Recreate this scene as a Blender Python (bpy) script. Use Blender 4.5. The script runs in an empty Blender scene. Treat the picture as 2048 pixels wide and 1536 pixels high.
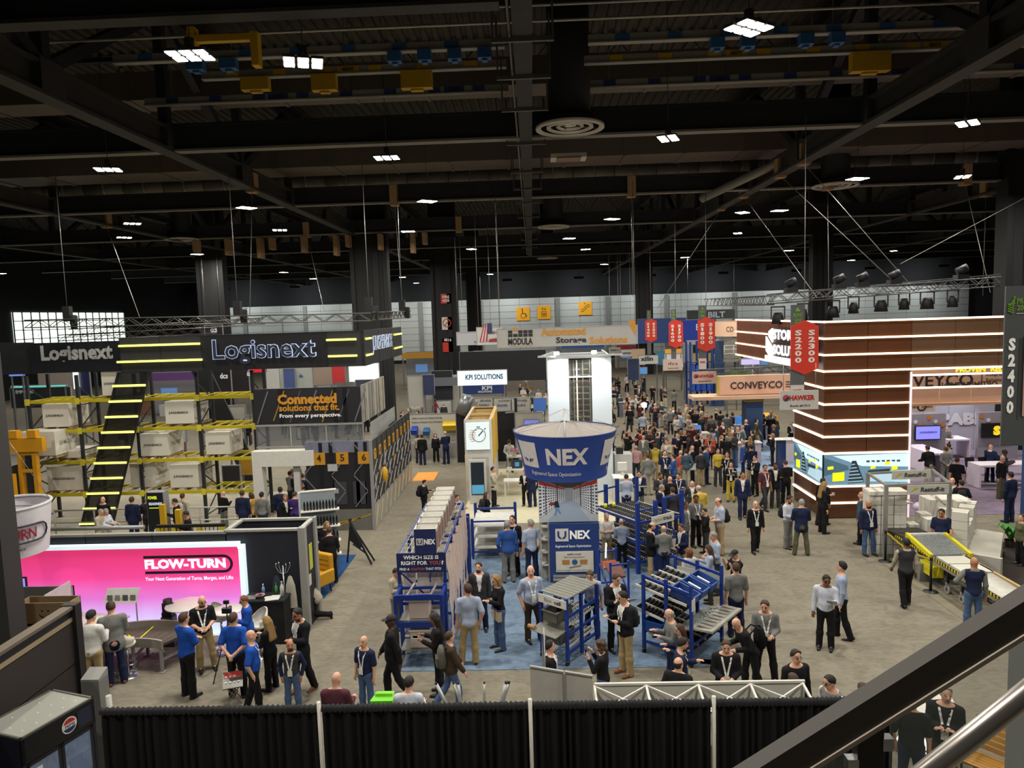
import bpy, bmesh, math, random
import numpy as np
from mathutils import Vector, Matrix
random.seed(7)
S = bpy.context.scene
COL = S.collection
# ---------------------------------------------------------------- camera, world, exposure
CAM = bpy.data.cameras.new('camera')
cam = bpy.data.objects.new('camera', CAM)
COL.objects.link(cam)
CAM.sensor_fit = 'HORIZONTAL'
CAM.sensor_width = 36.0
CAM.lens = 36.0 * 1440 / 2048
CAM.clip_start, CAM.clip_end = 0.1, 400
_r = Vector((0.99914169, 0.0276387, -0.0308543))
_u = Vector((0.028069, 0.09604449, 0.9949812))
_w = Vector((-0.03046337, 0.99499325, -0.09518626))
cam.matrix_world = Matrix(((_r.x, _u.x, -_w.x, 0), (_r.y, _u.y, -_w.y, 0), (_r.z, _u.z, -_w.z, 8.2), (0, 0, 0, 1)))
S.camera = cam
wd = bpy.data.worlds.new('hall_ambient')
S.world = wd
wd.use_nodes = True
wd.node_tree.nodes['Background'].inputs[0].default_value = (1.0, 0.98, 0.95, 1)
wd.node_tree.nodes['Background'].inputs[1].default_value = 0.05
S.view_settings.view_transform = 'Standard'
S.view_settings.look = 'None'
S.view_settings.gamma = 1.0
S.view_settings.use_curve_mapping = False
S.view_settings.exposure = 0.16
LAMP_W = 640.0      # one high-bay fixture
# the hall's high-bay fixtures: (x, y) at z = 14; those past y = 62 and above the camera stand in rows of the same grid; the last few are added to brighten dim booths
LAMPS = [(-7.1, 15.7), (-4.9, 16.4), (4.6, 15.5), (14.2, 24.3), (4.7, 24.8), (-5.0, 26.1), (-15.2, 26.3), (-25.9, 46.0), (-27.0, 58.4), (-28.4, 82.9), (-29.3, 97.1),
         (14.9, 44.1), (5.1, 45.3), (12.8, 44.4), (15.9, 56.4), (16.9, 80.3), (26.4, 75.3), (41.4, 95.3), (39.7, 80.9), (-5.6, 100.1), (-17.8, 100.4), (-18.8, 118.5),
         (54.0, 83.2), (8.8, 87.3), (-52.8, 71.0), (4.6, 3.0), (-5.0, 3.0), (14.5, 6.0), (-15.2, 7.0), (24.0, 15.5), (-25.0, 16.5), (25.5, 34.0), (-36.0, 30.0), (36.0, 55.0), (-5.0, 62.0), (5.0, 66.0), (-15.5, 45.0), (-5.0, 36.0), (-42.0, 52.0), (-15.0, 70.0), (14.6, 15.5), (15.0, 34.0), (-22.0, 40.0), (-14.0, 36.0), (20.0, 34.5), (-8.0, 48.0), (3.0, 56.0)]

def add_light(name, loc, power, size=0.7, color=(1, 0.95, 0.86), typ='AREA', rot=(0, 0, 0), spread=180, sy=None):
    l = bpy.data.lights.new(name, typ)
    l.energy = power
    l.color = color
    if typ == 'AREA':
        l.shape = 'RECTANGLE' if sy else 'DISK'
        l.size = size
        if sy: l.size_y = sy
        l.spread = math.radians(spread)
    elif typ == 'SPOT':
        l.spot_size = math.radians(spread); l.shadow_soft_size = size
    else:
        l.shadow_soft_size = size
    o = bpy.data.objects.new(name, l)
    o.location = loc
    o.rotation_euler = rot
    COL.objects.link(o)
    return o
for _x, _y in LAMPS:
    add_light('high_bay_lamp', (_x, _y, 13.72), LAMP_W)

# ---------------------------------------------------------------- helpers
def lin(h):
    h = h.lstrip('#')
    c = [int(h[i:i + 2], 16) / 255 for i in (0, 2, 4)]
    return tuple(x / 12.92 if x <= 0.04045 else ((x + 0.055) / 1.055) ** 2.4 for x in c) + (1,)
MATS = {}
def M(h, rough=0.6, metal=0.0, emit=0.0, var=0.12, scale=6.0, alpha=1.0, spec=0.4):
    key = (h, rough, metal, emit, var, scale, alpha)
    if key in MATS: return MATS[key]
    m = bpy.data.materials.new('material_' + h.lstrip('#'))
    m.use_nodes = True
    nt = m.node_tree
    b = nt.nodes['Principled BSDF']
    c = lin(h)
    b.inputs['Roughness'].default_value = rough
    b.inputs['Metallic'].default_value = metal
    b.inputs['Specular IOR Level'].default_value = spec
    b.inputs['Base Color'].default_value = c
    if var > 0:
        tc = nt.nodes.new('ShaderNodeTexCoord')
        n = nt.nodes.new('ShaderNodeTexNoise')
        n.inputs['Scale'].default_value = scale
        n.inputs['Detail'].default_value = 3
        r = nt.nodes.new('ShaderNodeMix')
        r.data_type = 'RGBA'
        r.inputs[6].default_value = tuple(x * (1 - var) for x in c[:3]) + (1,)
        r.inputs[7].default_value = tuple(min(1, x * (1 + var)) for x in c[:3]) + (1,)
        nt.links.new(tc.outputs['Object'], n.inputs['Vector'])
        nt.links.new(n.outputs['Fac'], r.inputs[0])
        nt.links.new(r.outputs[2], b.inputs['Base Color'])
    if emit > 0:
        b.inputs['Emission Color'].default_value = c
        b.inputs['Emission Strength'].default_value = emit
    if alpha < 1:
        b.inputs['Alpha'].default_value = alpha
    MATS[key] = m
    return m
def glass(name, tint, alpha, rough=0.05):
    key = ('glass', tint, alpha)
    if key in MATS: return MATS[key]
    m = M(tint, rough, 0, 0, 0.0, 1.0 + len(MATS) * 1e-6, alpha)
    m.name = name
    MATS[key] = m
    return m

ORG = {}
def put(o, label, cat, group=None, kind=None):
    if label: o['label'] = label
    if cat: o['category'] = cat
    if group: o['group'] = group
    if kind: o['kind'] = kind
    return o
def thing(name, label, cat, loc=(0, 0, 0), rz=0.0, group=None, kind=None):
    o = bpy.data.objects.new(name, None)
    o.empty_display_size = 0.2
    COL.objects.link(o)
    o.location = loc
    o.rotation_euler = (0, 0, rz)
    ORG[o.name] = Vector(loc) if rz == 0 else None
    return put(o, label, cat, group, kind)
def link(name, mesh, parent=None, mats=None):
    o = bpy.data.objects.new(name, mesh)
    COL.objects.link(o)
    if parent is not None: o.parent = parent
    return o
def root_org(p):
    while p is not None:
        if p.name in ORG: return ORG[p.name]
        p = p.parent
    return None
class MB:
    """collects faces; local=True: coordinates already in the thing's own frame"""
    def __init__(s): s.v, s.f, s.sm = [], [], []
    def add(s, vs, fs, smooth=False):
        n = len(s.v)
        s.v += [tuple(v) for v in vs]
        s.f += [tuple(i + n for i in f) for f in fs]
        s.sm += [smooth] * len(fs)
        return s
    def box(s, x0, x1, y0, y1, z0, z1):
        return s.add([(x0, y0, z0), (x1, y0, z0), (x1, y1, z0), (x0, y1, z0), (x0, y0, z1), (x1, y0, z1), (x1, y1, z1), (x0, y1, z1)],
                     [(0, 3, 2, 1), (4, 5, 6, 7), (0, 1, 5, 4), (1, 2, 6, 5), (2, 3, 7, 6), (3, 0, 4, 7)])
    def cbox(s, c, d): return s.box(c[0] - d[0] / 2, c[0] + d[0] / 2, c[1] - d[1] / 2, c[1] + d[1] / 2, c[2] - d[2] / 2, c[2] + d[2] / 2)
    def hexa(s, p): return s.add(p, [(0, 3, 2, 1), (4, 5, 6, 7), (0, 1, 5, 4), (1, 2, 6, 5), (2, 3, 7, 6), (3, 0, 4, 7)])
    def bar(s, a, b, w, h=None):
        """rectangular bar from a to b"""
        h = h or w
        a, b = Vector(a), Vector(b)
        d = (b - a).normalized()
        up = Vector((0, 0, 1)) if abs(d.z) < 0.95 else Vector((0, 1, 0))
        x = d.cross(up).normalized() * w / 2
        z = x.cross(d).normalized() * h / 2
        return s.hexa([a - x - z, a + x - z, b + x - z, b - x - z, a - x + z, a + x + z, b + x + z, b - x + z])
    def tube(s, pts, r, n=8, cap=True):
        pts = [Vector(p) for p in pts]
        rr = r if isinstance(r, (list, tuple)) else [r] * len(pts)
        vs, fs = [], []
        ref = None
        for i, p in enumerate(pts):
            d = (pts[min(i + 1, len(pts) - 1)] - pts[max(i - 1, 0)]).normalized()
            if ref is None or abs(d.dot(ref)) > 0.98:
                ref = Vector((0, 0, 1)) if abs(d.z) < 0.9 else Vector((0, 1, 0))
            x = d.cross(ref).normalized()
            y = x.cross(d).normalized()
            ref = y
            for k in range(n):
                a = 2 * math.pi * k / n
                vs.append(p + (x * math.cos(a) + y * math.sin(a)) * rr[i])
        for i in range(len(pts) - 1):
            for k in range(n):
                k2 = (k + 1) % n
                fs.append((i * n + k, i * n + k2, (i + 1) * n + k2, (i + 1) * n + k))
        s.add(vs, fs, True)
        if cap:
            b = len(s.v) - len(vs)
            s.f += [tuple(b + k for k in range(n))[::-1], tuple(b + (len(pts) - 1) * n + k for k in range(n))]
            s.sm += [False, False]
        return s
    def cyl(s, c, r, z0, z1, n=24, r1=None):
        return s.tube([(c[0], c[1], z0), (c[0], c[1], z1)], [r, r if r1 is None else r1], n)
    def lathe(s, c, prof, n=32, a0=0.0, a1=2 * math.pi):
        vs, fs = [], []
        full = abs(a1 - a0 - 2 * math.pi) < 1e-6
        m = n if full else n + 1
        for r, z in prof:
            for k in range(m):
                a = a0 + (a1 - a0) * k / n
                vs.append((c[0] + r * math.cos(a), c[1] + r * math.sin(a), c[2] + z))
        for i in range(len(prof) - 1):
            for k in range(n):
                k2 = (k + 1) % m
                fs.append((i * m + k, i * m + k2, (i + 1) * m + k2, (i + 1) * m + k))
        return s.add(vs, fs, True)
    def prism(s, poly, ax, a, b):
        """polygon of (p, q) extruded from a to b along axis ax (0, 1, 2)"""
        def mk(p, q, t): return [(t, p, q), (p, t, q), (p, q, t)][ax]
        n = len(poly)
        vs = [mk(p, q, a) for p, q in poly] + [mk(p, q, b) for p, q in poly]
        fs = [tuple(range(n))[::-1], tuple(range(n, 2 * n))] + [(i, (i + 1) % n, n + (i + 1) % n, n + i) for i in range(n)]
        return s.add(vs, fs)
    def quad(s, a, b, c, d): return s.add([a, b, c, d], [(0, 1, 2, 3)])
    def rot(s, rz, c=(0, 0, 0)):
        ca, sa = math.cos(rz), math.sin(rz)
        s.v = [(c[0] + (x - c[0]) * ca - (y - c[1]) * sa, c[1] + (x - c[0]) * sa + (y - c[1]) * ca, z) for x, y, z in s.v]
        return s
    def build(s, name, mat, parent=None, local=False, kind=None):
        o0 = root_org(parent) if (parent is not None and not local) else None
        v = s.v
        if o0 is not None: v = [(x - o0.x, y - o0.y, z - o0.z) for x, y, z in v]
        me = bpy.data.meshes.new(name)
        me.from_pydata(v, [], s.f)
        me.polygons.foreach_set('use_smooth', s.sm)
        if mat: me.materials.append(mat)
        bm = bmesh.new(); bm.from_mesh(me)
        bmesh.ops.recalc_face_normals(bm, faces=bm.faces)
        bm.to_mesh(me); bm.free()
        o = link(name, me, parent)
        if kind: o['kind'] = kind
        return o
def box(name, mat, parent, *b): return MB().box(*b).build(name, mat, parent)
def struct(name, mb, mat):
    o = mb.build(name, mat)
    o['kind'] = 'structure'
    return o
def copy_tree(o, loc=None, label=None, rz=None, scale=None):
    c = o.copy(); COL.objects.link(c)
    for ch in o.children:
        d = ch.copy(); COL.objects.link(d); d.parent = c; d.matrix_parent_inverse = ch.matrix_parent_inverse
        for g in ch.children:
            e = g.copy(); COL.objects.link(e); e.parent = d
    if loc is not None: c.location = loc
    if rz is not None: c.rotation_euler = (0, 0, rz)
    if scale is not None: c.scale = scale
    if label: c['label'] = label
    return c
TXT = {}
def text_geo(s, bold=0.0, shear=0.0):
    key = (s, bold, shear)
    if key not in TXT:
        cu = bpy.data.curves.new('t', 'FONT')
        cu.body = s; cu.offset = bold; cu.shear = shear; cu.resolution_u = 2
        o = bpy.data.objects.new('t', cu)
        me = bpy.data.meshes.new_from_object(o)
        n = len(me.vertices)
        v = np.zeros(n * 3); me.vertices.foreach_get('co', v); v = v.reshape(-1, 3)
        f = [tuple(p.vertices) for p in me.polygons]
        bpy.data.objects.remove(o); bpy.data.curves.remove(cu); bpy.data.meshes.remove(me)
        v[:, 0] -= v[:, 0].min(); v[:, 1] -= v[:, 1].min()
        v[:, 0] /= max(v[:, 0].max(), 1e-6); v[:, 1] /= max(v[:, 1].max(), 1e-6)
        TXT[key] = (v, f)
    return TXT[key]
def text(parent, s, c, w, h, mat, rz=0.0, bold=0.02, shear=0.0, name='lettering', wrap=None, depth=0.0, local=False, down=False):
    """flat lettering of width w, height h centred at c, facing -y (turned by rz)"""
    v, f = text_geo(s, bold, shear)
    p = np.zeros_like(v)
    p[:, 0] = (v[:, 0] - 0.5) * w
    p[:, 2] = (v[:, 1] - 0.5) * h
    if wrap: q = [wrap(a, b) for a, b in zip(p[:, 0], p[:, 2])]
    else:
        ca, sa = math.cos(rz), math.sin(rz)
        q = [(c[0] + a * ca, c[1] + a * sa, c[2] + b) for a, b in zip(p[:, 0], p[:, 2])]
    mb = MB(); mb.add(q, f)
    o = mb.build(name, mat, parent, local)
    if depth:
        md = o.modifiers.new('depth', 'SOLIDIFY'); md.thickness = depth; md.offset = 0
    return o
def disc(c, r, n=20, y=0.0, r0=0.0, a0=0, a1=360):
    """flat ring / disc in the xz plane"""
    mb = MB(); vs = []; fs = []
    for k in range(n + 1):
        a = math.radians(a0 + (a1 - a0) * k / n)
        vs.append((c[0] + r * math.cos(a), c[1], c[2] + r * math.sin(a)))
        vs.append((c[0] + r0 * math.cos(a), c[1], c[2] + r0 * math.sin(a)))
    for k in range(n): fs.append((2 * k, 2 * k + 2, 2 * k + 3, 2 * k + 1))
    return mb.add(vs, fs)
def poly(pts, y):
    """flat polygon of (x, z) in the plane y"""
    return MB().add([(x, y, z) for x, z in pts], [tuple(range(len(pts)))])
# ---------------------------------------------------------------- people: one skin surface grown from a posed skeleton
def nets(F, xs, ys, zs):
    """surface nets on a rectilinear grid"""
    nx, ny, nz = F.shape
    ins = F < 0
    c = [(i, j, k) for i in (0, 1) for j in (0, 1) for k in (0, 1)]
    sl = lambda A, i, j, k: A[i:nx - 1 + i, j:ny - 1 + j, k:nz - 1 + k]
    cnt = sum(sl(ins, *q).astype(np.int8) for q in c)
    act = (cnt > 0) & (cnt < 8)
    I = np.argwhere(act)
    if len(I) == 0: return np.zeros((0, 3)), []
    idx = -np.ones(act.shape, np.int32); idx[act] = np.arange(len(I))
    acc = np.zeros((len(I), 3)); num = np.zeros(len(I))
    G = (xs, ys, zs)
    val = {q: F[I[:, 0] + q[0], I[:, 1] + q[1], I[:, 2] + q[2]] for q in c}
    pos = {q: np.stack([G[a][I[:, a] + q[a]] for a in range(3)], 1) for q in c}
    for q in c:
        for a in range(3):
            if q[a] == 0:
                q2 = list(q); q2[a] = 1; q2 = tuple(q2)
                m = (val[q] < 0) != (val[q2] < 0)
                t = np.where(m, val[q] / np.where(m, val[q] - val[q2], 1), 0)[:, None]
                acc += np.where(m[:, None], pos[q] + t * (pos[q2] - pos[q]), 0)
                num += m
    V = acc / num[:, None]
    faces = []
    for a in range(3):
        b, d = (a + 1) % 3, (a + 2) % 3
        n = F.shape
        s0 = [slice(1, n[i] - 1) for i in range(3)]; s0[a] = slice(0, n[a] - 1)
        s1 = list(s0); s1[a] = slice(1, n[a])
        A, B = ins[tuple(s0)], ins[tuple(s1)]
        E = np.argwhere(A != B)
        if len(E) == 0: continue
        base = E + np.array([0 if i == a else 1 for i in range(3)])
        flip = A[E[:, 0], E[:, 1], E[:, 2]]
        def cell(ob, od):
            q = base.copy(); q[:, b] += ob; q[:, d] += od
            return idx[q[:, 0], q[:, 1], q[:, 2]]
        Q = np.stack([cell(-1, -1), cell(0, -1), cell(0, 0), cell(-1, 0)], 1)
        Q[~flip] = Q[~flip][:, ::-1]
        faces.append(Q)
    return V, np.concatenate(faces)
class Sdf:
    def __init__(s, xs, ys, zs):
        s.g = (xs, ys, zs)
        s.F = np.full((len(xs), len(ys), len(zs)), 1.0, np.float32)
    def _sub(s, lo, hi):
        r = []
        for a in range(3):
            i0 = max(0, np.searchsorted(s.g[a], lo[a]) - 1); i1 = min(len(s.g[a]), np.searchsorted(s.g[a], hi[a]) + 1)
            r.append(slice(i0, max(i1, i0 + 1)))
        X, Y, Z = (s.g[a][r[a]].astype(np.float32) for a in range(3))
        return tuple(r), X[:, None, None], Y[None, :, None], Z[None, None, :]
    def _min(s, r, d, k):
        f = s.F[r]
        if k <= 0: s.F[r] = np.minimum(f, d); return
        h = np.clip(0.5 + 0.5 * (f - d) / k, 0, 1)
        s.F[r] = f * (1 - h) + d * h - k * h * (1 - h)
    def cone(s, a, b, ra, rb, k=0.03, sx=1.0):
        a, b = np.array(a), np.array(b); R = max(ra, rb) + 0.08
        r, X, Y, Z = s._sub(np.minimum(a, b) - R, np.maximum(a, b) + R)
        ab = b - a; L = float(ab @ ab) + 1e-9
        t = np.clip(((X - a[0]) * ab[0] + (Y - a[1]) * ab[1] + (Z - a[2]) * ab[2]) / L, 0, 1)
        d = np.sqrt((X - a[0] - t * ab[0]) ** 2 + (Y - a[1] - t * ab[1]) ** 2 + (Z - a[2] - t * ab[2]) ** 2) - (ra + (rb - ra) * t)
        s._min(r, d, k)
    def ell(s, c, rad, R=None, k=0.03):
        c = np.array(c); m = max(rad) + 0.08
        r, X, Y, Z = s._sub(c - m, c + m)
        P = (X - c[0], Y - c[1], Z - c[2])
        if R is not None: P = tuple(P[0] * R[0, i] + P[1] * R[1, i] + P[2] * R[2, i] for i in range(3))
        q = np.sqrt((P[0] / rad[0]) ** 2 + (P[1] / rad[1]) ** 2 + (P[2] / rad[2]) ** 2)
        s._min(r, (q - 1) * min(rad), k)
    def cut(s, n, p):
        """keep the side where (x - p) . n < 0"""
        X, Y, Z = s.g
        d = (X[:, None, None] - p[0]) * n[0] + (Y[None, :, None] - p[1]) * n[1] + (Z[None, None, :] - p[2]) * n[2]
        s.F = np.maximum(s.F, d.astype(np.float32))
def unit(v): v = np.array(v, float); return v / np.linalg.norm(v)
def rotx(a): c, s = math.cos(a), math.sin(a); return np.array([[1, 0, 0], [0, c, -s], [0, s, c]])
def rotz(a): c, s = math.cos(a), math.sin(a); return np.array([[c, -s, 0], [s, c, 0], [0, 0, 1]])
# arm poses: (upper arm, forearm) directions for the right-hand side (x mirrored by the side sign)
ARMS = {'down': ((.16, .03, -1), (.06, -.18, -1)), 'pocket': ((.34, .22, -1), (-.22, -.3, -.9)), 'cross': ((.12, -.3, -.9), (-.95, -.5, .12)),
        'hands': ((.16, -.12, -1), (-.5, -.8, -.12)), 'hold': ((.14, -.28, -.9), (-.25, -.85, .35)), 'behind': ((.2, .3, -.9), (-.65, .35, -.55)),
        'phone': ((.12, -.5, -.8), (-.22, -.5, .95)), 'fwd': ((.1, -.42, -.9), (.0, -.55, -.85)), 'back': ((.12, .4, -.9), (.05, .12, -1)),
        'reach': ((.1, -.75, -.6), (-.05, -1, -.1)), 'hip': ((.7, .2, -.75), (-.75, -.25, -.45)), 'table': ((.15, -.35, -.9), (-.1, -.95, -.05))}
LEGS = {'stand': (((.05, 0, -1), (.04, .02, -1)), ((.05, 0, -1), (.04, .02, -1))), 'shift': (((.03, 0, -1), (.02, .02, -1)), ((.16, -.08, -1), (.08, .06, -1))),
        'walk': (((.0, -.36, -1), (.0, .02, -1)), ((.0, .22, -1), (.0, .62, -.85))), 'step': (((.02, -.2, -1), (.0, .0, -1)), ((.02, .14, -1), (.0, .32, -1))),
        'wide': (((.14, 0, -1), (.1, .02, -1)), ((.14, 0, -1), (.1, .02, -1))),
        'kneel': (((.05, -.95, -.25), (.02, .05, -1)), ((.08, -.1, -1), (.02, .98, -.12)))}
def skeleton(la='down', ra='down', legs='stand', lean=0.0, hy=0.0, hp=0.0, fat=1.0, fem=False):
    J = {}
    sh = 0.17 if fem else 0.195
    L = LEGS[legs]
    hipw = 0.09
    hz = 0
    for i, sd in ((0, -1), (1, 1)):
        th, sn = unit(L[i][0]) * np.array([sd, 1, 1]), unit(L[i][1]) * np.array([sd, 1, 1])
        h = np.array([sd * hipw, 0, 0]); kn = h + th * 0.43; an = kn + sn * 0.41
        J['hip', i], J['knee', i], J['ank', i] = h, kn, an
        J['shin', i] = sn
    low = min(J['ank', 0][2], J['ank', 1][2]) if legs != 'kneel' else min(J['ank', 0][2], J['knee', 1][2] + 0.02)
    for q in list(J):
        if q[0] != 'shin': J[q] = J[q] + np.array([0, 0, 0.085 - low])
    pel = (J['hip', 0] + J['hip', 1]) / 2
    R = rotx(lean)                      # lean > 0 bends forward (towards -y)
    J['R'] = R
    J['pel'] = pel + np.array([0, 0, 0.03])
    tor = lambda x, y, z: J['pel'] + R @ np.array([x, y, z])
    J['tor'] = tor
    J['chest'], J['neck'] = tor(0, 0, .36), tor(0, .01, .52)
    HR = rotz(hy) @ rotx(hp + lean * 0.55)
    J['HR'] = HR
    J['head'] = J['neck'] + HR @ np.array([0, -.015, .175])
    for i, sd, p in ((0, -1, ra), (1, 1, la)):
        u, f = (unit(q) * np.array([sd, 1, 1]) for q in ARMS[p])
        lw = 0.6 if p in ('down', 'back', 'fwd') else 1.0
        u, f = rotx(lean * lw) @ u, rotx(lean * lw) @ f
        s = tor(sd * sh, .01, .46); e = s + u * 0.285; w = e + f * 0.25
        J['sho', i], J['elb', i], J['wri', i], J['fd', i] = s, e, w, f
        J['hand', i] = w + f * 0.075
    return J
def grid(lo, hi, h, zs=None):
    xs = np.arange(lo[0], hi[0] + h, h); ys = np.arange(lo[1], hi[1] + h, h)
    return xs, ys, (np.arange(lo[2], hi[2] + h, h) if zs is None else zs)
def bounds(J, pad):
    P = np.array([v for q, v in J.items() if isinstance(q, tuple) and q[0] in ('hip', 'knee', 'ank', 'sho', 'elb', 'wri', 'hand')] + [J['head'], J['pel'], J['chest']])
    return P.min(0) - pad, P.max(0) + pad
def sdf_torso(s, J, off, fat, fem):
    t, R = J['tor'], J['R']
    f = fat
    s.ell(t(0, 0, .37), ((.165 if fem else .185) + off, .115 * (.5 + .5 * f) + off, .19), R, .05)
    s.ell(t(0, -.01 - .05 * (f - 1), .14), ((.14 if fem else .155) * f + off, .115 * f + off, .18), R, .06)
    s.ell(t(0, .01, -.02), ((.172 if fem else .165) * (.6 + .4 * f) + off, .125 * (.6 + .4 * f) + off, .14), R, .06)
    for sd in (-1, 1):
        s.cone(t(sd * .06, .02, .5), t(sd * (.16 if fem else .185), .01, .455), .055 + off, .058 + off, .05)
    if fem: 
        for sd in (-1, 1): s.ell(t(sd * .07, -.095, .33), (.07 + off * .6, .06 + off * .6, .07 + off * .6), R, .04)
def sdf_arm(s, J, i, off, to=1.0, fat=1.0, cuff=0.0):
    a, e, w = J['sho', i], J['elb', i], J['wri', i]
    g = .75 + .25 * fat
    if to <= .5: s.cone(a, a + (e - a) * (to * 1.7), .056 * g + off, .05 * g + off + .008, .03)
    else:
        s.cone(a, e, .056 * g + off, .044 * g + off, .03)
        s.cone(e, e + (w - e) * min(1, (to - .5) * 2), .043 * g + off, .031 + off + cuff, .03)
def sdf_leg(s, J, i, off, fat=1.0, hem=0.0):
    h, k, a = J['hip', i], J['knee', i], J['ank', i]
    g = .8 + .2 * fat
    s.cone(h + np.array([0, 0, -.02]), k, .088 * g + off, .055 + off, .04)
    s.cone(k, k + (a - k) * .35, .055 + off, .056 + off + hem * .4, .03)
    s.cone(k + (a - k) * .3, a + (a - k) * .08, .056 + off + hem * .4, .036 + off + hem, .03)
def to_mesh(name, V, Q, mats=(), zone=None):
    me = bpy.data.meshes.new(name)
    n, q = len(V), len(Q)
    me.vertices.add(n); me.loops.add(q * 4); me.polygons.add(q)
    me.vertices.foreach_set('co', np.asarray(V, np.float32).ravel())
    me.loops.foreach_set('vertex_index', np.asarray(Q, np.int32).ravel())
    me.polygons.foreach_set('loop_start', np.arange(0, q * 4, 4, dtype=np.int32))
    me.polygons.foreach_set('use_smooth', np.ones(q, bool))
    for m in mats: me.materials.append(m)
    if zone is not None: me.polygons.foreach_set('material_index', zone.astype(np.int32))
    me.update(calc_edges=True)
    return me
def hair_sdf(J, style, h, lo_z=0):
    HR, c = J['HR'], J['head']
    at = lambda x, y, z: c + HR @ np.array([x, y, z])
    lo = c - np.array([.2, .2, .2]); hi = c + np.array([.2, .2, .2])
    if style == 'long': lo = lo - np.array([0, .05, .22])
    s = Sdf(*grid(lo, hi, h))
    if style in ('short', 'long', 'curly', 'bob'):
        g = .016 if style == 'short' else (.03 if style == 'curly' else .02)
        s.ell(at(0, .012, .025), (.076 + g, .095 + g, .10 + g), HR, 0)
        X, Y, Z = s.g; s.F = s.F + (.005 * np.sin(X * 95)[:, None, None] * np.sin(Y * 88 + 1)[None, :, None] * np.sin(Z * 92)[None, None, :]).astype(np.float32)
        s.ell(at(.02, -.055, .095), (.06, .05, .03), HR, .02)
        s.cut(tuple(HR @ np.array([0, -.62, -.78])), at(0, -.045, .055))
        s.cut(tuple(HR @ np.array([0, -.97, -.25])), at(0, -.02, -.02))
        s.cut(tuple(HR @ np.array([0, 0, -1.])), at(0, 0, -.075))
        if style == 'long':
            t = J['tor']
            for x in (-.05, 0, .05): s.cone(at(x, .07, -.02), t(x * 1.5, .115, .30), .052, .045, .03)
            for x in (-.075, .075): s.cone(at(x, .02, .02), at(x * 1.1, .03, -.16), .03, .03, .03)
        if style == 'bob':
            for x in (-.078, .078): s.cone(at(x, .02, .03), at(x * 1.05, .02, -.11), .035, .04, .03)
            s.cone(at(0, .07, 0), at(0, .06, -.11), .07, .06, .03)
        if style == 'curly':
            for k in range(16):
                a = k * 2.4; s.ell(at(.09 * math.cos(a), .04 + .07 * math.sin(a), .1 - .015 * k), (.04, .04, .04), None, .02)
    elif style == 'fringe':          # a band of hair round a bald crown
        s.ell(at(0, .015, .02), (.085, .105, .105), HR, 0)
        s.cut(tuple(HR @ np.array([0, 0, 1.])), at(0, 0, .055))
        s.cut(tuple(HR @ np.array([0, -1., -.2])), at(0, -.005, 0))
        s.cut(tuple(HR @ np.array([0, 0, -1.])), at(0, 0, -.065))
    elif style == 'cap':
        s.ell(at(0, .008, .035), (.092, .112, .105), HR, 0)
        s.cut(tuple(HR @ np.array([0, 0, -1.])), at(0, 0, .035))
        s.ell(at(0, -.12, .045), (.075, .08, .014), HR, .01)
    return nets(s.F, *s.g)
def make_body(J, fat, fem, h, coarse=False):
    lo, hi = bounds(J, .16)
    lo[2] = 0.0 - h
    zt = J['neck'][2] - .03
    if coarse: xs, ys, zs = grid(lo, hi, h)
    else:
        zs = np.concatenate([np.arange(lo[2], zt, h * 1.5), np.arange(zt, hi[2], h * .8)])
        xs, ys, _ = grid(lo, hi, h)
    s = Sdf(xs, ys, zs)
    sdf_torso(s, J, 0, fat, fem)
    HR, c = J['HR'], J['head']
    at = lambda x, y, z: c + HR @ np.array([x, y, z])
    s.cone(J['neck'] - J['R'] @ np.array([0, 0, .05]), at(0, .02, -.06), .06, .055, .04)
    s.ell(at(0, .01, .03), (.077, .096, .10), HR, .03)
    s.ell(at(0, -.025, -.045), (.06, .068, .075), HR, .04)
    s.cone(at(0, -.10, .02), at(0, -.112, -.022), .009, .016, .012)
    for sd in (-1, 1): s.ell(at(sd * .08, .015, -.005), (.014, .024, .034), HR, .008)
    for i in (0, 1):
        sdf_arm(s, J, i, 0, 1.0, fat)
        w, f = J['wri', i], J['fd', i]
        s.cone(w, w + f * .075, .03, .036, .02)
        sdf_leg(s, J, i, 0, fat)
        a = J['ank', i]; fw = foot_dir(J, i)
        s.cone(a, a + fw * .1 + np.array([0, 0, -.05]), .04, .032, .03)
    return s
def foot_dir(J, i):
    sn = J['shin', i]
    f = np.array([0, -1, 0]) - sn * float(np.array([0, -1, 0]) @ sn)
    if sn[2] > -.5: f = np.array([0, .05, -1.0])
    return unit(f)
def fingers(J, i):
    """five separate tapered fingers rooted inside the palm"""
    w, f = J['wri', i], J['fd', i]
    side = unit(np.cross(f, (0, 0, 1)) if abs(f[2]) < .9 else np.cross(f, (0, 1, 0)))
    nrm = unit(np.cross(side, f))
    if nrm[2] > 0: nrm = -nrm
    mb = MB()
    palm = w + f * .075
    for k, (o, ln) in enumerate(((-.027, .062), (-.009, .074), (.009, .078), (.026, .07))):
        p0 = palm + side * o; p1 = p0 + f * .03 + f * ln * .45; p2 = p1 + f * ln * .4 + nrm * ln * .4
        mb.tube([p0, p1, p2], [.010, .009, .007], 5)
    sg = -1 if i == 0 else 1
    t0 = w + f * .035 - side * .028 * sg; t1 = t0 - side * .03 * sg + f * .03; t2 = t1 + f * .035 + nrm * .012
    mb.tube([t0, t1, t2], [.012, .010, .008], 5)
    return mb
OBJM = lambda me, *ms: [me.materials.append(m) for m in ms]
SKIN = {'light': '#c89a80', 'pale': '#d0a58e', 'tan': '#a87757', 'dark': '#4a2f22', 'brown': '#7d543c'}
POSES = {}
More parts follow.
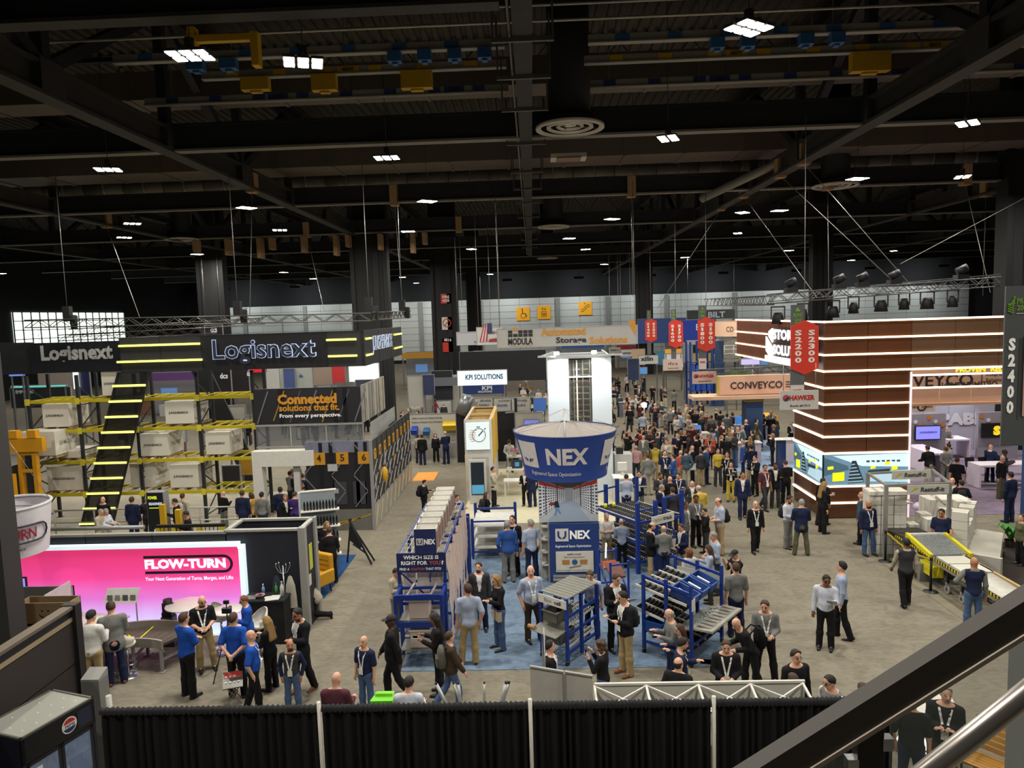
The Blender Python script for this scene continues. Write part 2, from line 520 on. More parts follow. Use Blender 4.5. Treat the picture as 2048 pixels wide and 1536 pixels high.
def pose_parts(key):
    """meshes of a posed figure at 1.75 m: dict part -> mesh; key = (la, ra, legs, lean, hy, hp, fat, fem, top, hair, fine)"""
    if key in POSES: return POSES[key]
    la, ra, legs, lean, hy, hp, fat, fem, top, hair, fine = key
    J = skeleton(la, ra, legs, lean, hy, hp, fat, fem)
    h = .016 if fine else .021
    out = {'J': J}
    s = make_body(J, fat, fem, h)
    V, Q = nets(s.F, *s.g)
    ctr = V[Q].mean(1)
    z = np.zeros(len(Q), int)
    HR, c = J['HR'], J['head']
    loc = (ctr - c) @ HR
    for sd in (-1, 1):
        z[(np.abs(loc[:, 0] - sd * .032) < .014) & (np.abs(loc[:, 2] - .012) < .010) & (loc[:, 1] < -.05)] = 1
        z[(np.abs(loc[:, 0] - sd * .033) < .022) & (np.abs(loc[:, 2] - .036) < .006) & (loc[:, 1] < -.05)] = 2
    z[(np.abs(loc[:, 0]) < .024) & (np.abs(loc[:, 2] + .062) < .008) & (loc[:, 1] < -.05)] = 3
    z[(loc[:, 1] < -.01) & (loc[:, 2] < -.045) & (loc[:, 2] > -.13) & (np.abs(loc[:, 2] + .062) > .009) & (np.abs(loc[:, 0]) < .075)] = 4
    z[(loc[:, 1] < -.05) & (np.abs(loc[:, 2] + .045) < .008) & (np.abs(loc[:, 0]) < .03)] = 4
    Qs = [Q]; Vs = [V]; zs = [z]; n = len(V)
    if fine:
        for i in (0, 1):
            mb = fingers(J, i)
            fq = np.array([f if len(f) == 4 else (f[0], f[1], f[2], f[-1]) for f in mb.f])
            Vs.append(np.array(mb.v)); Qs.append(fq + n); zs.append(np.zeros(len(fq), int)); n += len(mb.v)
    out['body'] = to_mesh('body', np.concatenate(Vs), np.concatenate(Qs), (None,) * 5, np.concatenate(zs))
    # ---- upper garment
    R, t = J['R'], J['tor']
    jacket = top in ('jacket', 'blazer')
    off = .018 if jacket else .011
    lo, hi = bounds(J, .13); lo[2] = J['pel'][2] - .3; 
    lo[2] = min(lo[2], J['wri', 0][2] - .1, J['wri', 1][2] - .1); hi[2] = J['neck'][2] + .12
    g = Sdf(*grid(lo, hi, h * 1.15))
    sdf_torso(g, J, off, fat, fem)
    hemz = {'polo': -.10, 'shirt': -.03, 'sweater': -.10, 'jacket': -.12, 'blazer': -.21, 'vest': -.1, 'long': -.1}[top]
    if jacket or top == 'sweater': g.ell(t(0, .0, hemz + .1), ((.175 if fem else .178) * (.6 + .4 * fat) + off, .132 * (.6 + .4 * fat) + off, .17), R, .04)
    g.cut(tuple(R @ np.array([0, 0, -1.])), t(0, 0, hemz))
    for i in (0, 1):
        if top != 'vest': sdf_arm(g, J, i, off, .5 if top == 'polo' else .98, fat, .006)
    g.cone(t(0, .015, .48), t(0, .012, .535), .062 + off, .058 + off * .6, .04)
    g.cut(tuple(R @ np.array([0, -.35, .94])), t(0, .01, .545))
    V2, Q2 = nets(g.F, *g.g)
    ct = (V2[Q2].mean(1) - J['pel']) @ R
    nrmy = ct[:, 1] < -.02
    zt = np.zeros(len(Q2), int)
    arm = np.zeros(len(Q2), bool)
    if jacket:
        zb = .12 if top == 'blazer' else .30
        wdt = .022 + .055 * np.clip((ct[:, 2] - zb) / (.5 - zb), 0, 1)
        zt[nrmy & (np.abs(ct[:, 0]) < wdt) & (ct[:, 2] > zb)] = 1
    zt[(ct[:, 2] > .515) & (np.abs(ct[:, 0]) < .09)] = 1       # collar
    if top == 'polo': zt[nrmy & (np.abs(ct[:, 0]) < .016) & (ct[:, 2] > .36)] = 1
    if top == 'vest': pass
    out['top'] = to_mesh('garment', V2, Q2, (None, None), zt)
    out['sdf'] = g
    if top == 'vest':
        g2 = Sdf(*grid(lo, hi, h * 1.15))
        for i in (0, 1): sdf_arm(g2, J, i, .010, .98, fat, .004)
        V5, Q5 = nets(g2.F, *g2.g)
        out['sleeves'] = to_mesh('sleeves', V5, Q5, (None,))
    # ---- trousers
    lo, hi = bounds(J, .13); lo[2] = 0.02; hi[2] = J['pel'][2] + .16
    g = Sdf(*grid(lo, hi, h * 1.2))
    for i in (0, 1): sdf_leg(g, J, i, .013, fat, .022)
    g.ell(t(0, .01, -.03), ((.17 if fem else .165) * (.6 + .4 * fat) + .006, .128 * (.6 + .4 * fat) + .004, .14), R, .05)
    g.cut(tuple(R @ np.array([0, 0, 1.])), t(0, 0, .06))
    V3, Q3 = nets(g.F, *g.g)
    out['trousers'] = to_mesh('trousers', V3, Q3, (None,))
    # ---- shoes
    for i in (0, 1):
        a, fw = J['ank', i], foot_dir(J, i)
        up = -unit(J['shin', i]); up = unit(up - fw * float(up @ fw))
        lo, hi = a - .3, a + .3
        g = Sdf(*grid(lo, hi, .018))
        sole = a - up * .05
        g.cone(sole - fw * .05, sole + fw * .05, .04, .042, .02); g.cone(sole + fw * .04, sole + fw * .18 - up * .008, .046, .038, .03); g.cone(a + up * .02, sole + fw * .02, .052, .05, .03)
        g.cut(tuple(-up), sole - up * .036)
        Vq, Qq = nets(g.F, *g.g)
        out['shoe', i] = to_mesh('shoe', Vq, Qq, (None,))
    if hair != 'bald':
        Vh, Qh = hair_sdf(J, hair, .014 if fine else .018)
        out['hair'] = to_mesh('hair', Vh, Qh, (None,))
    POSES[key] = out
    return out
def march(g, x, z, y0=-.45, J=None):
    xs, ys, zs = g.g
    i, k = int(np.clip(np.searchsorted(xs, x), 0, len(xs) - 1)), int(np.clip(np.searchsorted(zs, z), 0, len(zs) - 1))
    col = g.F[i, :, k]
    w = np.argwhere(col < 0)
    return ys[w[0, 0]] - .02 if len(w) else None
def lanyard_mesh(out):
    if 'lany' in out: return out['lany']
    g, J = out['sdf'], out['J']; t = J['tor']
    mb = MB(); bd = MB()
    zb = t(0, -.14, .14)[2]; x0 = t(0, 0, 0)[0]
    for sd in (-1, 1):
        pts = []
        for u in (0, .1, .2, .3, .4, .5, .6, .7, .8, .9, 1.0):
            x = x0 + sd * (.075 * (1 - u) + .012); z = t(0, -.05, .50)[2] * (1 - u) + zb * u
            y = march(g, x, z)
            if y is not None: pts.append((x, y, z))
        for a, b in zip(pts, pts[1:]):
            mb.quad((a[0] - .017, a[1], a[2]), (a[0] + .017, a[1], a[2]), (b[0] + .017, b[1], b[2]), (b[0] - .017, b[1], b[2]))
    y = march(g, x0, zb) or t(0, -.15, .1)[1]
    y2 = march(g, x0, zb - .1) or y
    yb = min(y, y2) - .006
    bd.box(x0 - .055, x0 + .055, yb - .006, yb, zb - .13, zb + .005)
    def mk(m, n):
        me = bpy.data.meshes.new(n); me.from_pydata(m.v, [], m.f); me.materials.append(None); return me
    out['lany'] = (mk(mb, 'lanyard'), mk(bd, 'badge'))
    return out['lany']
def omat(o, *ms):
    for sl, m in zip(o.material_slots, ms):
        sl.link = 'OBJECT'; sl.material = m
CLOTH = lambda h: M(h, .85, 0, 0, .22, 14.0, 1, .2)
PEOPLE = []
def person(label, x, y, face, la='down', ra='down', legs='stand', top='polo', c1='#1d4aa0', c2='#1d4aa0', pants='#15161a', shoes='#141414', hair='short', hc='#2a1d14', skin='light',
           lany=0, lean=0.0, hy=0.0, hp=0.0, fat=1.0, fem=False, ht=1.77, beard=False, glasses=False, fine=True, group=None, z=0.0, sleeve=None):
    key = (la, ra, legs, round(lean, 2), round(hy, 2), round(hp, 2), fat, fem, top, hair, fine)
    P = pose_parts(key)
    th = thing('person', label, 'person', (x, y, z), math.radians(face), group)
    s = ht / 1.75
    th.scale = (s, s, s)
    sk = M(SKIN.get(skin, skin), .55, 0, 0, .06, 9)
    hm = M(hc, .7, 0, 0, .25, 40)
    o = link('body', P['body'], th); omat(o, sk, M('#241a15', .3, 0, 0, 0), hm if hair != 'bald' else M('#4a3528', .7), M('#8c5548', .6, 0, 0, 0), hm if beard else sk)
    o = link({'polo': 'polo_shirt', 'shirt': 'shirt', 'sweater': 'sweater', 'jacket': 'jacket', 'blazer': 'blazer', 'vest': 'vest', 'long': 'shirt'}[top], P['top'], th); omat(o, CLOTH(c1), CLOTH(c2))
    if 'sleeves' in P:
        o = link('sleeves', P['sleeves'], th); omat(o, CLOTH(sleeve or c2))
    o = link('trousers', P['trousers'], th); omat(o, CLOTH(pants))
    for i in (0, 1):
        o = link('shoe', P['shoe', i], th); omat(o, M(shoes, .5))
    if 'hair' in P:
        o = link('cap' if hair == 'cap' else 'hair', P['hair'], th); omat(o, hm)
    if lany:
        a, b = lanyard_mesh(P)
        o = link('lanyard', a, th); omat(o, M('#d9d9d6' if lany == 1 else '#7fb4d8', .6))
        o = link('badge', b, o); omat(o, M('#dcd8cc', .5))
    if glasses:
        J = P['J']; HR, c = J['HR'], J['head']
        at = lambda a, b, d: tuple(c + HR @ np.array([a, b, d]))
        mb = MB()
        for sd in (-1, 1):
            mb.tube([at(sd * .033 + .024 * math.cos(q * math.pi / 3), -.098, .012 + .018 * math.sin(q * math.pi / 3)) for q in range(7)], .004, 4)
            mb.tube([at(sd * .057, -.097, .014), at(sd * .08, .01, .012)], .004, 4)
        mb.tube([at(-.01, -.1, .016), at(.01, -.1, .016)], .004, 4)
        mb.build('glasses', M('#1c1a1a', .3), th, True)
    PEOPLE.append(th)
    return th, P
def far_mesh(key):
    """a whole clothed figure as one continuous surface with colour zones (for people a few dozen pixels tall)"""
    if ('far',) + key in POSES: return POSES[('far',) + key]
    la, ra, legs, hy, fem, top, hair = key
    J = skeleton(la, ra, legs, 0, hy, 0, 1.0, fem)
    h = .026
    lo, hi = bounds(J, .17); lo[2] = -.03
    s = Sdf(*grid(lo, hi, h))
    jk = top == 'blazer'
    sdf_torso(s, J, .014, 1.0, fem)
    if jk: s.ell(J['tor'](0, 0, -.07), (.18, .135, .16), J['R'], .04)
    HR, c = J['HR'], J['head']
    at = lambda x, y, z: c + HR @ np.array([x, y, z])
    s.cone(J['neck'] - np.array([0, 0, .05]), at(0, .02, -.06), .06, .055, .03)
    s.ell(at(0, .01, .03), (.082, .1, .105), HR, .02); s.ell(at(0, -.03, -.045), (.062, .072, .075), HR, .03)
    if hair == 'long':
        for x in (-.05, .05): s.cone(at(x, .06, 0), J['tor'](x * 1.4, .12, .32), .05, .045, .02)
    for i in (0, 1):
        sdf_arm(s, J, i, .012, 1.0); w, f = J['wri', i], J['fd', i]; s.cone(w, w + f * .13, .03, .03, .01)
        sdf_leg(s, J, i, .014, 1.0, .02)
        a = J['ank', i]; s.cone(a + (0, .03, -.04), a + foot_dir(J, i) * .16 + (0, 0, -.045), .045, .038, .02)
    V, Q = nets(s.F, *s.g)
    ct = V[Q].mean(1)
    L = (ct - c) @ HR
    z = np.full(len(Q), 1)                                   # 0 skin 1 top 2 trousers 3 shoes 4 hair 5 shirt front
    def near(p, q): 
        d = q - p; u = np.clip(((ct - p) @ d) / (d @ d), 0, 1); return np.linalg.norm(ct - p - u[:, None] * d, axis=1)
    leg = np.minimum(*[np.minimum(near(J['hip', i], J['knee', i]), near(J['knee', i], J['ank', i])) for i in (0, 1)])
    armd = np.minimum(*[np.minimum(near(J['elb', i], J['wri', i]), near(J['wri', i], J['wri', i] + J['fd', i] * .14)) for i in (0, 1)])
    hem = J['pel'][2] - (.17 if jk else .05)
    z[(ct[:, 2] < hem) & (armd > .075)] = 2
    z[ct[:, 2] < .075] = 3
    for i in (0, 1):
        d = near(J['wri', i], J['wri', i] + J['fd', i] * .14); z[d < .06] = 0
        if top == 'polo': z[near(J['elb', i], J['wri', i]) < .06] = 0
    tc = (ct - J['pel'])
    if jk or top == 'polo':
        z[(tc[:, 1] < -.03) & (np.abs(tc[:, 0]) < .025 + .05 * np.clip((tc[:, 2] - .15) / .35, 0, 1)) & (tc[:, 2] > (.15 if jk else .42)) & (tc[:, 2] < .56) & (armd > .07)] = 5
    z[(L[:, 2] > -.16) & (np.linalg.norm(L, axis=1) < .2) & (ct[:, 2] > J['neck'][2] + .02)] = 0
    if hair != 'bald':
        z[(np.linalg.norm(L * (1, .85, .9), axis=1) < .17) & ((L[:, 2] > .075) | ((L[:, 1] > .0) & (L[:, 2] > -.07))) & (ct[:, 2] > J['neck'][2] + .02)] = 4
        if hair == 'long': z[(L[:, 1] > .02) & (L[:, 2] < 0) & (np.abs(L[:, 0]) < .13) & (tc[:, 2] > .3) & (tc[:, 1] > .09)] = 4
    me = to_mesh('person', V, Q, (None,) * 6, z)
    POSES[('far',) + key] = me
    return me
def far_person(label, x, y, face, la='down', ra='down', legs='stand', hy=0.0, top='polo', c1='#333333', c2='#cccccc', pants='#222222', hair='short', hc='#2a1d14', skin='light', fem=False, ht=1.75, group=None):
    me = far_mesh((la, ra, legs, hy, fem, top, hair))
    o = link('person', me)
    o.location = (x, y, 0); o.rotation_euler = (0, 0, math.radians(face)); s = ht / 1.75; o.scale = (s, s, s)
    omat(o, M(SKIN.get(skin, skin), .55, 0, 0, .06, 9), CLOTH(c1), CLOTH(pants), M('#1c1a19', .5), M(hc, .7, 0, 0, .25, 40), CLOTH(c2))
    put(o, label, 'person', group)
    PEOPLE.append(o)
    return o
MB.b = MB.build
BX = lambda *a: MB().box(*a)
BR_ = lambda *a: MB().bar(*a)
TB = lambda *a: MB().tube(*a)
CY = lambda *a: MB().cyl(*a)
HX = lambda *a: MB().hexa(*a)
LTH = lambda *a: MB().lathe(*a)
LK = COL.objects.link
# ---------------------------------------------------------------- the hall: floor, walls, roof
def floor_mat(h, var, s1, s2):
    m = M(h, .95,0,0,0,1.0 + s1 * 1e-4,1,.15)
    nt = m.node_tree; b = nt.nodes['Principled BSDF']
    tc = nt.nodes.new('ShaderNodeTexCoord')
    mp = nt.nodes.new('ShaderNodeMapping'); mp.inputs['Scale'].default_value = (1,1.9,1)
    nt.links.new(tc.outputs['Object'], mp.inputs['Vector'])
    n1 = nt.nodes.new('ShaderNodeTexNoise'); n1.inputs['Scale'].default_value = s1; n1.inputs['Detail'].default_value = 6
    n2 = nt.nodes.new('ShaderNodeTexNoise'); n2.inputs['Scale'].default_value = s2; n2.inputs['Detail'].default_value = 2
    for n in (n1, n2): nt.links.new(mp.outputs['Vector'], n.inputs['Vector'])
    ad = nt.nodes.new('ShaderNodeMath'); ad.operation = 'MULTIPLY_ADD'; ad.inputs[1].default_value = .55
    nt.links.new(n2.outputs['Fac'], ad.inputs[0]); 
    m2 = nt.nodes.new('ShaderNodeMath'); m2.operation = 'MULTIPLY'; m2.inputs[1].default_value = .45
    nt.links.new(n1.outputs['Fac'], m2.inputs[0]); nt.links.new(m2.outputs[0], ad.inputs[2])
    r = nt.nodes.new('ShaderNodeValToRGB')
    c = lin(h)
    r.color_ramp.elements[0].position = .36; r.color_ramp.elements[1].position = .58
    r.color_ramp.elements[0].color = tuple(x * (1 - var) for x in c[:3]) + (1,)
    r.color_ramp.elements[1].color = tuple(min(1, x * (1 + var * .35)) for x in c[:3]) + (1,)
    nt.links.new(ad.outputs[0], r.inputs[0]); nt.links.new(r.outputs[0], b.inputs['Base Color'])
    return m
CARPET = floor_mat('#7a7466', .20,1.3,5.5)
BLUEC = floor_mat('#66788c', .30,2.2,7.0)
struct('floor', BX(-62,78,-6,131,-.2,0), CARPET)
def carpet(name, label, mat, *b): return put(box(name, mat, None, *b, 0.0,.012), label, 'carpet')
carpet('booth_carpet', 'mottled blue carpet under the blue roller racks', BLUEC, -3.3,4.6,16.0,24.4)
carpet('booth_carpet', 'cream carpet beyond the navy flared kiosk', M('#b5ae92', .95,0,0,.12,4),-3.1,4.2,27.8,38)
carpet('booth_carpet', 'dark blue carpet strip under the yellow armchair', floor_mat('#264a78', .3,2.0,6),-8.2,-6.4,20.5,24.4)
carpet('booth_carpet', 'dark brown carpet behind the stacks of white cartons', M('#2c2520', .95,0,0,.25,3),12.2,24,16.6,24.3)
carpet('booth_carpet', 'lilac carpet of the booth with the white bar tables', floor_mat('#7d7082', .25,1.5,5),14.4,30,27.6,41)
carpet('booth_carpet', 'dull grey floor covering under the roller conveyor', M('#77705f', .9,0,0,.2,3),10.9,12.19,16.2,22.6)
carpet('booth_carpet', 'orange printed floor mat at the end of the numbered warehouse wall', M('#e0913a', .8),-6.3,-5.2,35.6,37.6)
carpet('booth_carpet', 'pale concrete strip in front of the yellow pallet racks', M('#9c9584', .8,0,0,.2,2),-24,-11.0,25.2,34)
carpet('booth_carpet', 'pale blue carpet square under the counter with tablets', M('#7488a0', .95,0,0,.2,3),9.2,15.2,36.0,46.0)
WALLP = M('#c2c4c0', .7,0,0,.08,.4)
w = struct('wall_far', BX(-62,78,130,131,0,20.5), M('#17181a', .8))
pan = None
for zi in range(9):
    for xi in range(38):
        x = -58 + xi * 3.6
        if pan is None:
            pan = BX(-1.78,1.78,-.06,0,-.56,.56).b('wall_panel', WALLP, w)
            pan.location = (x, 129.99,1.2 + zi * 1.17); 
        else:
            q = pan.copy(); LK(q); q.parent = w; q.location = (x, 129.99,1.2 + zi * 1.17)
for i, x in enumerate((-52,-41,-30,-20,-9.4,4.6,13.6,24,36)):
    BX(x - .35, x + .35,129.5,129.93,0,11).b('wall_pilaster', M('#8b8d89', .7), w)
struct('wall_left', BX(-63,-62,-6,131,0,20.5), M('#1b1c1f', .8))
struct('wall_right', BX(78,79,-6,131,0,20.5), M('#1b1c1f', .8))
struct('wall_near', BX(-62,78,-7,-6,0,20.5), M('#3b3a39', .8))
MULL = M('#3a3d3c', .5)
for n, (y0, y1) in enumerate(((74,80),(84.5,108))):
    g = BX(-61.95,-61.9, y0, y1,6.0,10.4).b('window_%d' % (n + 1), M('#dfeede', .2,0,2.2,.1,.2))
    g['kind'] = 'structure'
    ORG[g.name] = Vector((0,0,0))
    k = int((y1 - y0) / 1.5)
    for j in range(k + 1):
        y = y0 + (y1 - y0) * j / k
        BX(-61.88,-61.75, y - .05, y + .05,6.0,10.4).b('mullion', MULL, g)
    for z in (6.0,7.1,8.2,9.3,10.4): BX(-61.88,-61.75, y0, y1, z - .05, z + .05).b('transom', MULL, g)
# roof deck: one corrugated sheet
mb = MB(); xs = []
x = -62.0
prof = []
while x < 78:
    prof += [(x, 20.5),(x + .22,20.5),(x + .27,20.62),(x + .43,20.62)]; x += .5
vs = [(a, -6, b) for a, b in prof] + [(a, 131, b) for a, b in prof]
n = len(prof)
mb.add(vs, [(i, i + 1, n + i + 1, n + i) for i in range(n - 1)])
mb.box(-62,78,-6,131,20.75,20.9)
struct('ceiling', mb, M('#4a433c', .8,0,0,.2,.5))
STEEL = M('#34312e', .7,0,0,.25,1.2)
STEEL2 = M('#24262a', .6,0,0,.2,1.0)
FLANGE_LIT = M('#7a756c', .6,0,0,.15,1.0)  # paler than the webs: light from the floor painted into the flange colour
GALV = M('#77746d', .5,.4,0,.12,1.5)
def roof_truss(x, label, y0=4.0, y1=128.0, zb=14.5):
    t = thing('roof_truss', label, 'truss', (x, y0, zb), group='long roof trusses')
    m = BX(x - .28, x + .28, y0, y1, zb, zb + .12).box(x - .06, x + .06, y0, y1, zb + .12, zb + .8).box(x - .28, x + .28, y0, y1, zb + .8, zb + .9)
    m.b('bottom_chord', STEEL, t)
    BX(x - .28, x + .28, y0, y1,19.4,19.52).box(x - .05, x + .05, y0, y1,19.52,20.0).box(x - .28, x + .28, y0, y1,20.0,20.1).b('top_chord', STEEL, t)
    y = y0 + 2.65; k = 0
    while y < y1 - 7:
        BX(x - .17, x + .17, y - .17, y + .17, zb + .9,19.4).b('vertical', STEEL2, t)
        a, b = ((x, y + .2, zb + .9),(x, y + 6.5,19.3)) if k % 2 == 0 else ((x, y + .2,19.3),(x, y + 6.5, zb + .9))
        BR_(a, b, .32,.34).b('diagonal', STEEL2, t)
        BX(x - .31, x + .31, y - .5, y + .5, zb + .13, zb + .98).b('gusset', STEEL, t)
        y += 6.7; k += 1
    return t
for x, lb in ((-13.2, 'dark riveted roof truss running away above the black letter fascia'),(12.2, 'dark roof truss running away above the red aisle signs'),(-26.4, 'dark roof truss above the tall windows'),(27.5, 'dark roof truss above the stage-light rig'),(-40, 'dark roof truss farthest out over the window wall'),(41, 'dark roof truss farthest out beyond the stage-light rig')):
    roof_truss(x, lb)
ords = ['first', 'second', 'third', 'fourth', 'fifth', 'sixth', 'seventh', 'eighth', 'ninth', 'tenth', 'eleventh']
for i, (y, x0, x1) in enumerate(((15.5,-40,-.5),(26.9,-55,70),(40.3,-55,70),(53.8,-55,70),(67,-55,70),(80.5,-55,70),(94,-55,70),(107.5,-55,70))):
    t = thing('cross_beam', 'black steel cross beam with lower flange painted as floor-lit, ' + ords[i] + ' from the camera', 'beam', (0, y, 14.5), group='cross beams under the roof')
    BX(x0, x1, y - .05, y + .05,14.62,15.45).b('web', STEEL2, t)
    BX(x0, x1, y - .22, y + .22,14.54,14.62).b('lower_flange', FLANGE_LIT if i else STEEL, t)
    BX(x0, x1, y - .22, y + .22,15.45,15.53).b('upper_flange', STEEL2, t)
# open-web joists carrying the deck
for i, y in enumerate((20.2,24.0,33.5,47,60,74)):
    t = thing('roof_joist', 'dark open-web joist under the corrugated deck, ' + ords[i] + ' from the camera', 'joist', (0, y, 18.2), group='roof joists')
    BX(-55,70, y - .12, y + .12,20.2,20.4).b('top_chord', STEEL2, t)
    BX(-55,70, y - .12, y + .12,18.0,18.3 if i != 1 else 18.6).b('bottom_chord', STEEL2, t)
    m = MB(); x = -55.0; k = 0
    while x < 69:
        a, b = ((x, y, 18.3),(x + 1.6, y, 20.2)); 
        if k % 2: a, b = (x, y, 20.2),(x + 1.6, y, 18.3)
        m.bar(a, b, .05); x += 1.6; k += 1
    m.b('web', STEEL, t, kind='stuff')
# long spine of the roof over the middle aisle
t = thing('spine_beam', 'long grey spine duct hung on brackets over the middle of the hall', 'duct', (-.04,12,14.45))
BX(-.26,.18,10,78,14.45,14.95).b('casing', M('#252321', .7,0,0,.4,2.5), t)
for y in (12.5,17.0,19.6,22.6,27,32.2,36.5,41,47,54,61,68):
    BX(-.75,.67, y - .05, y + .05,14.36,14.45).box(-.75,-.7, y - .03, y + .03,14.45,16.0).box(.62,.67, y - .03, y + .03,14.45,16.0).b('bracket', M('#5b5854', .6,.3), t)
TB([(-.34,10,14.6),(-.34,78,14.6)], .035,6).b('conduit', M('#807a70', .5,.3), t)
# rectangular ducts
def rect_duct(label, y0, y1, z0, z1, xa, xb, mat):
    t = thing('air_duct', label, 'duct', (0, y0, z0))
    x = xa
    while x < xb:
        BX(x + .01, x + 2.9, y0, y1, z0, z1).b('duct_section', mat, t)
        BX(x + 2.88, x + 3.02, y0 - .04, y1 + .04, z0 - .04, z1 + .04).b('joint_flange', mat, t)
        x += 3.0
DUCT = M('#62584f', .6,.1,0,.18,.8)
rect_duct('wide taupe rectangular air duct just beyond the nearest full-width cross beam', 37.6,40.0,16.1,17.9,-31,45, DUCT)
rect_duct('taupe rectangular air duct behind the yellow-tagged power busway', 29.6,31.2,17.3,18.4,-25,40, DUCT)
t = thing('air_duct', 'long round grey air duct held by a row of strap clamps', 'duct', (0,43,16.4))
for i in range(32):
    x = -31 + i * 2.4
    TB([(x, 43,16.4),(x + 2.36,43,16.4)], .5,16).b('duct_section', M('#6f6a62', .55,.2,0,.15,1.2), t)
    TB([(x + 1.2,43,16.4),(x + 1.26,43,16.4)], .54,16).box(x + 1.2, x + 1.26,42.45,42.5,15.2,20).b('strap_clamp', M('#b0aca2', .5,.4), t)
for k, (y, z) in enumerate(((42.3,17.1),(42.35,17.25),(42.4,17.4))):
    put(TB([(-31, y, z),(45, y, z)], .05,6).b('conduit_pipe', GALV),('lowest', 'middle', 'topmost')[k] + ' of three thin conduits along the top of the round strap-clamped duct', 'pipe', 'conduits on the round duct')
# power busways
def busway(label, y, z, col, tag, volts, segs, boxes=()):
    t = thing('power_busway', label, 'busway', (0, y, z), group='overhead power busways')
    for a, b in segs:
        BX(a, b, y - .06, y + .06, z, z + .22).box(a, b, y - .12, y + .12, z - .04, z).b('rail', M('#96928a', .5,.3,0,.1,1), t)
        x = a + .8; k = 0
        while x < b - .5:
            BX(x, x + .42, y - .09, y - .061, z + .02, z + .2).b('joint_cover', M(col, .5), t)
            if k % 4 == 2 and tag:
                p = BX(x + .55, x + 1.25, y - .085, y - .065, z + .01, z + .2).b('voltage_plate', M(col, .5), t)
                text(p, volts, (x + .9, y - .09, z + .105),.4,.13, M('#2a2520', .5), bold=.03)
            if k % 2 == 0: BR_((x + .2, y, z + .22),(x + .2, y, 20.4),.03).b('hanger_rod', GALV, t)
            x += 1.55; k += 1
    for x, w_, hh in boxes:
        BX(x, x + w_, y - .2, y + .1, z - .04 - hh, z - .04).box(x + w_ * .3, x + w_ * .7, y - .1, y + .1, z - .1 - hh, z - .04 - hh).b('tap_box', M(col, .5), t)
busway('grey power busway tagged 480V with yellow covers', 24.0,16.15, '#b8901c', True, '480V', ((-10.5,-.6),(1.9,20)),((-9.2,.9,.4),(-6.9,.8,.5),(-4.0,1.0,.55),(10.3,1.2,.6)))
busway('pale grey power busway tagged 208V with navy covers', 26.0,16.0, '#2b3a6a', True, '208V', ((-13.5,-.6),(1.9,20)))
busway('power busway with blue covers and clusters of small blue drop boxes', 22.4,16.2, '#2d5a8c', False, '', ((-12.5,-.6),(1.9,17)),((-10.2,.5,.3),(-9.2,.5,.3),(-4.1,.4,.3),(-3.2,.4,.3),(-2.3,.4,.3),(-1.4,.4,.3),(5.5,.4,.3),(6.4,.4,.3),(8.1,.4,.3),(9.0,.4,.3)))
busway('thin yellow-tagged power busway beside the round strap-clamped duct', 42.0,15.4, '#b8801c', True, '480V', ((-12,-1),(5,26)),((-6.5,.7,.3),(-2.5,.7,.3)))
t = thing('tap_box', 'yellow 480V tap box bracket hanging by the dark truss above the hall corner', 'power box', (-9.2,20.6,15.9))
BX(-9.2,-7.4,20.5,20.7,16.0,16.18).box(-7.55,-7.35,20.45,20.75,15.3,16.2).box(-9.3,-9.1,20.45,20.75,15.8,16.4).b('bracket', M('#c79a1c', .5), t)
for k, (y, z) in enumerate(((21.0,16.35),(21.3,16.9),(19.8,16.9))):
    put(TB([(-40, y, z),(-.6, y, z),(1.9, y, z),(45, y, z)], .04,6).b('sprinkler_pipe', M('#a8a297', .4,.4)),('lower', 'middle', 'upper')[k] + ' of three pale steel pipes crossing above the busway with blue covers', 'pipe', 'sprinkler pipes')
put(TB([(9.6,41,14.3),(15.6,31,16.4)], .22,12).b('drain_pipe', M('#87837a', .5,.2)), 'pale diagonal pipe crossing under the taupe ducts by the right truss', 'pipe')
put(TB([(10.9,28,15.7),(12.0,31,15.7)], .2,12).b('drain_pipe', M('#7d776c', .5,.2)), 'short round pipe stub above the pale diagonal pipe', 'pipe')
# round ceiling diffusers on drop ducts
def diffuser(label, x, y, z=14.5, r=1.18, dr=.72):
    t = thing('air_diffuser', label, 'air vent', (x, y, z))
    CY((x, y), dr, z + .25,20.55,28).b('drop_duct', M('#191a1b', .7,0,0,.2,1), t)
    LTH((x, y, z), [(dr * .98,.4),(r * .82,.3),(r * .8,.12)], 32).b('collar', M('#2a2826', .7), t)
    for k, (a, b) in enumerate(((1.0,.84),(.68,.56),(.40,.31),(.18,.0))):
        LTH((x, y, z + k * .035), [(r * a, .08),(r * a, .0),(r * (a + b) / 2,-.03),(r * b, .05)], 36).b('ring', M('#b9b2a6', .4,.3,0,.06,2), t)
    for a in range(4):
        c, s = math.cos(a * math.pi / 2 + .4), math.sin(a * math.pi / 2 + .4)
        BR_((x + r * .15 * c, y + r * .15 * s, z + .1),(x + r * .85 * c, y + r * .85 * s, z + .1),.04).b('spoke', M('#6a655e', .5), t)
diffuser('large round ceiling diffuser with pale rings under a thick black drop duct', 1.48,25.5)
diffuser('second round diffuser, smaller in view, under a brown drop duct on the middle line', 1.75,53.7)
diffuser('third round diffuser on the middle line, far down the hall', 1.95,83.2)
diffuser('round ceiling diffuser above the black letter fascia', -25.8,53.5)
diffuser('round ceiling diffuser above the stage-light rig', 16.4,39.8)
t = thing('drop_panel', 'small white rectangular vent panel hanging beneath the large diffuser', 'vent', (1.5,27.4,13.9))
BX(.85,2.15,26.9,27.7,13.85,14.0).b('frame', M('#b5b0a4', .5), t); BX(1.05,1.95,26.85,27.6,13.82,13.845).b('grille', M('#7b5d44', .6), t)
